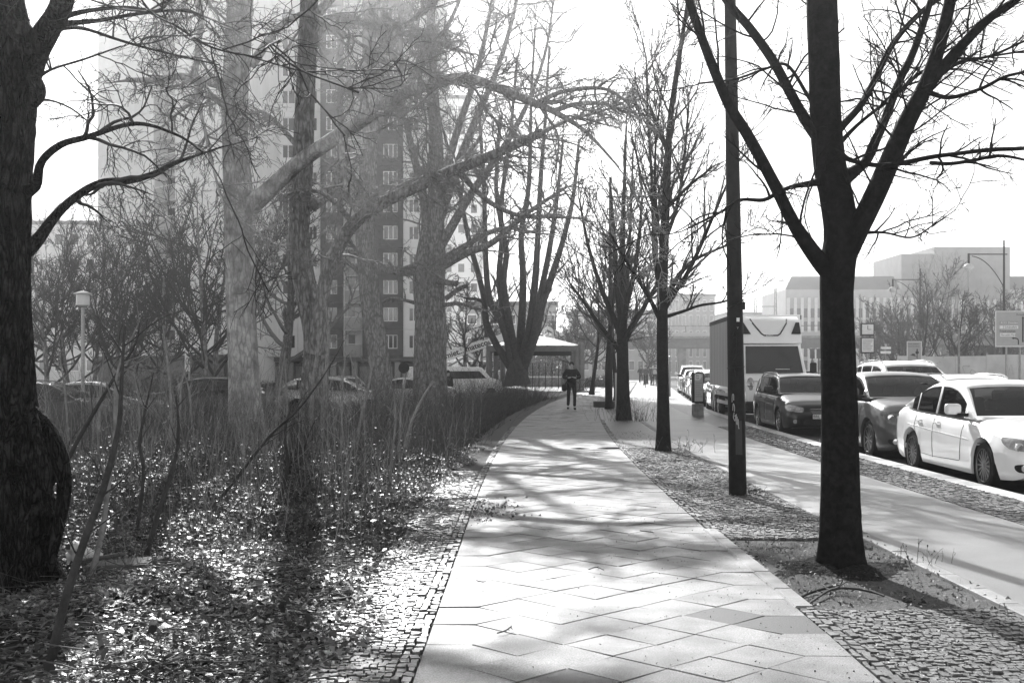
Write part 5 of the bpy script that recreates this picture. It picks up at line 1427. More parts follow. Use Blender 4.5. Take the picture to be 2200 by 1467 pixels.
# stray leaves spilling over the cobbles, clods at the edge
n = 2600; Y = 5 + 17 * rv.uniform(0, 1, n) ** 1.1; X = path_left(Y) - .42 - np.abs(rv.normal(0, .16, n)) + .16 * np.sin(Y * 2.1)
Z = np.maximum(bed_z(X, Y), -.01) + .012 + np.abs(rv.normal(0, .012, n))
leaf_mesh('stray_leaf_litter', np.stack([X, Y, Z], 1), .05, rv, .4, LEAFD)
n = 800; X = rv.uniform(PIT[0], PIT[1], n); Y = rv.uniform(PIT[2], PIT[3], n)
leaf_mesh('pit_leaf_litter', np.stack([X, Y, -.03 + np.abs(rv.normal(0, .02, n))], 1), .03, rv, .5, leaf_mat('pit_leaf', .03, .2, .2, .6))
# ivy and low evergreen cover in patches
cent = np.stack([rv.uniform(-9, -.6, 90), 6 + 26 * rv.uniform(0, 1, 90)], 1)
cent = cent[(cent[:, 0] < path_left(cent[:, 1]) - .8) & (cent[:, 0] > -.46 * cent[:, 1])]
pick = rv.integers(0, len(cent), 26000); X = cent[pick, 0] + rv.normal(0, .45, 26000); Y = cent[pick, 1] + rv.normal(0, .6, 26000)
ok = X < path_left(Y) - .5; X, Y = X[ok], Y[ok]
Z = bed_z(X, Y) + .04 + np.abs(rv.normal(0, .10, len(X)))
leaf_mesh('ivy_ground_cover', np.stack([X, Y, Z], 1), .05, rv, .6, IVY, .9)

# dry stalks and thin saplings
def stalks(X, Y, h, r, n, wig, lean, z0=None):
    N = len(X); z = bed_z(X, Y) - .03 if z0 is None else z0
    P = np.empty((N, n, 4)); pos = np.stack([X, Y, z], 1); d = np.stack([rv.normal(0, lean, N), rv.normal(0, lean, N), np.ones(N)], 1); d /= np.linalg.norm(d, axis=1, keepdims=True)
    for s in range(n):
        q = s / (n - 1); P[:, s, :3] = pos; P[:, s, 3] = r * (1 - .75 * q)
        d = d + rv.normal(0, wig, (N, 3)); d /= np.linalg.norm(d, axis=1, keepdims=True)
        pos = pos + d * (h / (n - 1))[:, None]
    return P
# fine dry grass and weed stalks (one mass)
X, Y = in_bed(9000, 7.5, 34, .55, power=.85); h = (.15 + .95 * rv.uniform(0, 1, len(X)) ** 2) * np.clip((Y - 4) / 10, .35, 1.25)
A = stalks(X, Y, h, rv.uniform(.0016, .0038, len(X)) * np.clip(Y / 12, 1, 2.2), 4, .16, .28)
# scrubby clumps along the path further on and across the back of the bed
def clumps(cx_, cy_, hh, per, rad, r0):
    XX, YY, HH, LX, LY = [], [], [], [], []
    for x, y, q in zip(cx_, cy_, hh):
        m_ = max(6, int(per * rv.uniform(.5, 1.5))); ox, oy = rv.normal(0, rad, m_), rv.normal(0, rad, m_)
        XX.append(x + ox); YY.append(y + oy); HH.append(q * rv.uniform(.35, 1.1, m_)); LX.append(ox / rad * .16); LY.append(oy / rad * .16)
    XX, YY, HH = map(np.concatenate, (XX, YY, HH)); LX, LY = np.concatenate(LX), np.concatenate(LY); N = len(XX)
    P = np.empty((N, 5, 4)); pos = np.stack([XX, YY, bed_z(XX, YY) - .04], 1); d = np.stack([LX + rv.normal(0, .1, N), LY + rv.normal(0, .1, N), np.ones(N)], 1); d /= np.linalg.norm(d, axis=1, keepdims=True)
    for s in range(5):
        q = s / 4; P[:, s, :3] = pos; P[:, s, 3] = rv.uniform(.7, 1.3) * r0 * np.clip(YY / 18, .8, 2.4) * (1 - .7 * q)
        d = d + rv.normal(0, .10, (N, 3)) + np.stack([LX, LY, np.zeros(N)], 1) * .5; d /= np.linalg.norm(d, axis=1, keepdims=True); pos = pos + d * (HH / 4)[:, None]
    return P
n = 120; Y2 = 18 + 44 * rv.uniform(0, 1, n) ** .85; X2 = path_left(Y2) - .85 - np.abs(rv.normal(0, 1.9, n)); B = clumps(X2, Y2, rv.uniform(.3, 1.6, n) ** 1.3, 30, .30, .0032)
n = 120; Y3 = 22 + 13 * rv.uniform(0, 1, n); X3 = -.45 * Y3 + (.45 * Y3 - 2.2) * rv.uniform(0, 1, n); C_ = clumps(X3, Y3, rv.uniform(.4, 2.0, n), 24, .34, .0036)
n = 46; Y4 = rv.uniform(44, 62, n); X4 = rv.uniform(-7.5, 1.0, n) + (Y4 - 50) * .06; X4 = np.minimum(X4, path_left(Y4) - 1.1); B = np.concatenate([B, clumps(X4, Y4, rv.uniform(.9, 1.9, n), 30, .40, .0034)])
und = tubes_np('undergrowth', [(A, 3), (B, 3), (C_, 3)], STEM); und['kind'] = 'stuff'
# short side twigs and dead leaves hanging in it
S2 = spawn(rv, np.concatenate([resample_set(A[::3], 5), B[::2], C_[::2]]), 3.2, .25, 1, .5, (.4, 1.1), 4, .22, .1, .0026, .0016, .08)
ut = tubes_np('undergrowth_twigs', [(S2, 3)], STEM); ut['kind'] = 'stuff'
src = np.concatenate([B[rv.integers(0, len(B), 6500)][:, :4], C_[rv.integers(0, len(C_), 4500)][:, :4], A[rv.integers(0, len(A), 4500)]])
k = rv.integers(1, 4, len(src)); P = src[np.arange(len(src)), k, :3] + rv.normal(0, .03, (len(src), 3))
leaf_mesh('undergrowth_foliage', P, .034, rv, .8, leaf_mat('withered_leaf', .03, .15, .3, .7), .6)

# taller dry stems standing through the whole bed
n = 1250; X, Y = in_bed(n, 8.5, 31, .7, power=.9); keep = drift(X * .6, Y * .5) > .38; X, Y = X[keep], Y[keep]
TS = stalks(X, Y, .45 + 1.25 * rv.uniform(0, 1, len(X)) ** 1.6, rv.uniform(.0028, .0058, len(X)) * np.clip(Y / 14, .8, 1.7), 7, .07, .13)
TW = spawn(rv, TS, 5, .25, 1, .30, (.35, .8), 4, .12, .15, .0026, .0014, .08)
o = tubes_np('dry_stems', [(TS, 4), (TW, 3)], M('pale_backlit_stem', .12, .34, scale=3, rough=.6, coord='World')); o['kind'] = 'stuff'  # pale dry stems, with bright backlit edges put into the colour too

# individual saplings: wand-like stems that stand out one by one
def sapling(label, pts, Y, seed, pale=True, twigs=5):
    rr = np.random.default_rng(seed); A = line(pts, Y, 22); b = A[0, :3].copy(); A[:, :3] -= b
    e = empty('sapling', tuple(b), label=label, cat='sapling', group='bare saplings in the bed')
    mt = TWIGP if pale else TWIG
    trunk_mesh('stem', A, mt, e, 8, .02, seed, 0)
    ch = spawn(rr, A[None], np.array([twigs]), .25, 1, .28, (.4, .9), 7, .1, .12, .006, .0018, .1)
    c2 = spawn(rr, ch, 3, .2, 1, .4, (.4, .9), 4, .12, .1, .0025, .0012, .05)
    tubes_np('twigs', [(ch, 4), (c2, 3)], mt, e)['kind'] = 'stuff'
sapling('thick sapling leaning right across the broken board', [(105, 1440, 0, 22), (140, 1290, 0, 20), (185, 1150, 0, 17), (215, 1070, 0, 16), (240, 985, 0, 14), (256, 910, 0, 11), (260, 840, 0, 9), (268, 700, 0, 5)], 5.9, 301, False, twigs=7)
sapling('slender sapling just right of the thick leaning one', [(190, 1260, 0, 15), (218, 1150, 0, 12), (228, 1080, 0, 11), (238, 1000, 0, 10), (246, 930, 0, 8), (252, 800, 0, 6), (300, 690, 0, 3)], 8.2, 302)
sapling('long thin sapling slanting up toward the pale trunk foot', [(430, 1120, 0, 8), (490, 1050, 0, 7.5), (540, 985, 0, 7), (585, 930, 0, 6), (640, 880, 0, 5), (700, 800, 0, 3), (740, 730, 0, 2)], 11.2, 303, False)
sapling('dark sapling beside the second trunk shadow', [(312, 1200, 0, 13), (335, 1120, 0, 12), (360, 1040, 0, 10), (380, 970, 0, 8), (384, 920, 0, 6), (378, 850, 0, 4)], 9.0, 304, False)
sapling('kinked sapling between the slender and dark ones', [(290, 1160, 0, 9), (305, 1060, 0, 8), (308, 1000, 0, 8), (300, 955, 0, 7), (310, 890, 0, 5), (330, 800, 0, 3)], 10, 305, False)
sapling('tall pale wand in front of the forked trunk', [(690, 985, 0, 9), (692, 900, 0, 8), (700, 800, 0, 7), (706, 720, 0, 6), (698, 640, 0, 4)], 20, 306)
sapling('pale wand leaning against the forked trunk', [(660, 990, 0, 8), (668, 900, 0, 8), (672, 820, 0, 7), (684, 740, 0, 6), (682, 690, 0, 4)], 19, 307)
sapling('thin wand left of the slim leaning trunk', [(760, 985, 0, 7), (775, 900, 0, 6), (790, 840, 0, 6), (800, 780, 0, 4), (812, 700, 0, 3)], 18.5, 308)
sapling('leaning wand right of the slim leaning trunk', [(868, 960, 0, 7), (885, 905, 0, 6), (905, 860, 0, 5), (930, 820, 0, 4)], 17.5, 309)
sapling('short stub-ended sapling before the silver car', [(248, 955, 0, 10), (254, 900, 0, 10), (256, 830, 0, 10)], 16, 310, True, 1)
sapling('forked sapling leaning right before the silver car', [(140, 1000, 0, 11), (170, 940, 0, 10), (205, 880, 0, 9), (240, 820, 0, 7), (290, 740, 0, 5), (300, 690, 0, 3)], 11, 311, False)
sapling('upright wand before the black hatchback', [(365, 960, 0, 7), (368, 880, 0, 7), (362, 800, 0, 5), (350, 700, 0, 3)], 17, 312)
sapling('wand at the path-side edge of the bed', [(836, 1060, 0, 6), (842, 980, 0, 5), (850, 900, 0, 4), (846, 840, 0, 3)], 14, 313)
sapling('crooked wand by the long trunk shadow', [(600, 1085, 0, 8), (618, 1000, 0, 7), (612, 930, 0, 6), (628, 860, 0, 4)], 13, 314, False)
marks = [(75, 'below the dark estate car'), (150, 'left of the lantern post'), (215, 'right of the lantern post'), (300, 'before the silver saloon'), (375, 'under the round-headed bare tree'), (440, 'left of the pale trunk foot'), (575, 'right of the pale trunk foot'),
         (625, 'left of the forked trunk foot'), (735, 'between the forked and leaning trunks'), (800, 'at the leaning trunk foot'), (870, 'left of the twin-stemmed trunk'), (960, 'below the white van')]
for i, (u, where) in enumerate(marks):
    for q in range(2):
        Yq = random.uniform(15, 26); u1 = u + random.uniform(-18, 18); v = HZ + 1.55 * F / Yq
        if gx(u1, Yq) > float(path_left(Yq)) - 1.2: continue
        hh = (random.uniform(170, 260) if q else random.uniform(80, 140)) * 18 / Yq; ln = random.uniform(8, 45) * (1 if (i + q) % 2 else -1)
        sapling('%s wand leaning %s in the scrub %s' % ('tall pale' if q else 'short dark', 'right' if ln > 0 else 'left', where), [(u1, v, 0, 5.5), (u1 + ln * .3, v - hh * .35, 0, 5), (u1 + ln * .5 + random.uniform(-8, 8), v - hh * .7, 0, 4), (u1 + ln, v - hh, 0, 2)], Yq, 330 + 2 * i + q, bool(q), 4)

# weeds round the verge trees and the lamp post
def weed(label, c, n, h, spread, seed, mat=STEM):
    rr = np.random.default_rng(seed)
    e = empty('weed_clump', (c[0], c[1], 0), label=label, cat='weeds')
    X = rr.normal(0, spread, n); Y = rr.normal(0, spread, n)
    P = stalks(X, Y, rr.uniform(.3, 1, n) * h, rr.uniform(.002, .004, n), 6, .12, .3, np.full(n, -.02))
    c2 = spawn(rr, P, 3, .3, 1, .4, (.4, .9), 4, .15, .1, .002, .0015, .05)
    tubes_np('stalks', [(P, 4), (c2, 3)], mat, e)['kind'] = 'stuff'
    tip = P[:, -1, :3]; k = rr.integers(0, len(c2), n * 4)
    leaf_mesh('leaves', c2[k, rr.integers(1, 4, n * 4), :3], .016, rr, .7, IVY, kind=None, parent=e)
weed('scrubby weeds round the foot of the vase-shaped street tree', (3.45, 33.2), 120, .85, .42, 401, TWIG)
weed('weeds right of the slim street tree foot', (3.05, 20.9), 34, .38, .22, 402)
weed('small weed tuft at the foot of the dark lamp post', (2.86, 13.75), 22, .16, .06, 403)
weed('thin weeds at the cycle path side of the tree pit', (3.12, 8.9), 12, .20, .16, 404)
weed('low weeds left of the thin street tree', (3.5, 41), 26, .5, .4, 405, TWIG)
def grass_in(X, Y, z, h, name):
    n = len(X); P = stalks(X, Y, rv.uniform(.5, 1, n) * h, np.full(n, .0016), 4, .25, .6, z); o = tubes_np(name, [(P, 3)], DRYG); o['kind'] = 'stuff'
n = 900; X = rv.uniform(PIT[0] + .05, PIT[1] - .05, n); Y = rv.uniform(PIT[2] + .1, PIT[3] - .05, n); grass_in(X, Y, np.full(n, -.06), .10, 'pit_grass')
# twigs lying in the pit, litter on the slabs
def stick(label, pts, r, seed, z=.012, name='fallen_twig', group='fallen twigs on the paving', mat=TWIG):
    rr = np.random.default_rng(seed); P = []
    for (u, v, dz) in pts:
        Y = F * CAMH / (v - HZ); P.append([gx(u, Y), Y, z + dz, r])
    A = resample(np.array(P), 10); A[-1, 3] *= .4; b = A[0, :3].copy(); A[:, :3] -= b
    e = tag(tubes_np(name, [(A[None], 6), (spawn(rr, A[None], np.array([3]), .3, 1, .18, (.5, 1.1), 4, .15, 0, r * .7, r * .3, .02), 4)], mat), label, 'twig', group)
    e.location = b
stick('crooked dark stick lying on the cobbles left of the path', [(705, 1296, .02), (730, 1295, .02), (755, 1291, .025), (770, 1300, .02), (772, 1285, .05)], .011, 501, z=0)
stick('knobbly twig with buds on the slabs nearest the camera', [(1068, 1364, 0), (1085, 1360, .004), (1100, 1353, .012)], .004, 502)
stick('small twig in the middle of the slabs beyond the dark pair', [(1265, 1226, 0), (1282, 1224, .01), (1298, 1228, 0)], .004, 503)
stick('thin straight twig on the slabs toward the verge', [(1375, 1142, 0), (1405, 1146, 0)], .004, 504)
stick('tiny curled twig near the left slab edge', [(1024, 1250, 0), (1036, 1256, .01), (1044, 1252, 0)], .004, 505)
stick('long branch lying across the tree pit soil', [(1735, 1295, -.01), (1790, 1268, .01), (1850, 1272, .02), (1900, 1280, 0)], .008, 506, z=.0)
stick('short dark branch in the tree pit before the trunk', [(1700, 1285, -.02), (1740, 1270, .0), (1790, 1262, .02)], .010, 507, z=-.01)
stick('short twig on the far sunlit slabs', [(1560, 1085, 0), (1578, 1088, 0)], .005, 508)
n = 900; S_ = 4.2 + 9 * rv.uniform(0, 1, n) ** 1.3; T_ = PW * (1 - np.abs(rv.normal(0, .33, n))); ok = (T_ > 0) & (T_ < PW); S_, T_ = S_[ok], T_[ok]
leaf_mesh('bud_scale_litter', np.stack([path_left(S_) + T_, S_, np.full(len(S_), .007)], 1), .011, rv, .3, leaf_mat('bud_scale', .02, .06, .0, .6))
n = 260; S_ = rv.normal(12.3, .5, n); T_ = .02 + np.abs(rv.normal(0, .22, n))
leaf_mesh('path_edge_litter', np.stack([path_left(S_) + T_, S_, np.full(n, .010)], 1), .045, rv, .3, leaf_mat('damp_leaf', .04, .16, .1, .5))
n = 1500; Y = 5.5 + 22 * rv.uniform(0, 1, n); X = path_left(Y) + PW + .1 + (3.0 - path_left(Y) - PW) * rv.uniform(0, 1, n)
leaf_mesh('verge_litter', np.stack([X, Y, np.full(n, .008)], 1), .02, rv, .4, leaf_mat('verge_crumb', .03, .2, .0, .6))
# broken board and white bag at the foot of the massive trunk
bd = empty('broken_board', (0, 0, 0), label='dark broken board lying at the foot of the massive left trunk', cat='board')
p0 = at(212, 1228, 8.3); p0.z = .03
b = MB(); b.prism([(-.22, -.06), (-.2, .07), (.08, .10), (.30, .10), (.36, .07), (.2, -.07)], -.03, .05, 'XY'); o = b.build('plank', M('weathered_board', .07, .16, scale=6, stretch=(1, 9, 9), rough=.8, bump=.4), bd, smooth=None, bevel=.006)
o.location = (p0.x + .14, p0.y, .07); o.rotation_euler = (.12, -.05, .1)
b = MB(); b.box((0, 0, 0), (.36, .05, .03)); o = b.build('batten', MATS['weathered_board'], bd, smooth=None, bevel=.004); o.location = (p0.x - .05, p0.y + .16, .12); o.rotation_euler = (0, -.16, .25)
b = MB(); rr = random.Random(5)
for (c, r_) in (((0, 0, 0), .10), ((.10, .05, -.02), .075), ((-.02, -.05, .07), .06)): b.sphere(c, r_, 14, 10, (1, .8, .75))
b.v = [(x + rr.uniform(-.012, .012), y + rr.uniform(-.012, .012), z_ + rr.uniform(-.012, .012)) for x, y, z_ in b.v]
o = b.build('litter_bag', M('white_plastic', .8, .85, scale=9, rough=.3), smooth=80); tag(o, 'crumpled white plastic bag beside the massive left trunk', 'bag'); p = at(170, 1185, 8.7); o.location = (p.x, p.y, .10)
# ================================================================== STREET FURNITURE
STEELD = M('dark_painted_steel', .010, .02, scale=14, rough=.6, spec=.08, wear=(5, .25)); STEELG = M('galvanised_steel', .25, .34, scale=18, rough=.45, metal=.5)
CONC = M('old_concrete', .22, .32, scale=7, rough=.85, bump=.3, wear=(2, .3)); SIGNW = M('sign_white', .72, .8, scale=6, rough=.4, wear=(3, .08)); SIGNG = M('sign_grey', .36, .40, scale=4, rough=.4)
SIGNM = M('sign_mid', .28, .32, scale=4, rough=.4)

# near lamp post
B = at(1585, 1062, 13.84); Tq = at(1562, -420, 13.84)
lp = empty('lamp_post', (B.x, B.y, 0), label='thick dark lamp post with sticker and graffiti on the verge', cat='lamp post')
H_ = Tq.z; dx = Tq.x - B.x
m = MB(); m.tube([(0, 0, -.05), (0, 0, .02), (dx * .02, 0, .2), (dx * .12, 0, 1.0), (dx * .5, 0, H_ * .5), (dx, 0, H_)], [.108, .106, .103, .101, .080, .050], 32); m.build('mast', STEELD, lp, smooth=30)
def onmast(z, a, out=.002):
    r = np.interp(z, [0, .2, 1.0, H_ * .5, H_], [.106, .103, .101, .080, .050]) + out
    return Vector((np.interp(z, [0, H_], [0, dx]) + r * math.sin(a), -r * math.cos(a), z))
def band(z, tilt, r=.006):
    m = MB(); m.tube([onmast(z + tilt * math.sin(a), a, .004) for a in np.linspace(-math.pi, math.pi, 25)], r, 6, caps=False); return m
band(2.26, .05, .008).build('cable_tie', TRIM, lp); band(1.51, .01, .005).build('wire_band', TRIM, lp)
m = MB(); m.box(onmast(2.24, 1.45, .012), (.03, .04, .09)); m.build('tie_buckle', TRIM, lp)
m = MB(); st = [onmast(2.05, a, .003) for a in (-.02, .12, .26, .38)]
m.add([tuple(p) for p in st] + [tuple(p + Vector((0, 0, .045))) for p in st], [(i, i+1, i+5, i+4) for i in range(3)]); m.build('sticker', SIGNW, lp)
PALEINK = M('pale_marker', .35, .45, scale=9, rough=.6)
def scrib(nm, pts, mat, r=.004):
    m = MB(); A = resample(np.array([[a, z, 0, 0.1] for a, z in pts]), 26); m.tube([onmast(q[1], q[0], .002) for q in A], r, 5); m.build(nm, mat, lp)
scrib('graffiti_stroke', [(-.5, 1.88), (-.35, 1.93), (-.1, 1.90), (-.05, 1.86), (-.3, 1.87), (-.45, 1.85)], INK); scrib('graffiti_stroke', [(0, 1.9), (-.1, 1.75), (-.2, 1.62), (-.4, 1.68), (-.3, 1.75)], INK)
scrib('graffiti_stroke', [(-.45, 1.6), (-.2, 1.62), (-.15, 1.52), (-.25, 1.44), (-.4, 1.5), (-.2, 1.4)], INK)
for (z, pts) in ((1.17, [(-.7, 1.10), (-.65, 1.18), (-.5, 1.19), (-.48, 1.12)]), (1.05, [(-.62, 1.0), (-.55, 1.08), (-.4, 1.05), (-.42, .99)]), (.95, [(-.45, .98), (-.55, .92), (-.35, .88), (-.3, .95), (-.42, .93)]), (.86, [(-.2, .96), (-.22, .86), (-.1, .84), (-.12, .93)]), (.8, [(0, .90), (.02, .80), (.1, .79)])):
    scrib('graffiti_letter', pts, PALEINK, .0045)
m = MB(); m.add([tuple(onmast(z, a, .002)) for z in (.48, .88) for a in np.linspace(-.35, .45, 8)], [(i, i+1, i+9, i+8) for i in range(7)]); m.build('access_door', M('mast_door', .035, .05, rough=.45), lp)
text_obj('sticker_mark', 'Y', .035, onmast(1.975, .12, .003), (R(90), 0, .1), PALEINK, lp, 'CENTER')

# tall street lamps with side arm and hanging lantern
def street_lamp(label, u, Y, h, side, z0=-.1):
    e = empty('street_lamp', (gx(u, Y), Y, z0), label=label, cat='street lamp', group='tall street lamps with side arms')
    m = MB(); m.tube([(0, 0, -.3), (0, 0, 1), (0, 0, h)], [.11, .10, .05], 12); m.build('mast', STEELG if side > 0 and Y > 60 else STEELD, e)
    m = MB(); m.tube([(-side*.2, 0, h - .85), (side*2.15, 0, h - .85)], .035, 8); m.build('arm', STEELD, e)
    m = MB(); m.tube([(side*2.15*t, 0, h - .95 - 1.9*(1-t)**2.2) for t in np.linspace(0.02, .9, 14)], .028, 6); m.build('bow_brace', STEELD, e)
    m = MB(); m.tube([(side*2.12, 0, h - .8), (side*2.12, 0, h - 1.5)], .07, 8); m.build('lantern_stem', STEELD, e)
    m = MB(); m.lathe([(.08, .2), (.25, .1), (.30, 0), (.27, -.13), (.14, -.22), (.01, -.24)], 16, (side*2.12, 0, h - 1.6)); m.build('lantern', M('lantern_glass', .5, .62, rough=.2), e)
street_lamp('tall lamp with bowed arm above the big direction sign', 2157, 70, 9.3, -1)
street_lamp('tall lamp with bowed arm left of the poplars', 1977, 90, 9.3, -1)
street_lamp('slim lamp mast with side arm among the verge trees', 1311, 50, 9.8, 1)
def thin_pole(label, u, Y, z1, r=.05, cat='pole', z0=-.1, mat=None):
    e = empty('pole', (gx(u, Y), Y, z0), label=label, cat=cat); m = MB(); m.tube([(0, 0, -.2), (0, 0, z1 * .6), (0, 0, z1)], [r, r * .9, r * .7], 10); m.build('shaft', mat or STEELG, e)
    m = MB(); m.lathe([(r * .8, 0), (r * 1.1, .03), (.01, .06)], 10, (0, 0, z1)); m.build('cap', mat or STEELG, e); return e
thin_pole('thin pole with side bracket behind the near-black trunk', 1848, 95, 7.6)
thin_pole('pale stub pole right of the grey lane sign', 2060, 60, 3.6, .07, mat=CONC)
thin_pole('thin grey mast between small tree and poplars', 2080, 85, 8.8, .06)
thin_pole('plain post leaning by the kerb beyond the info box', 1439, 62, 2.2, .05)

# street clock with timetable box
c = at(1863, 791, 68)
e = empty('street_clock', (c.x, 68, -.1), label='square white street clock over a timetable box on one post', cat='clock'); zc = lambda v: CAMH - (v - HZ) * 68 / F + .1
MB().tube([(0, 0, -.1), (0, 0, zc(700))], .08, 10).build('post', STEELG, e)
MB().bx(-.40, .40, -.12, .12, zc(722), zc(694)).build('clock_case', STEELD, e, smooth=None, bevel=.03); MB().bx(-.33, .33, -.128, -.121, zc(718), zc(697)).build('clock_face', SIGNW, e, smooth=None)
MB().bx(-.40, .40, -.12, .12, zc(759), zc(724)).build('timetable_case', STEELD, e, smooth=None, bevel=.03); MB().bx(-.34, .34, -.128, -.121, zc(756), zc(727)).build('timetable_panel', SIGNW, e, smooth=None)
MB().bx(-.02, .02, -.134, -.129, zc(708), zc(699)).build('clock_hand', INK, e, smooth=None); MB().bx(0, .2, -.134, -.129, zc(708.6), zc(707.6)).build('clock_hand', INK, e, smooth=None)
for i in range(6): MB().bx(-.28, .28 - .05 * (i % 3), -.134, -.129, zc(732 + i * 4), zc(730.4 + i * 4)).build('timetable_line', SIGNM, e, smooth=None)

def panel_sign(name, label, u0, u1, v0, v1, Y, mat, posts=(.5,), border=None, cat='sign', z0=-.1):
    e = empty(name, (gx((u0 + u1) / 2, Y), Y, z0), label=label, cat=cat); w = (u1 - u0) * Y / F; zt = CAMH - (v0 - HZ) * Y / F - z0; zb = CAMH - (v1 - HZ) * Y / F - z0
    for p in posts: MB().tube([(w * (p - .5), .06, -.2), (w * (p - .5), .06, zt - .05)], .045, 10).build('post', STEELG, e)
    MB().bx(-w/2, w/2, -.02, .02, zb, zt).build('panel', mat, e, smooth=None, bevel=.015)
    if border:
        t = .035
        b = MB(); b.bx(-w/2, w/2, -.026, -.0205, zt - t, zt); b.bx(-w/2, w/2, -.026, -.0205, zb, zb + t); b.bx(-w/2, -w/2 + t, -.026, -.0205, zb + t, zt - t); b.bx(w/2 - t, w/2, -.026, -.0205, zb + t, zt - t); b.build('border', border, e, smooth=None)
    return e, w, zb, zt
def on(u, v, Y, e): return Vector((gx(u, Y) - e.location.x, -.03, CAMH - (v - HZ) * Y / F - e.location.z))
TX = (R(90), 0, 0)
# big direction sign
e, w, zb, zt = panel_sign('direction_sign', 'large framed direction sign listing districts at the right edge', 2138, 2252, 668, 745, 52, SIGNG, (.22, .48, .8), SIGNW)
k = 52 / F
def fld(u0, u1, v0, v1, mat): a, b = on(u0, v1, 52, e), on(u1, v0, 52, e); MB().bx(a.x, b.x, -.027, -.021, a.z, b.z).build('sign_field', mat, e, smooth=None)
fld(2147, 2187, 690, 697, SIGNM); fld(2147, 2154, 699.5, 706, SIGNW); fld(2156, 2187, 699.5, 706, SIGNW); fld(2148, 2181, 716, 723, SIGNW)
WL = M('white_print', .75, .8)
text_obj('sign_lettering', 'A113  Dresden', 6.0 * k, on(2149, 693.5, 52, e), TX, WL, e); text_obj('sign_lettering', 'Schönefeld', 6.2 * k, on(2157.5, 702.7, 52, e), TX, INK, e)
text_obj('sign_lettering', 'Friedrichshain', 6.2 * k, on(2147, 711.5, 52, e), TX, INK, e); text_obj('sign_lettering', 'Mercedes-Platz', 5.4 * k, on(2149, 719.5, 52, e), TX, INK, e); text_obj('sign_lettering', 'Kreuzberg', 6.2 * k, on(2183, 676, 52, e), TX, INK, e)
def arrow(pts, r, e, Y, head):
    P = [on(u, v, Y, e) for u, v in pts]; m = MB(); m.tube(P, r, 6); d = (P[-1] - P[-2]).normalized(); n = Vector((d.z, 0, -d.x)); a = P[-1]
    m.add([tuple(a + d * head), tuple(a + n * head * .6), tuple(a - n * head * .6)], [(0, 1, 2)]); m.build('sign_arrow', INK, e, fix=False)
arrow([(2187.5, 740), (2187.5, 732), (2186, 728), (2182, 726.5), (2177, 726.5)], .025, e, 52, .09); arrow([(2197, 735), (2197, 700), (2197, 684)], .03, e, 52, .1)
# lane sign
e, w, zb, zt = panel_sign('lane_sign', 'grey upright lane sign with bent arrows behind the tall white car', 1948, 1980, 733, 792, 58, SIGNG, (.3, .7), SIGNW)
arrow([(1970, 770), (1970, 757), (1970, 752)], .02, e, 58, .08); arrow([(1969, 766), (1960, 763), (1955, 763)], .015, e, 58, .02)
MB().sphere(tuple(on(1970, 757, 58, e)), .085, 14, 8, (1, .12, 1)).build('sign_disc', INK, e); MB().sphere(tuple(on(1962, 762, 58, e)), .075, 14, 8, (1.3, .12, .7)).build('sign_disc', INK, e)
text_obj('sign_lettering', 'Neue Jakobstr.', 4.0 * 58 / F, on(1950.5, 739, 58, e), TX, INK, e); text_obj('sign_lettering', 'Heinrich-Heine', 4.0 * 58 / F, on(1950.5, 744, 58, e), TX, INK, e)
# double arm sign
e, w, zb, zt = panel_sign('finger_sign', 'pair of small white finger boards left of the lane sign', 1892, 1914, 745, 750, 74, SIGNW, (.5,)); MB().bx(-w/2, w/2, -.02, .02, zb - .28, zb - .12).build('panel', SIGNW, e, smooth=None)
# signs in the car park
e, w, zb, zt = panel_sign('parking_sign', 'tall narrow white sign with an oval behind the slanting thin tree', 397, 408, 752, 798, 46, SIGNW, (.8,), None, z0=-.38); m = MB(); m.tube([on(402.5, 776, 46, e) + Vector((.05*math.cos(a), 0, .13*math.sin(a))) for a in np.linspace(0, 2*math.pi, 17)], .012, 5, caps=False); m.build('sign_oval', INK, e)
e = empty('round_sign', (gx(868, 70), 70, -.38), label='dark round sign on a post in front of the tower plinth', cat='sign'); MB().tube([(0, 0, 0), (0, 0, 2.2)], .04, 8).build('post', STEELG, e); o = MB().lathe([(.001, -.02), (.33, -.02), (.33, .02), (.001, .02)], 20, (0, -.06, 1.9), 'Y').build('disc', STEELD, e)
e, w, zb, zt = panel_sign('notice', 'small white notice on a stake before the dark window strip', 796, 803, 777, 793, 48, SIGNW, (.5,), z0=-.38)
# lantern with flat disc top
L0 = at(178, 791, 36)
e = empty('park_lantern', (L0.x, 36, -.38), label='park lantern with flat disc top in front of the thicket', cat='lantern')
MB().tube([(0, 0, 0), (0, 0, 1.0), (0, 0, 1.05), (0, 0, 3.75)], [.07, .07, .055, .055], 14).build('post', STEELG, e)
MB().lathe([(.06, 3.75), (.20, 3.83), (.20, 4.15), (.05, 4.16)], 20).build('glass', M('opal_glass', .6, .68, rough=.25), e); MB().lathe([(.27, 4.16), (.28, 4.19), (.12, 4.25), (.04, 4.27)], 24).build('disc_hood', M('pale_hood', .5, .56, rough=.4), e)
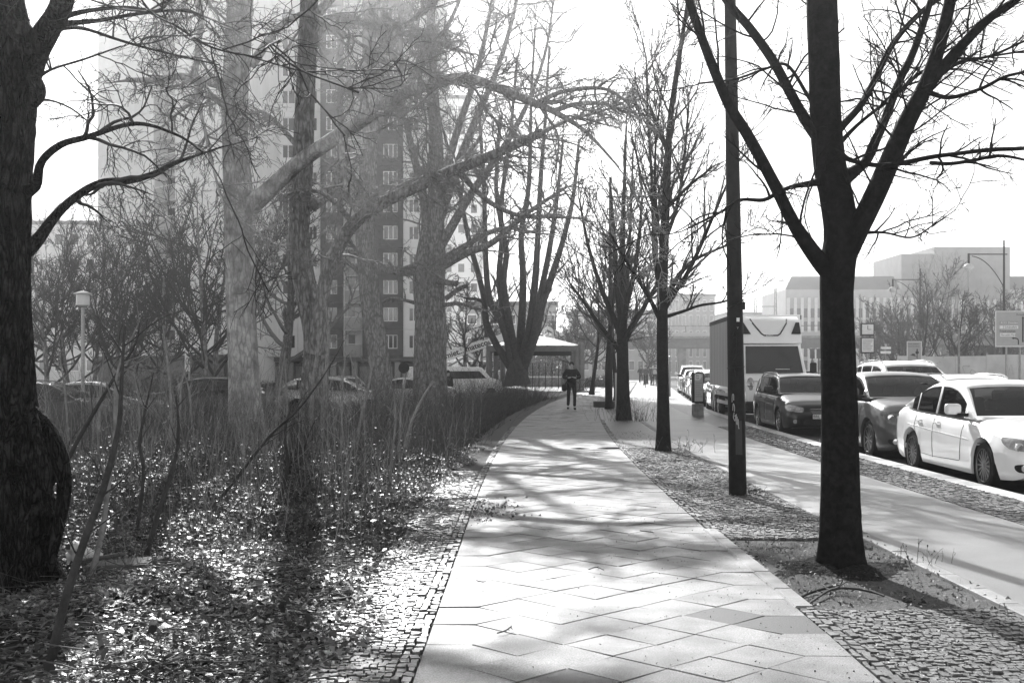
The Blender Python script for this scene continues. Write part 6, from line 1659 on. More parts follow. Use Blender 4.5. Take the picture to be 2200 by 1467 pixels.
# info box on concrete foot
X0 = gx(1499, 36.8)
e = empty('info_box', (X0, 36.8, 0), rz=R(8), label='poster box on a concrete foot beside the kerb, left of the truck', cat='info box')
MB().bx(-.155, .155, -.15, .15, -.02, .38).build('foot', CONC, e, smooth=None, bevel=.02); MB().bx(-.17, .17, -.11, .11, .40, 1.37).build('case', STEELD, e, smooth=None, bevel=.02); MB().bx(-.135, .135, -.116, -.111, .46, 1.33).build('poster', M('poster_grey', .42, .5), e, smooth=None)
MB().prism([(-.13, 1.28), (-.07, 1.33), (.05, 1.33), (.10, 1.25), (.03, 1.13), (-.13, 1.13)], -.122, -.117, 'XZ').build('poster_emblem', SIGNW, e, smooth=None); text_obj('poster_lettering', 'Zu', .09, (-.10, -.124, 1.27), TX, INK, e); text_obj('poster_lettering', 'VER', .075, (-.11, -.124, 1.18), TX, INK, e)
for i in range(7): MB().bx(-.11, .11 - .04 * (i % 3), -.121, -.117, .60 + i * .07, .625 + i * .07).build('poster_line', SIGNM, e, smooth=None)
# pale upright board tied to the thin street tree
e = empty('tree_notice', (gx(1327, 42.3), 42.3, 0), label='pale upright board standing between the two verge trunks', cat='board'); MB().bx(-.10, .10, -.015, .015, .0, 1.33).build('board', M('pale_board', .45, .52, scale=5, rough=.7), e, smooth=None); MB().bx(-.08, -.03, .016, .05, -.05, 1.2).build('stake', M('stake_wood', .12, .2, scale=5), e, smooth=None)
# low stone trough by the verge trees
o = MB().bx(-.5, .5, -.2, .2, 0, .22).build('kerb_block', M('dark_stone', .05, .09, scale=8), smooth=None, bevel=.02); tag(o, 'dark low stone block beside the thin verge trunk', 'block'); o.location = (gx(1303, 45), 45, 0)

# ---- hoarding
hd = empty('hoarding', (0, 0, 0), label='white graffiti-marked hoarding along the far side of the street', cat='hoarding')
HW = M('hoarding_panel', .66, .78, scale=1.2, rough=.6, coord='World', wear=(.7, .12), rand=.05); GRF = M('faded_graffiti', .45, .55, scale=8)
a = Vector((21.2, 64, -.1)); bq = Vector((31.0, 52, -.1)); n = 9
for i in range(n):
    p, q = a.lerp(bq, i / n), a.lerp(bq, (i + .985) / n); d = (q - p).normalized(); nn = Vector((-d.y, d.x, 0)) * -.02
    zt = 2.15 + .05 * random.uniform(-1, 1)
    m = MB(); m.add([tuple(p + nn), tuple(q + nn), tuple(q - nn), tuple(p - nn)] + [tuple(v + Vector((0, 0, zt + .1))) for v in (p + nn, q + nn, q - nn, p - nn)], [(0, 1, 5, 4), (1, 2, 6, 5), (2, 3, 7, 6), (3, 0, 4, 7), (4, 5, 6, 7)]); m.build('hoarding_panel', HW, hd, smooth=None)
    m = MB(); m.tube([p - nn * 3, p - nn * 3 + Vector((0, 0, zt + .2))], .05, 8); m.build('hoarding_post', STEELG, hd)
    for s in range(2):
        t0 = random.uniform(.1, .6); pts = [p.lerp(q, t0 + .3 * random.random()) + nn * 1.6 + Vector((0, 0, random.uniform(.7, 1.9))) for _ in range(5)]
        A = resample(np.array([[*v, .1] for v in pts]), 18); m = MB(); m.tube([tuple(v[:3]) for v in A], .02, 5); m.build('graffiti_stroke', GRF, hd)

# ---- pavilion with glass pyramid roof
PY = 76.5
pv = empty('pavilion', (gx(1143, 79), 79, 0), label='open pavilion with white glass pyramid roof on grey round columns', cat='pavilion')
COLM = M('column_grey', .13, .19, scale=4, rough=.6)
hw_ = 2.85
for (x, y) in ((-2.9, -2.4), (-2.45, -1.0), (-2.9, 2.6), (2.85, -2.4), (3.15, -1.6), (3.35, -.8), (2.9, 2.6), (-2.0, .6)):
    m = MB(); m.tube([(x, y, -.1), (x, y, 3.05)], .165, 18); m.lathe([(.165, 3.05), (.165, 3.1), (.01, 3.3)], 18, (x, y, 0)); m.build('column', COLM, pv)
for s in (-1, 1):
    MB().bx(-hw_, hw_, s*2.75 - .1, s*2.75 + .1, 2.62, 2.98).build('eaves_beam', COLM, pv, smooth=None); MB().bx(s*2.75 - .1, s*2.75 + .1, -2.65, 2.65, 2.62, 2.98).build('eaves_beam', COLM, pv, smooth=None)
MB().bx(-hw_ + .3, hw_ - .3, -2.6, -2.5, 2.32, 2.60).build('hanging_fascia', STEELD, pv, smooth=None)
RG = M('white_glass', .7, .76, scale=3, rough=.15, coat=.6)
for q in range(4):
    cs = [(-hw_ - .1, -2.95), (hw_ + .1, -2.95), (hw_ + .1, 2.95), (-hw_ - .1, 2.95)]; p, r_ = cs[q], cs[(q+1) % 4]
    for i in range(6):
        f = lambda t: Vector((p[0] + (r_[0] - p[0]) * t, p[1] + (r_[1] - p[1]) * t, 3.0)); ap = Vector((0, 0, 3.85))
        m = MB(); A_, B_ = f(i/6 + .006), f((i+1)/6 - .006); m.add([tuple(A_), tuple(B_), tuple(B_.lerp(ap, .98)), tuple(A_.lerp(ap, .98))] + [tuple(v - Vector((0, 0, .03))) for v in (A_, B_, B_.lerp(ap, .98), A_.lerp(ap, .98))], [(0, 1, 2, 3), (4, 5, 6, 7), (0, 4, 5, 1)]); m.build('glass_panel', RG, pv, smooth=None, fix=False)
        m = MB(); m.tube([f(i/6), f(i/6).lerp(ap, .99)], .03, 5); m.build('glazing_bar', STEELG, pv)
# folded white canopy further off
fc = empty('folded_canopy', (0, 0, 0), label='zigzag white canopy edge behind the pavilion roof', cat='canopy'); Pz = [(1135, 716), (1160, 711), (1176, 700), (1204, 715), (1240, 701), (1275, 716)]
for i in range(5):
    A_, B_ = at(*Pz[i], 112), at(*Pz[i+1], 112); m = MB(); m.add([tuple(A_), tuple(B_), (B_.x, B_.y + 5, B_.z), (A_.x, A_.y + 5, A_.z)] + [tuple(v - Vector((0, 0, .35))) for v in (A_, B_)], [(0, 1, 2, 3), (4, 5, 1, 0)]); m.build('roof_fold', SIGNW, fc, smooth=None, fix=False)
for u in (1160, 1240): 
    p = at(u, 715, 114); MB().tube([(p.x, p.y, -.1), (p.x, p.y, p.z)], .12, 10).build('post', STEELG, fc)

# ---- aerial platform boom
bo = empty('aerial_platform', (gx(905, 84), 84, -.38), label='white lettered crane boom rising right behind the twin-stemmed trunk', cat='crane'); b0_ = Vector((gx(905, 84), 84, -.38))
p0, p1 = at(905, 783, 84) - b0_, at(1082, 724, 84) - b0_; d = (p1 - p0).normalized(); up = Vector((-d.z, 0, d.x))
def boombox(nm, A_, B_, h, w, mat): 
    V = [A_ - up*h/2 + Vector((0, s*w/2, 0)) for s in (-1, 1)] + [A_ + up*h/2 + Vector((0, s*w/2, 0)) for s in (-1, 1)] + [B_ - up*h/2 + Vector((0, s*w/2, 0)) for s in (-1, 1)] + [B_ + up*h/2 + Vector((0, s*w/2, 0)) for s in (-1, 1)]
    m = MB(); m.add([tuple(v) for v in V], [(0, 2, 3, 1), (4, 5, 7, 6), (0, 4, 6, 2), (1, 3, 7, 5), (2, 6, 7, 3), (0, 1, 5, 4)]); m.build(nm, mat, bo, smooth=None, bevel=.03)
boombox('boom', p0, p0.lerp(p1, .82), .66, .5, TWH); boombox('inner_boom', p0.lerp(p1, .82), p1, .5, .36, TWH); boombox('lift_strut', p0.lerp(p1, .30) - up*.75, p0.lerp(p1, .55) - up*.42, .12, .12, STEELG)
MB().bx(-.9, 1.6, -1, 1, .6, 2.0).build('turret', TWH, bo, smooth=None, bevel=.06); MB().bx(-2.4, 3.0, -1.1, 1.1, .35, .9).build('chassis', STEELD, bo, smooth=None, bevel=.05)
for x in (-1.7, 2.3):
    for s in (1, -1):
        ty, rm = wheel_meshes(.42, 8, 'lift'); o = link('wheel', ty, RUBBER, bo); o.location = (x, s*1.0, .42); link('rim', rm, RIMS, o)
an = math.atan2(d.z, d.x)
t_ = text_obj('boom_lettering', 'miet... mateco', .56, p0.lerp(p1, .295) + Vector((0, -.262, 0)), (R(90), -an, 0), INK, bo, bold=.012)
t_.rotation_euler = Euler((R(90), 0, 0)).to_matrix().to_4x4().to_euler(); t_.matrix_basis = Matrix.Translation(p0.lerp(p1, .295) + Vector((0, -.262, 0))) @ Matrix.Rotation(-an, 4, 'Y') @ Matrix.Rotation(R(90), 4, 'X')

# ---- low wall, hedge and fence behind the pavilion
lw = empty('low_wall', (0, 0, 0), label='low rubble wall with pale coping at the end of the foot path', cat='wall')
WST = M('rubble_wall', .12, .34, scale=3.5, rough=.9, bump=.6, coord='World')
x0_, x1_ = gx(1120, 96), gx(1318, 96)
MB().bx(x0_, x1_, 96, 96.4, -.1, .72).build('wall_core', WST, lw, smooth=None); MB().bx(x0_ - .05, x1_ + .05, 95.95, 96.45, .725, .84).build('coping', M('pale_coping', .6, .7, scale=6), lw, smooth=None)
fn = empty('bar_fence', (0, 0, 0), label='thin dark bar fence left of the walking person', cat='fence')
for i in range(7):
    p = at(1130 + i * 14, 791, 88); MB().tube([(p.x, 88, -.1), (p.x, 88, 1.9)], .03, 6).build('fence_post', STEELD, fn)
for i in range(9):
    p = at(1207 + i * 1.7, 791, 80); MB().tube([(p.x, 80, 0), (p.x, 80, 2.0)], .015, 5).build('fence_bar', STEELD, fn)
MB().bx(gx(1207, 80), gx(1221, 80), 79.98, 80.02, 1.95, 2.0).build('fence_rail', STEELD, fn, smooth=None)
rh = np.random.default_rng(9)
def hedge(name, label, x0, x1, y, dep, h, n, size, seed, z0=-.1, mat=None):
    rr = np.random.default_rng(seed); e = empty(name, ((x0 + x1) / 2, y, z0), label=label, cat='hedge')
    q = rr.uniform(-1, 1, (n, 3)); X = q[:, 0] * (x1 - x0) / 2; Y = q[:, 1] * dep; Z = h * (.5 + .5 * q[:, 2]) * (.85 + .15 * np.sin(X * 2.1) + .1 * rr.normal(0, 1, n))
    leaf_mesh('foliage', np.stack([X, Y, Z], 1), size, rr, 1.0, mat or leaf_mat(name + '_leaf', .06, .22, .3, .45), kind=None, parent=e)
    P = stalks(rr.uniform((x0 - x1)/2, (x1 - x0)/2, n // 12), rr.uniform(-dep, dep, n // 12), np.full(n // 12, h * .9), np.full(n // 12, .012), 5, .15, .2, np.zeros(n // 12)); tubes_np('stems', [(P, 3)], TWIG, e)
hedge('hedge', 'leafy hedge along the low rubble wall', gx(1250, 94), gx(1318, 94), 94.6, .5, 1.0, 2200, .16, 1)
hedge('shrub_bank', 'bright leafy shrub bank behind the pavilion columns', gx(1100, 104), gx(1225, 104), 104, 1.2, 4.6, 5000, .22, 2, mat=leaf_mat('light_shrub', .18, .42, .35, .5))
hedge('tower_hedge', 'dark clipped hedge at the foot of the tower', gx(250, 92), gx(480, 92), 92, .7, 1.5, 3500, .16, 3, -.38)
hedge('tower_hedge', 'dark hedge strip between the trunks and the plinth doors', gx(500, 88), gx(890, 88), 88, .5, 1.1, 4000, .15, 4, -.38)

# ---- railway bridge
br = empty('railway_bridge', (gx(1560, 160), 160, 0), rz=R(-7), label='steel railway bridge crossing the street in the distance', cat='bridge')
BRM = M('bridge_steel', .12, .17, scale=3, rough=.7, coord='World')
MB().bx(-30, 60, -.3, .3, 4.3, 5.6).build('girder', BRM, br, smooth=None); MB().bx(-30, 60, 6, 6.6, 4.3, 5.6).build('girder', BRM, br, smooth=None); MB().bx(-30, 60, -.9, 7.2, 5.62, 5.9).build('deck', CONC, br, smooth=None)
MB().bx(-30, 60, -1.0, -.7, 5.9, 6.4).build('parapet', M('parapet_pale', .45, .52), br, smooth=None)
for i in range(34): MB().bx(-30 + i * 2.65 - .07, -30 + i * 2.65 + .07, -.42, -.302, 4.32, 5.58).build('stiffener', BRM, br, smooth=None)
for i in range(12): MB().tube([(-28 + i * 7.5, -.85, 6.4), (-28 + i * 7.5, -.85, 7.3)], .05, 6).build('rail_post', STEELD, br)
MB().bx(-30, 60, -.88, -.82, 7.24, 7.32).build('hand_rail', STEELD, br, smooth=None)
for x in (-22, -6, 8, 22, 38):
    MB().bx(x - .6, x + .6, .2, 5.6, -.2, 4.28).build('pier', CONC, br, smooth=None, bevel=.1)
def cmast(label, u, v, Y):
    p = at(u, v, Y); e = empty('catenary_mast', (p.x, Y, 5.9), label=label, cat='mast', group='masts above the railway'); h = p.z - 5.9
    for sx, sy in ((-.2, -.2), (.2, -.2), (.2, .2), (-.2, .2)): MB().tube([(sx, sy, 0), (sx * .5, sy * .5, h)], .05, 5).build('mast_leg', STEELG, e)
    for i in range(8): MB().tube([(-.18, -.2, h * i / 8), (.18, -.2, h * (i + 1) / 8)], .03, 4).build('lacing', STEELG, e)
    MB().bx(-2.8, .2, -.06, .06, h * .62, h * .62 + .12).build('bracket', STEELG, e, smooth=None)
cmast('lattice railway mast over the truck roof', 1666, 620, 163); cmast('second railway mast left of the lattice one', 1623, 636, 166)

# ---- distant buildings
FACP = M('pale_stone_facade', .42, .50, scale=.6, rough=.85, coord='World'); FACG = M('grey_facade', .26, .33, scale=.6, rough=.85, coord='World'); ROOFG = M('zinc_roof', .16, .20, scale=.5, rough=.6, coord='World')
K = 210 / F
def U(u): return (u - CX) * K
def Zv(v): return CAMH - (v - HZ) * K
gb = empty('office_building', (0, 0, 0), label='broad grey building with mansard roof and stepped block across the street', cat='building')
MB().bx(U(1688), U(2260), 210, 230, -.3, Zv(622)).build('wall', FACP, gb, smooth=None)
m = MB(); x0, x1, z0, z1 = U(1700), U(2260), Zv(622), Zv(590); m.add([(x0 - 1, 210.5, z0), (x1, 210.5, z0), (x1, 229, z0), (x0 - 1, 229, z0), (x0 + 1, 214, z1), (x1, 214, z1), (x1, 226, z1), (x0 + 1, 226, z1)], [(0, 1, 5, 4), (1, 2, 6, 5), (2, 3, 7, 6), (3, 0, 4, 7), (4, 5, 6, 7)]); m.build('mansard_roof', ROOFG, gb, smooth=None)
MB().bx(U(1935), U(2005), 209.6, 226, Zv(640), Zv(546)).build('stair_block', FACG, gb, smooth=None); MB().bx(U(2005) + .02, U(2167), 209.4, 226, Zv(640), Zv(531)).build('stair_block', FACG, gb, smooth=None)
for i in range(5):
    for j in range(3): MB().bx(U(2010 + i * 31.5), U(2040 + i * 31.5), 209.3, 209.38, Zv(618 - j * 29 + 26), Zv(618 - j * 29)).build('cladding_panel', FACG, gb, smooth=None)
pier = MB().bx(0, .50, -.5, 0, 0, Zv(640) + .3).mesh('pier'); wdm = MB().bx(.52, 1.25, -.12, -.02, 0, 1.7).mesh('window'); pnm = MB().bx(.56, 1.21, -.14, -.122, .04, 1.66).mesh('pane')
nb = 38; PANED = M('dark_far_pane', .02, .05, scale=.5, rough=.1, coord='World')
for i in range(nb):
    x = U(1690) + i * (U(2250) - U(1690)) / nb
    place('pier', pier, FACP if i % 2 else SIGNW, gb, Matrix.Translation((x, 210, -.3)))
    for j in range(5):
        z = 1.2 + j * 2.35
        if z + 1.5 < Zv(625): 
            o = place('window', wdm, FACG, gb, Matrix.Translation((x, 210, z))); place('pane', pnm, PANED, o, Matrix.Identity(4))
plain_block('office_block', 'dark striped office block beyond the bridge left of the truck', gx(1432, 235), gx(1536, 235), 235, 18, 16.0, 5, 7, FACG, .5, .75)
plain_block('office_block', 'low pale block under the bridge span behind the cyclists', gx(1230, 190), gx(1425, 190), 190, 14, 10.5, 3, 10, FACP, .6, .5)
plain_block('office_block', 'grey low building seen through the many-stemmed tree', gx(1000, 150), gx(1195, 150), 150, 14, 9.6, 3, 7, FACG, .75, .45)
plain_block('office_block', 'faint pale block right of the lattice railway mast', gx(1560, 260), gx(1690, 260), 260, 16, 13.5, 3, 8, FACP, .5, .5)
sb = empty('station_canopy', (0, 0, 0), label='flat-roofed station entrance with dark openings behind the hoarding', cat='building')
MB().bx(gx(1965, 112), gx(2260, 112), 110, 122, Zv(0) * 0 + CAMH + 49 * 112 / F, CAMH + 58 * 112 / F).build('roof', CONC, sb, smooth=None); MB().bx(gx(2085, 114), gx(2260, 114), 114, 121, -.1, CAMH + 48 * 112 / F).build('hall_shade_block', M('hall_shade_block', .015, .03, scale=2), sb, smooth=None)  # solid near-black block: the shade inside the hall is put into its colour
for u in (1975, 2030, 2085, 2140, 2195): 
    p = gx(u, 111); MB().bx(p - .2, p + .2, 110.5, 110.9, -.1, CAMH + 48.8 * 112 / F).build('column', CONC, sb, smooth=None)
# traffic signals
for (u, lab) in ((1745, 'left of two small traffic signals under the bridge'), (1759, 'right of two small traffic signals under the bridge')):
    e = empty('traffic_signal', (gx(u, 118), 118, -.1), label=lab, cat='traffic light', group='traffic signals under the bridge'); MB().tube([(0, 0, 0), (0, 0, 2.9)], .07, 8).build('post', STEELD, e); MB().bx(-.22, .22, -.18, .12, 2.6, 3.5).build('signal_head', STEELD, e, smooth=None, bevel=.05); MB().lathe([(.34, 3.5), (.3, 3.58), (.02, 3.7)], 12).build('hood', STEELD, e)
# ================================================================== PEOPLE AND BICYCLES
SKIN = M('skin', .38, .46, scale=12, rough=.55); HAIRM = M('dark_hair', .012, .02, scale=40, rough=.5); CLOTHB = M('black_cloth', .010, .02, scale=60, rough=.9, bump=.3, bdist=.01)
CLOTHN = M('black_trousers', .010, .018, scale=60, rough=.85, bump=.3, bdist=.01); CLOTHG = M('grey_cloth', .12, .18, scale=40, rough=.9); VEST = M('pale_vest', .5, .6, scale=40, rough=.8); SHOE = M('dark_shoe', .015, .03, scale=20, rough=.5)

def skin_obj(name, pts, edges, radii, mat, parent, sub=2, root=0):
    me = bpy.data.meshes.new(name); me.from_pydata(pts, edges, []); me.update()
    o = link(name, me, mat, parent)
    o.modifiers.new('skin', 'SKIN').use_smooth_shade = True
    sk = me.skin_vertices[0].data
    for i, r in enumerate(radii):
        sk[i].radius = (r, r) if not hasattr(r, '__len__') else r
        sk[i].use_root = (i == root)
    s = o.modifiers.new('sub', 'SUBSURF'); s.levels = sub; s.render_levels = sub
    return o

def person(label, loc, rz, J, top=CLOTHB, bottom=CLOTHN, h=1.75, group=None, hair='short', fingers=True, head_tilt=.0, z=0, hood=False, vest=None):
    """J: dict of joint positions for a 1.75 m figure facing -Y"""
    e = empty('person', (loc[0], loc[1], z), rz, label, 'person', group); e.scale = (h / 1.75,) * 3
    D_ = dict(pelvis=(0, 0, .96), waist=(0, 0, 1.10), chest=(0, 0, 1.32), neck=(0, .01, 1.49), skull=(0, -.01, 1.60), crown=(0, 0, 1.69), nose=(0, -.105, 1.595), chin=(0, -.06, 1.535),
              sh_l=(.17, .01, 1.42), el_l=(.23, .03, 1.14), wr_l=(.22, -.06, .90), sh_r=(-.17, .01, 1.42), el_r=(-.23, .03, 1.14), wr_r=(-.22, -.06, .90),
              hip_l=(.09, 0, .92), kn_l=(.10, -.03, .50), an_l=(.10, .02, .09), to_l=(.12, -.14, .035), hip_r=(-.09, 0, .92), kn_r=(-.10, -.03, .50), an_r=(-.10, .02, .09), to_r=(-.12, -.14, .035))
    D_.update(J)
    V = lambda k: Vector(D_[k])
    names, pts, rad, ed = [], [], [], []
    def add(n, p, r, par=None):
        names.append(n); pts.append(tuple(p)); rad.append(r)
        if par is not None: ed.append((names.index(par), len(names) - 1))
    add('pelvis', V('pelvis'), (.13, .10)); add('waist', V('waist'), (.125, .09), 'pelvis'); add('chest', V('chest'), (.15, .105), 'waist'); add('neck', V('neck'), .052, 'chest')
    add('skull', V('skull'), (.074, .088), 'neck'); add('crown', V('crown'), (.066, .078), 'skull')
    if fingers: add('nose', V('nose'), .016, 'skull')
    for s in ('l', 'r'):
        add('sh_' + s, V('sh_' + s), .062, 'chest'); add('el_' + s, V('el_' + s), .042, 'sh_' + s); add('wr_' + s, V('wr_' + s), .027, 'el_' + s)
        d = (V('wr_' + s) - V('el_' + s)).normalized(); hd_ = V('hand_' + s) if 'hand_' + s in D_ else V('wr_' + s) + d * .08
        add('palm_' + s, hd_, .034, 'wr_' + s)
        if fingers:
            d2 = (hd_ - V('wr_' + s)).normalized(); sd_ = d2.cross(Vector((0, 0, 1))).normalized(); upv = sd_.cross(d2)
            for i, ln in enumerate((.058, .068, .072, .062)):
                b_ = hd_ + sd_ * (.026 * (i - 1.5) / 1.5) + d2 * .028; add('f%d_%s' % (i, s), b_, .0095, 'palm_' + s); add('g%d_%s' % (i, s), b_ + d2 * ln * .55, .0085, 'f%d_%s' % (i, s)); add('h%d_%s' % (i, s), b_ + d2 * ln * .75 - upv * ln * .4, .007, 'g%d_%s' % (i, s))
            tb_ = V('wr_' + s).lerp(hd_, .5) + sd_ * (-.03 if s == 'l' else .03); add('t0_' + s, tb_, .011, 'palm_' + s); add('t1_' + s, tb_ + d2 * .045 + sd_ * (-.012 if s == 'l' else .012), .008, 't0_' + s)
        add('hip_' + s, V('hip_' + s), .082, 'pelvis'); add('kn_' + s, V('kn_' + s), .052, 'hip_' + s); add('an_' + s, V('an_' + s), .036, 'kn_' + s); add('to_' + s, V('to_' + s), .032, 'an_' + s)
    skin_obj('body', pts, ed, rad, SKIN, e, 1 if not fingers else 2)
    # jacket
    P = [V('pelvis') + Vector((0, 0, -.02)), V('waist'), V('chest'), V('neck') + Vector((0, 0, -.045))]; E = [(0, 1), (1, 2), (2, 3)]; Rr = [(.185, .145), (.175, .13), (.185, .14), .072]
    for s in ('l', 'r'):
        n0 = len(P); w = V('wr_' + s); el = V('el_' + s); P += [V('sh_' + s), V('sh_' + s).lerp(el, .5), el, el.lerp(w, .5), el.lerp(w, .97)]; E += [(2, n0), (n0, n0+1), (n0+1, n0+2), (n0+2, n0+3), (n0+3, n0+4)]; Rr += [.092, .082, .074, .062, .048]
    jk = skin_obj('jacket', [tuple(p) for p in P], E, Rr, top, e, 2)
    if vest is not None:
        skin_obj('vest', [tuple(V('pelvis')), tuple(V('waist')), tuple(V('chest')), tuple(V('chest') + Vector((0, 0, .09)))], [(0, 1), (1, 2), (2, 3)], [(.205, .165), (.20, .155), (.215, .165), (.17, .13)], vest, e, 2)
    P = [V('pelvis')]; E = []; Rr = [(.145, .12)]
    for s in ('l', 'r'):
        n0 = len(P); kn = V('kn_' + s); an = V('an_' + s); hp = V('hip_' + s); P += [hp, hp.lerp(kn, .5), kn, kn.lerp(an, .5), kn.lerp(an, .97)]; E += [(0, n0), (n0, n0+1), (n0+1, n0+2), (n0+2, n0+3), (n0+3, n0+4)]; Rr += [.098, .082, .066, .062, .055]
    skin_obj('trousers', [tuple(p) for p in P], E, Rr, bottom, e, 2)
    for s in ('l', 'r'):
        an, to = V('an_' + s), V('to_' + s); skin_obj('shoe', [tuple(an + Vector((0, .03, -.04))), tuple(an.lerp(to, .5) + Vector((0, 0, -.02))), tuple(to + Vector((0, -.02, .01)))], [(0, 1), (1, 2)], [(.048, .05), (.047, .045), (.042, .034)], SHOE, e, 2)
    c = V('skull').lerp(V('crown'), .55)
    m = MB(); hr = .102; m.sphere((c.x, c.y + .018, c.z + .028), hr, 18, 12, (.86, .98, .92)); o = m.build('hair', HAIRM if not hood else top, e, smooth=80)
    if not hood:                                          # open the face
        bm = bmesh.new(); bm.from_mesh(o.data); fy = c.y - .045
        bmesh.ops.delete(bm, geom=[f for f in bm.faces if f.calc_center_median().y < fy and f.calc_center_median().z < c.z + .055], context='FACES'); bmesh.ops.delete(bm, geom=[f for f in bm.faces if f.calc_center_median().z < c.z - .05], context='FACES'); bm.to_mesh(o.data); bm.free()
    if fingers:
        k_ = V('skull'); fw = (V('nose') - k_).normalized(); upf = (V('crown') - k_).normalized(); sdv = fw.cross(upf).normalized()
        for s in (-1, 1):
            q = k_ + fw * .078 + upf * .022 + sdv * s * .031; MB().sphere(tuple(q), .011, 10, 6).build('eye', INK, e); q2 = k_ + sdv * s * .082 + upf * .0; MB().sphere(tuple(q2), .03, 10, 8, (.35, .7, 1)).build('ear', SKIN, e)
        q = k_ + fw * .080 - upf * .045; MB().sphere(tuple(q), .02, 10, 6, (1.1, .3, .3)).build('mouth', M('lips', .2, .24), e)
    return e

YP = 42.1; XP = gx(1228, YP)
person('person in black jacket and trousers walking towards us, looking at a phone', (XP, YP), .04, dict(
    skull=(0, -.035, 1.59), crown=(0, -.03, 1.68), nose=(0, -.125, 1.555), neck=(0, -.005, 1.49),
    el_l=(.31, -.02, 1.17), wr_l=(.13, -.22, 1.16), hand_l=(.05, -.255, 1.18), el_r=(-.31, -.02, 1.17), wr_r=(-.13, -.22, 1.16), hand_r=(-.05, -.255, 1.18),
    kn_l=(.105, -.10, .52), an_l=(.10, -.08, .10), to_l=(.12, -.25, .04), kn_r=(-.11, .03, .50), an_r=(-.115, .14, .13), to_r=(-.13, 0, .045)), h=1.74)
o = MB().box((0, 0, 0), (.075, .012, .15)).build('phone', M('phone_black', .01, .02, rough=.15), bevel=.006); tag(o, 'black phone held in both hands by the walking person', 'phone'); o.location = (XP, YP - .275, 1.20); o.rotation_euler = (-.7, 0, 0)
bg_ = empty('shoulder_bag', (XP - .26, YP + .04, .80), label='black messenger bag at the hip of the walking person', cat='bag'); MB().box((0, 0, 0), (.17, .24, .26)).build('pouch', CLOTHB, bg_, bevel=.05); MB().tube([(.05, -.10, .12), (.12, -.17, .35), (.30, -.16, .55), (.42, -.05, .66), (.38, .12, .62), (.18, .16, .35), (.03, .1, .12)], .014, 6).build('strap', CLOTHB, bg_)

def bicycle(label, loc, rz, z=0):
    e = empty('bicycle', (loc[0], loc[1], z), rz, label, 'bicycle', 'bicycles by the path end'); r = .34; FR = M('bike_frame', .02, .04, rough=.3, coat=.5)
    for y in (-.52, .52):
        m = MB(); m.tube([(0, y + r*math.cos(a), r + r*math.sin(a)) for a in np.linspace(0, 2*math.pi, 33)], .018, 6, caps=False); o = m.build('wheel', RUBBER, e)
        q = MB()
        for i in range(10): a = math.pi*2*i/10; q.tube([(0, y, r), (0, y + r*math.cos(a), r + r*math.sin(a))], .003, 3)
        q.build('spokes', STEELG, o)
    bb, st_, hd_ = (0, .05, .30), (0, .20, .82), (0, -.36, .84)
    m = MB(); m.tube([bb, st_], .018, 6); m.tube([bb, hd_], .02, 6); m.tube([(0, .17, .72), hd_], .018, 6); m.tube([bb, (0, .52, r)], .012, 6); m.tube([(0, .17, .72), (0, .52, r)], .010, 6); m.tube([hd_, (0, -.42, .6), (0, -.52, r)], .015, 6); m.build('frame', FR, e)
    m = MB(); m.tube([(-.28, -.22, 1.0), (-.2, -.32, 1.02), (0, -.38, 1.0), (.2, -.32, 1.02), (.28, -.22, 1.0)], .014, 6); m.tube([hd_, (0, -.38, 1.0)], .014, 6); m.build('handlebar', STEELG, e)
    m = MB(); m.sphere((0, .22, .90), .12, 12, 8, (.7, 1.1, .35)); m.build('saddle', TRIM, e); MB().box((0, .55, .78), (.12, .34, .02)).build('rack', STEELD, e); m = MB(); m.tube([(-.16, .05, .18), (0, .05, .30), (.16, .05, .42)], .012, 5); m.build('pedals', STEELG, e)
    return e
bicycle('parked bicycle leaning by the right pavilion columns', (gx(1252, 74), 74.2), R(70), 0)
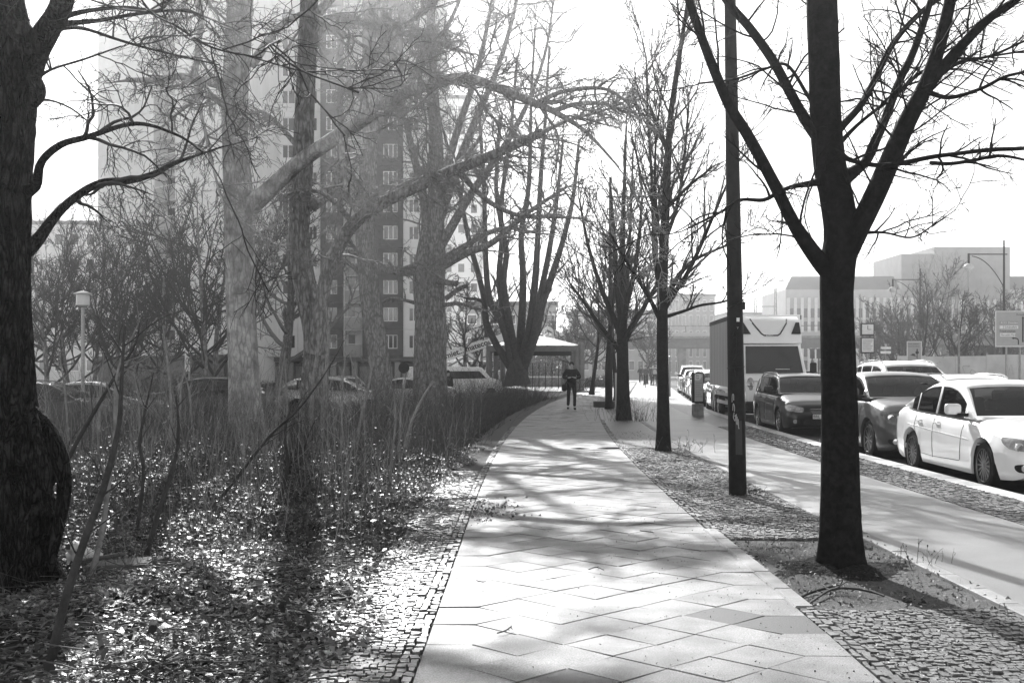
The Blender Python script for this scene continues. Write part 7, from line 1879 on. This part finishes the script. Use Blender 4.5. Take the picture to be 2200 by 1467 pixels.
rid = dict(pelvis=(0, .16, .98), waist=(0, .10, 1.11), chest=(0, -.04, 1.32), neck=(0, -.09, 1.47), skull=(0, -.12, 1.58), crown=(0, -.11, 1.67), nose=(0, -.21, 1.57), sh_l=(.17, -.05, 1.40), sh_r=(-.17, -.05, 1.40),
           el_l=(.27, -.14, 1.18), wr_l=(.26, -.28, 1.05), el_r=(-.27, -.14, 1.18), wr_r=(-.26, -.28, 1.05), hip_l=(.09, .14, .94), kn_l=(.11, -.18, .72), an_l=(.13, -.02, .38), to_l=(.13, -.16, .34), hip_r=(-.09, .14, .94), kn_r=(-.11, -.12, .56), an_r=(-.13, .06, .22), to_r=(-.13, -.08, .17))
for (u, Y, lab, lab2, tp) in ((1387, 91, 'cyclist in dark jacket riding towards us, the nearer of two', 'bicycle under the nearer oncoming cyclist', CLOTHG), (1377, 108, 'cyclist in black riding behind the nearer one', 'bicycle under the farther oncoming cyclist', CLOTHB)):
    x = gx(u, Y); bicycle(lab2, (x, Y), -.1); person(lab, (x, Y), -.1, rid, tp, CLOTHN, fingers=False, group='people at the far end of the path')
for (u, Y, lab, tp, vs, rz) in ((1407, 99, 'pedestrian in pale vest and dark trousers by the far cycle path', CLOTHG, VEST, 2.9), (1399, 102, 'pedestrian in dark clothes beside the one in the pale vest', CLOTHB, None, 2.2)):
    person(lab, (gx(u, Y), Y), rz, dict(kn_l=(.10, -.08, .5), an_l=(.10, -.03, .09), to_l=(.12, -.18, .035)), tp, CLOTHN, fingers=False, vest=vs, group='people at the far end of the path')
person('hooded person in dark coat standing behind the scrub near the van', (gx(963, 58), 58), .6, {}, CLOTHB, CLOTHN, fingers=False, hood=True, z=-.36)
for i, u in enumerate((1470, 1481, 1488)):
    person(('left', 'middle', 'right')[i] + ' of three dark figures waiting beneath the bridge', (gx(u, 140), 140 + i * .6), i * .8, {}, (CLOTHB, CLOTHG, CLOTHB)[i], CLOTHN, fingers=False, group='people beneath the bridge', z=-.05)
# ================================================================== HAZE: thin distance haze, its forward glow added in place of lens flare
hz = bpy.data.materials.new('flare_haze'); hz.use_nodes = True
hn = hz.node_tree; hn.nodes.remove(hn.nodes['Principled BSDF'])
pv_ = hn.nodes.new('ShaderNodeVolumePrincipled')
pv_.inputs['Color'].default_value = (.97, .97, .97, 1)
pv_.inputs['Density'].default_value = 0.0017
pv_.inputs['Anisotropy'].default_value = 0.90
hn.links.new(pv_.outputs[0], hn.nodes['Material Output'].inputs['Volume'])
o = MB().bx(-160, 160, -30, 300, -1.5, 68).build('haze', hz, smooth=None)
tag(o, kind='stuff')
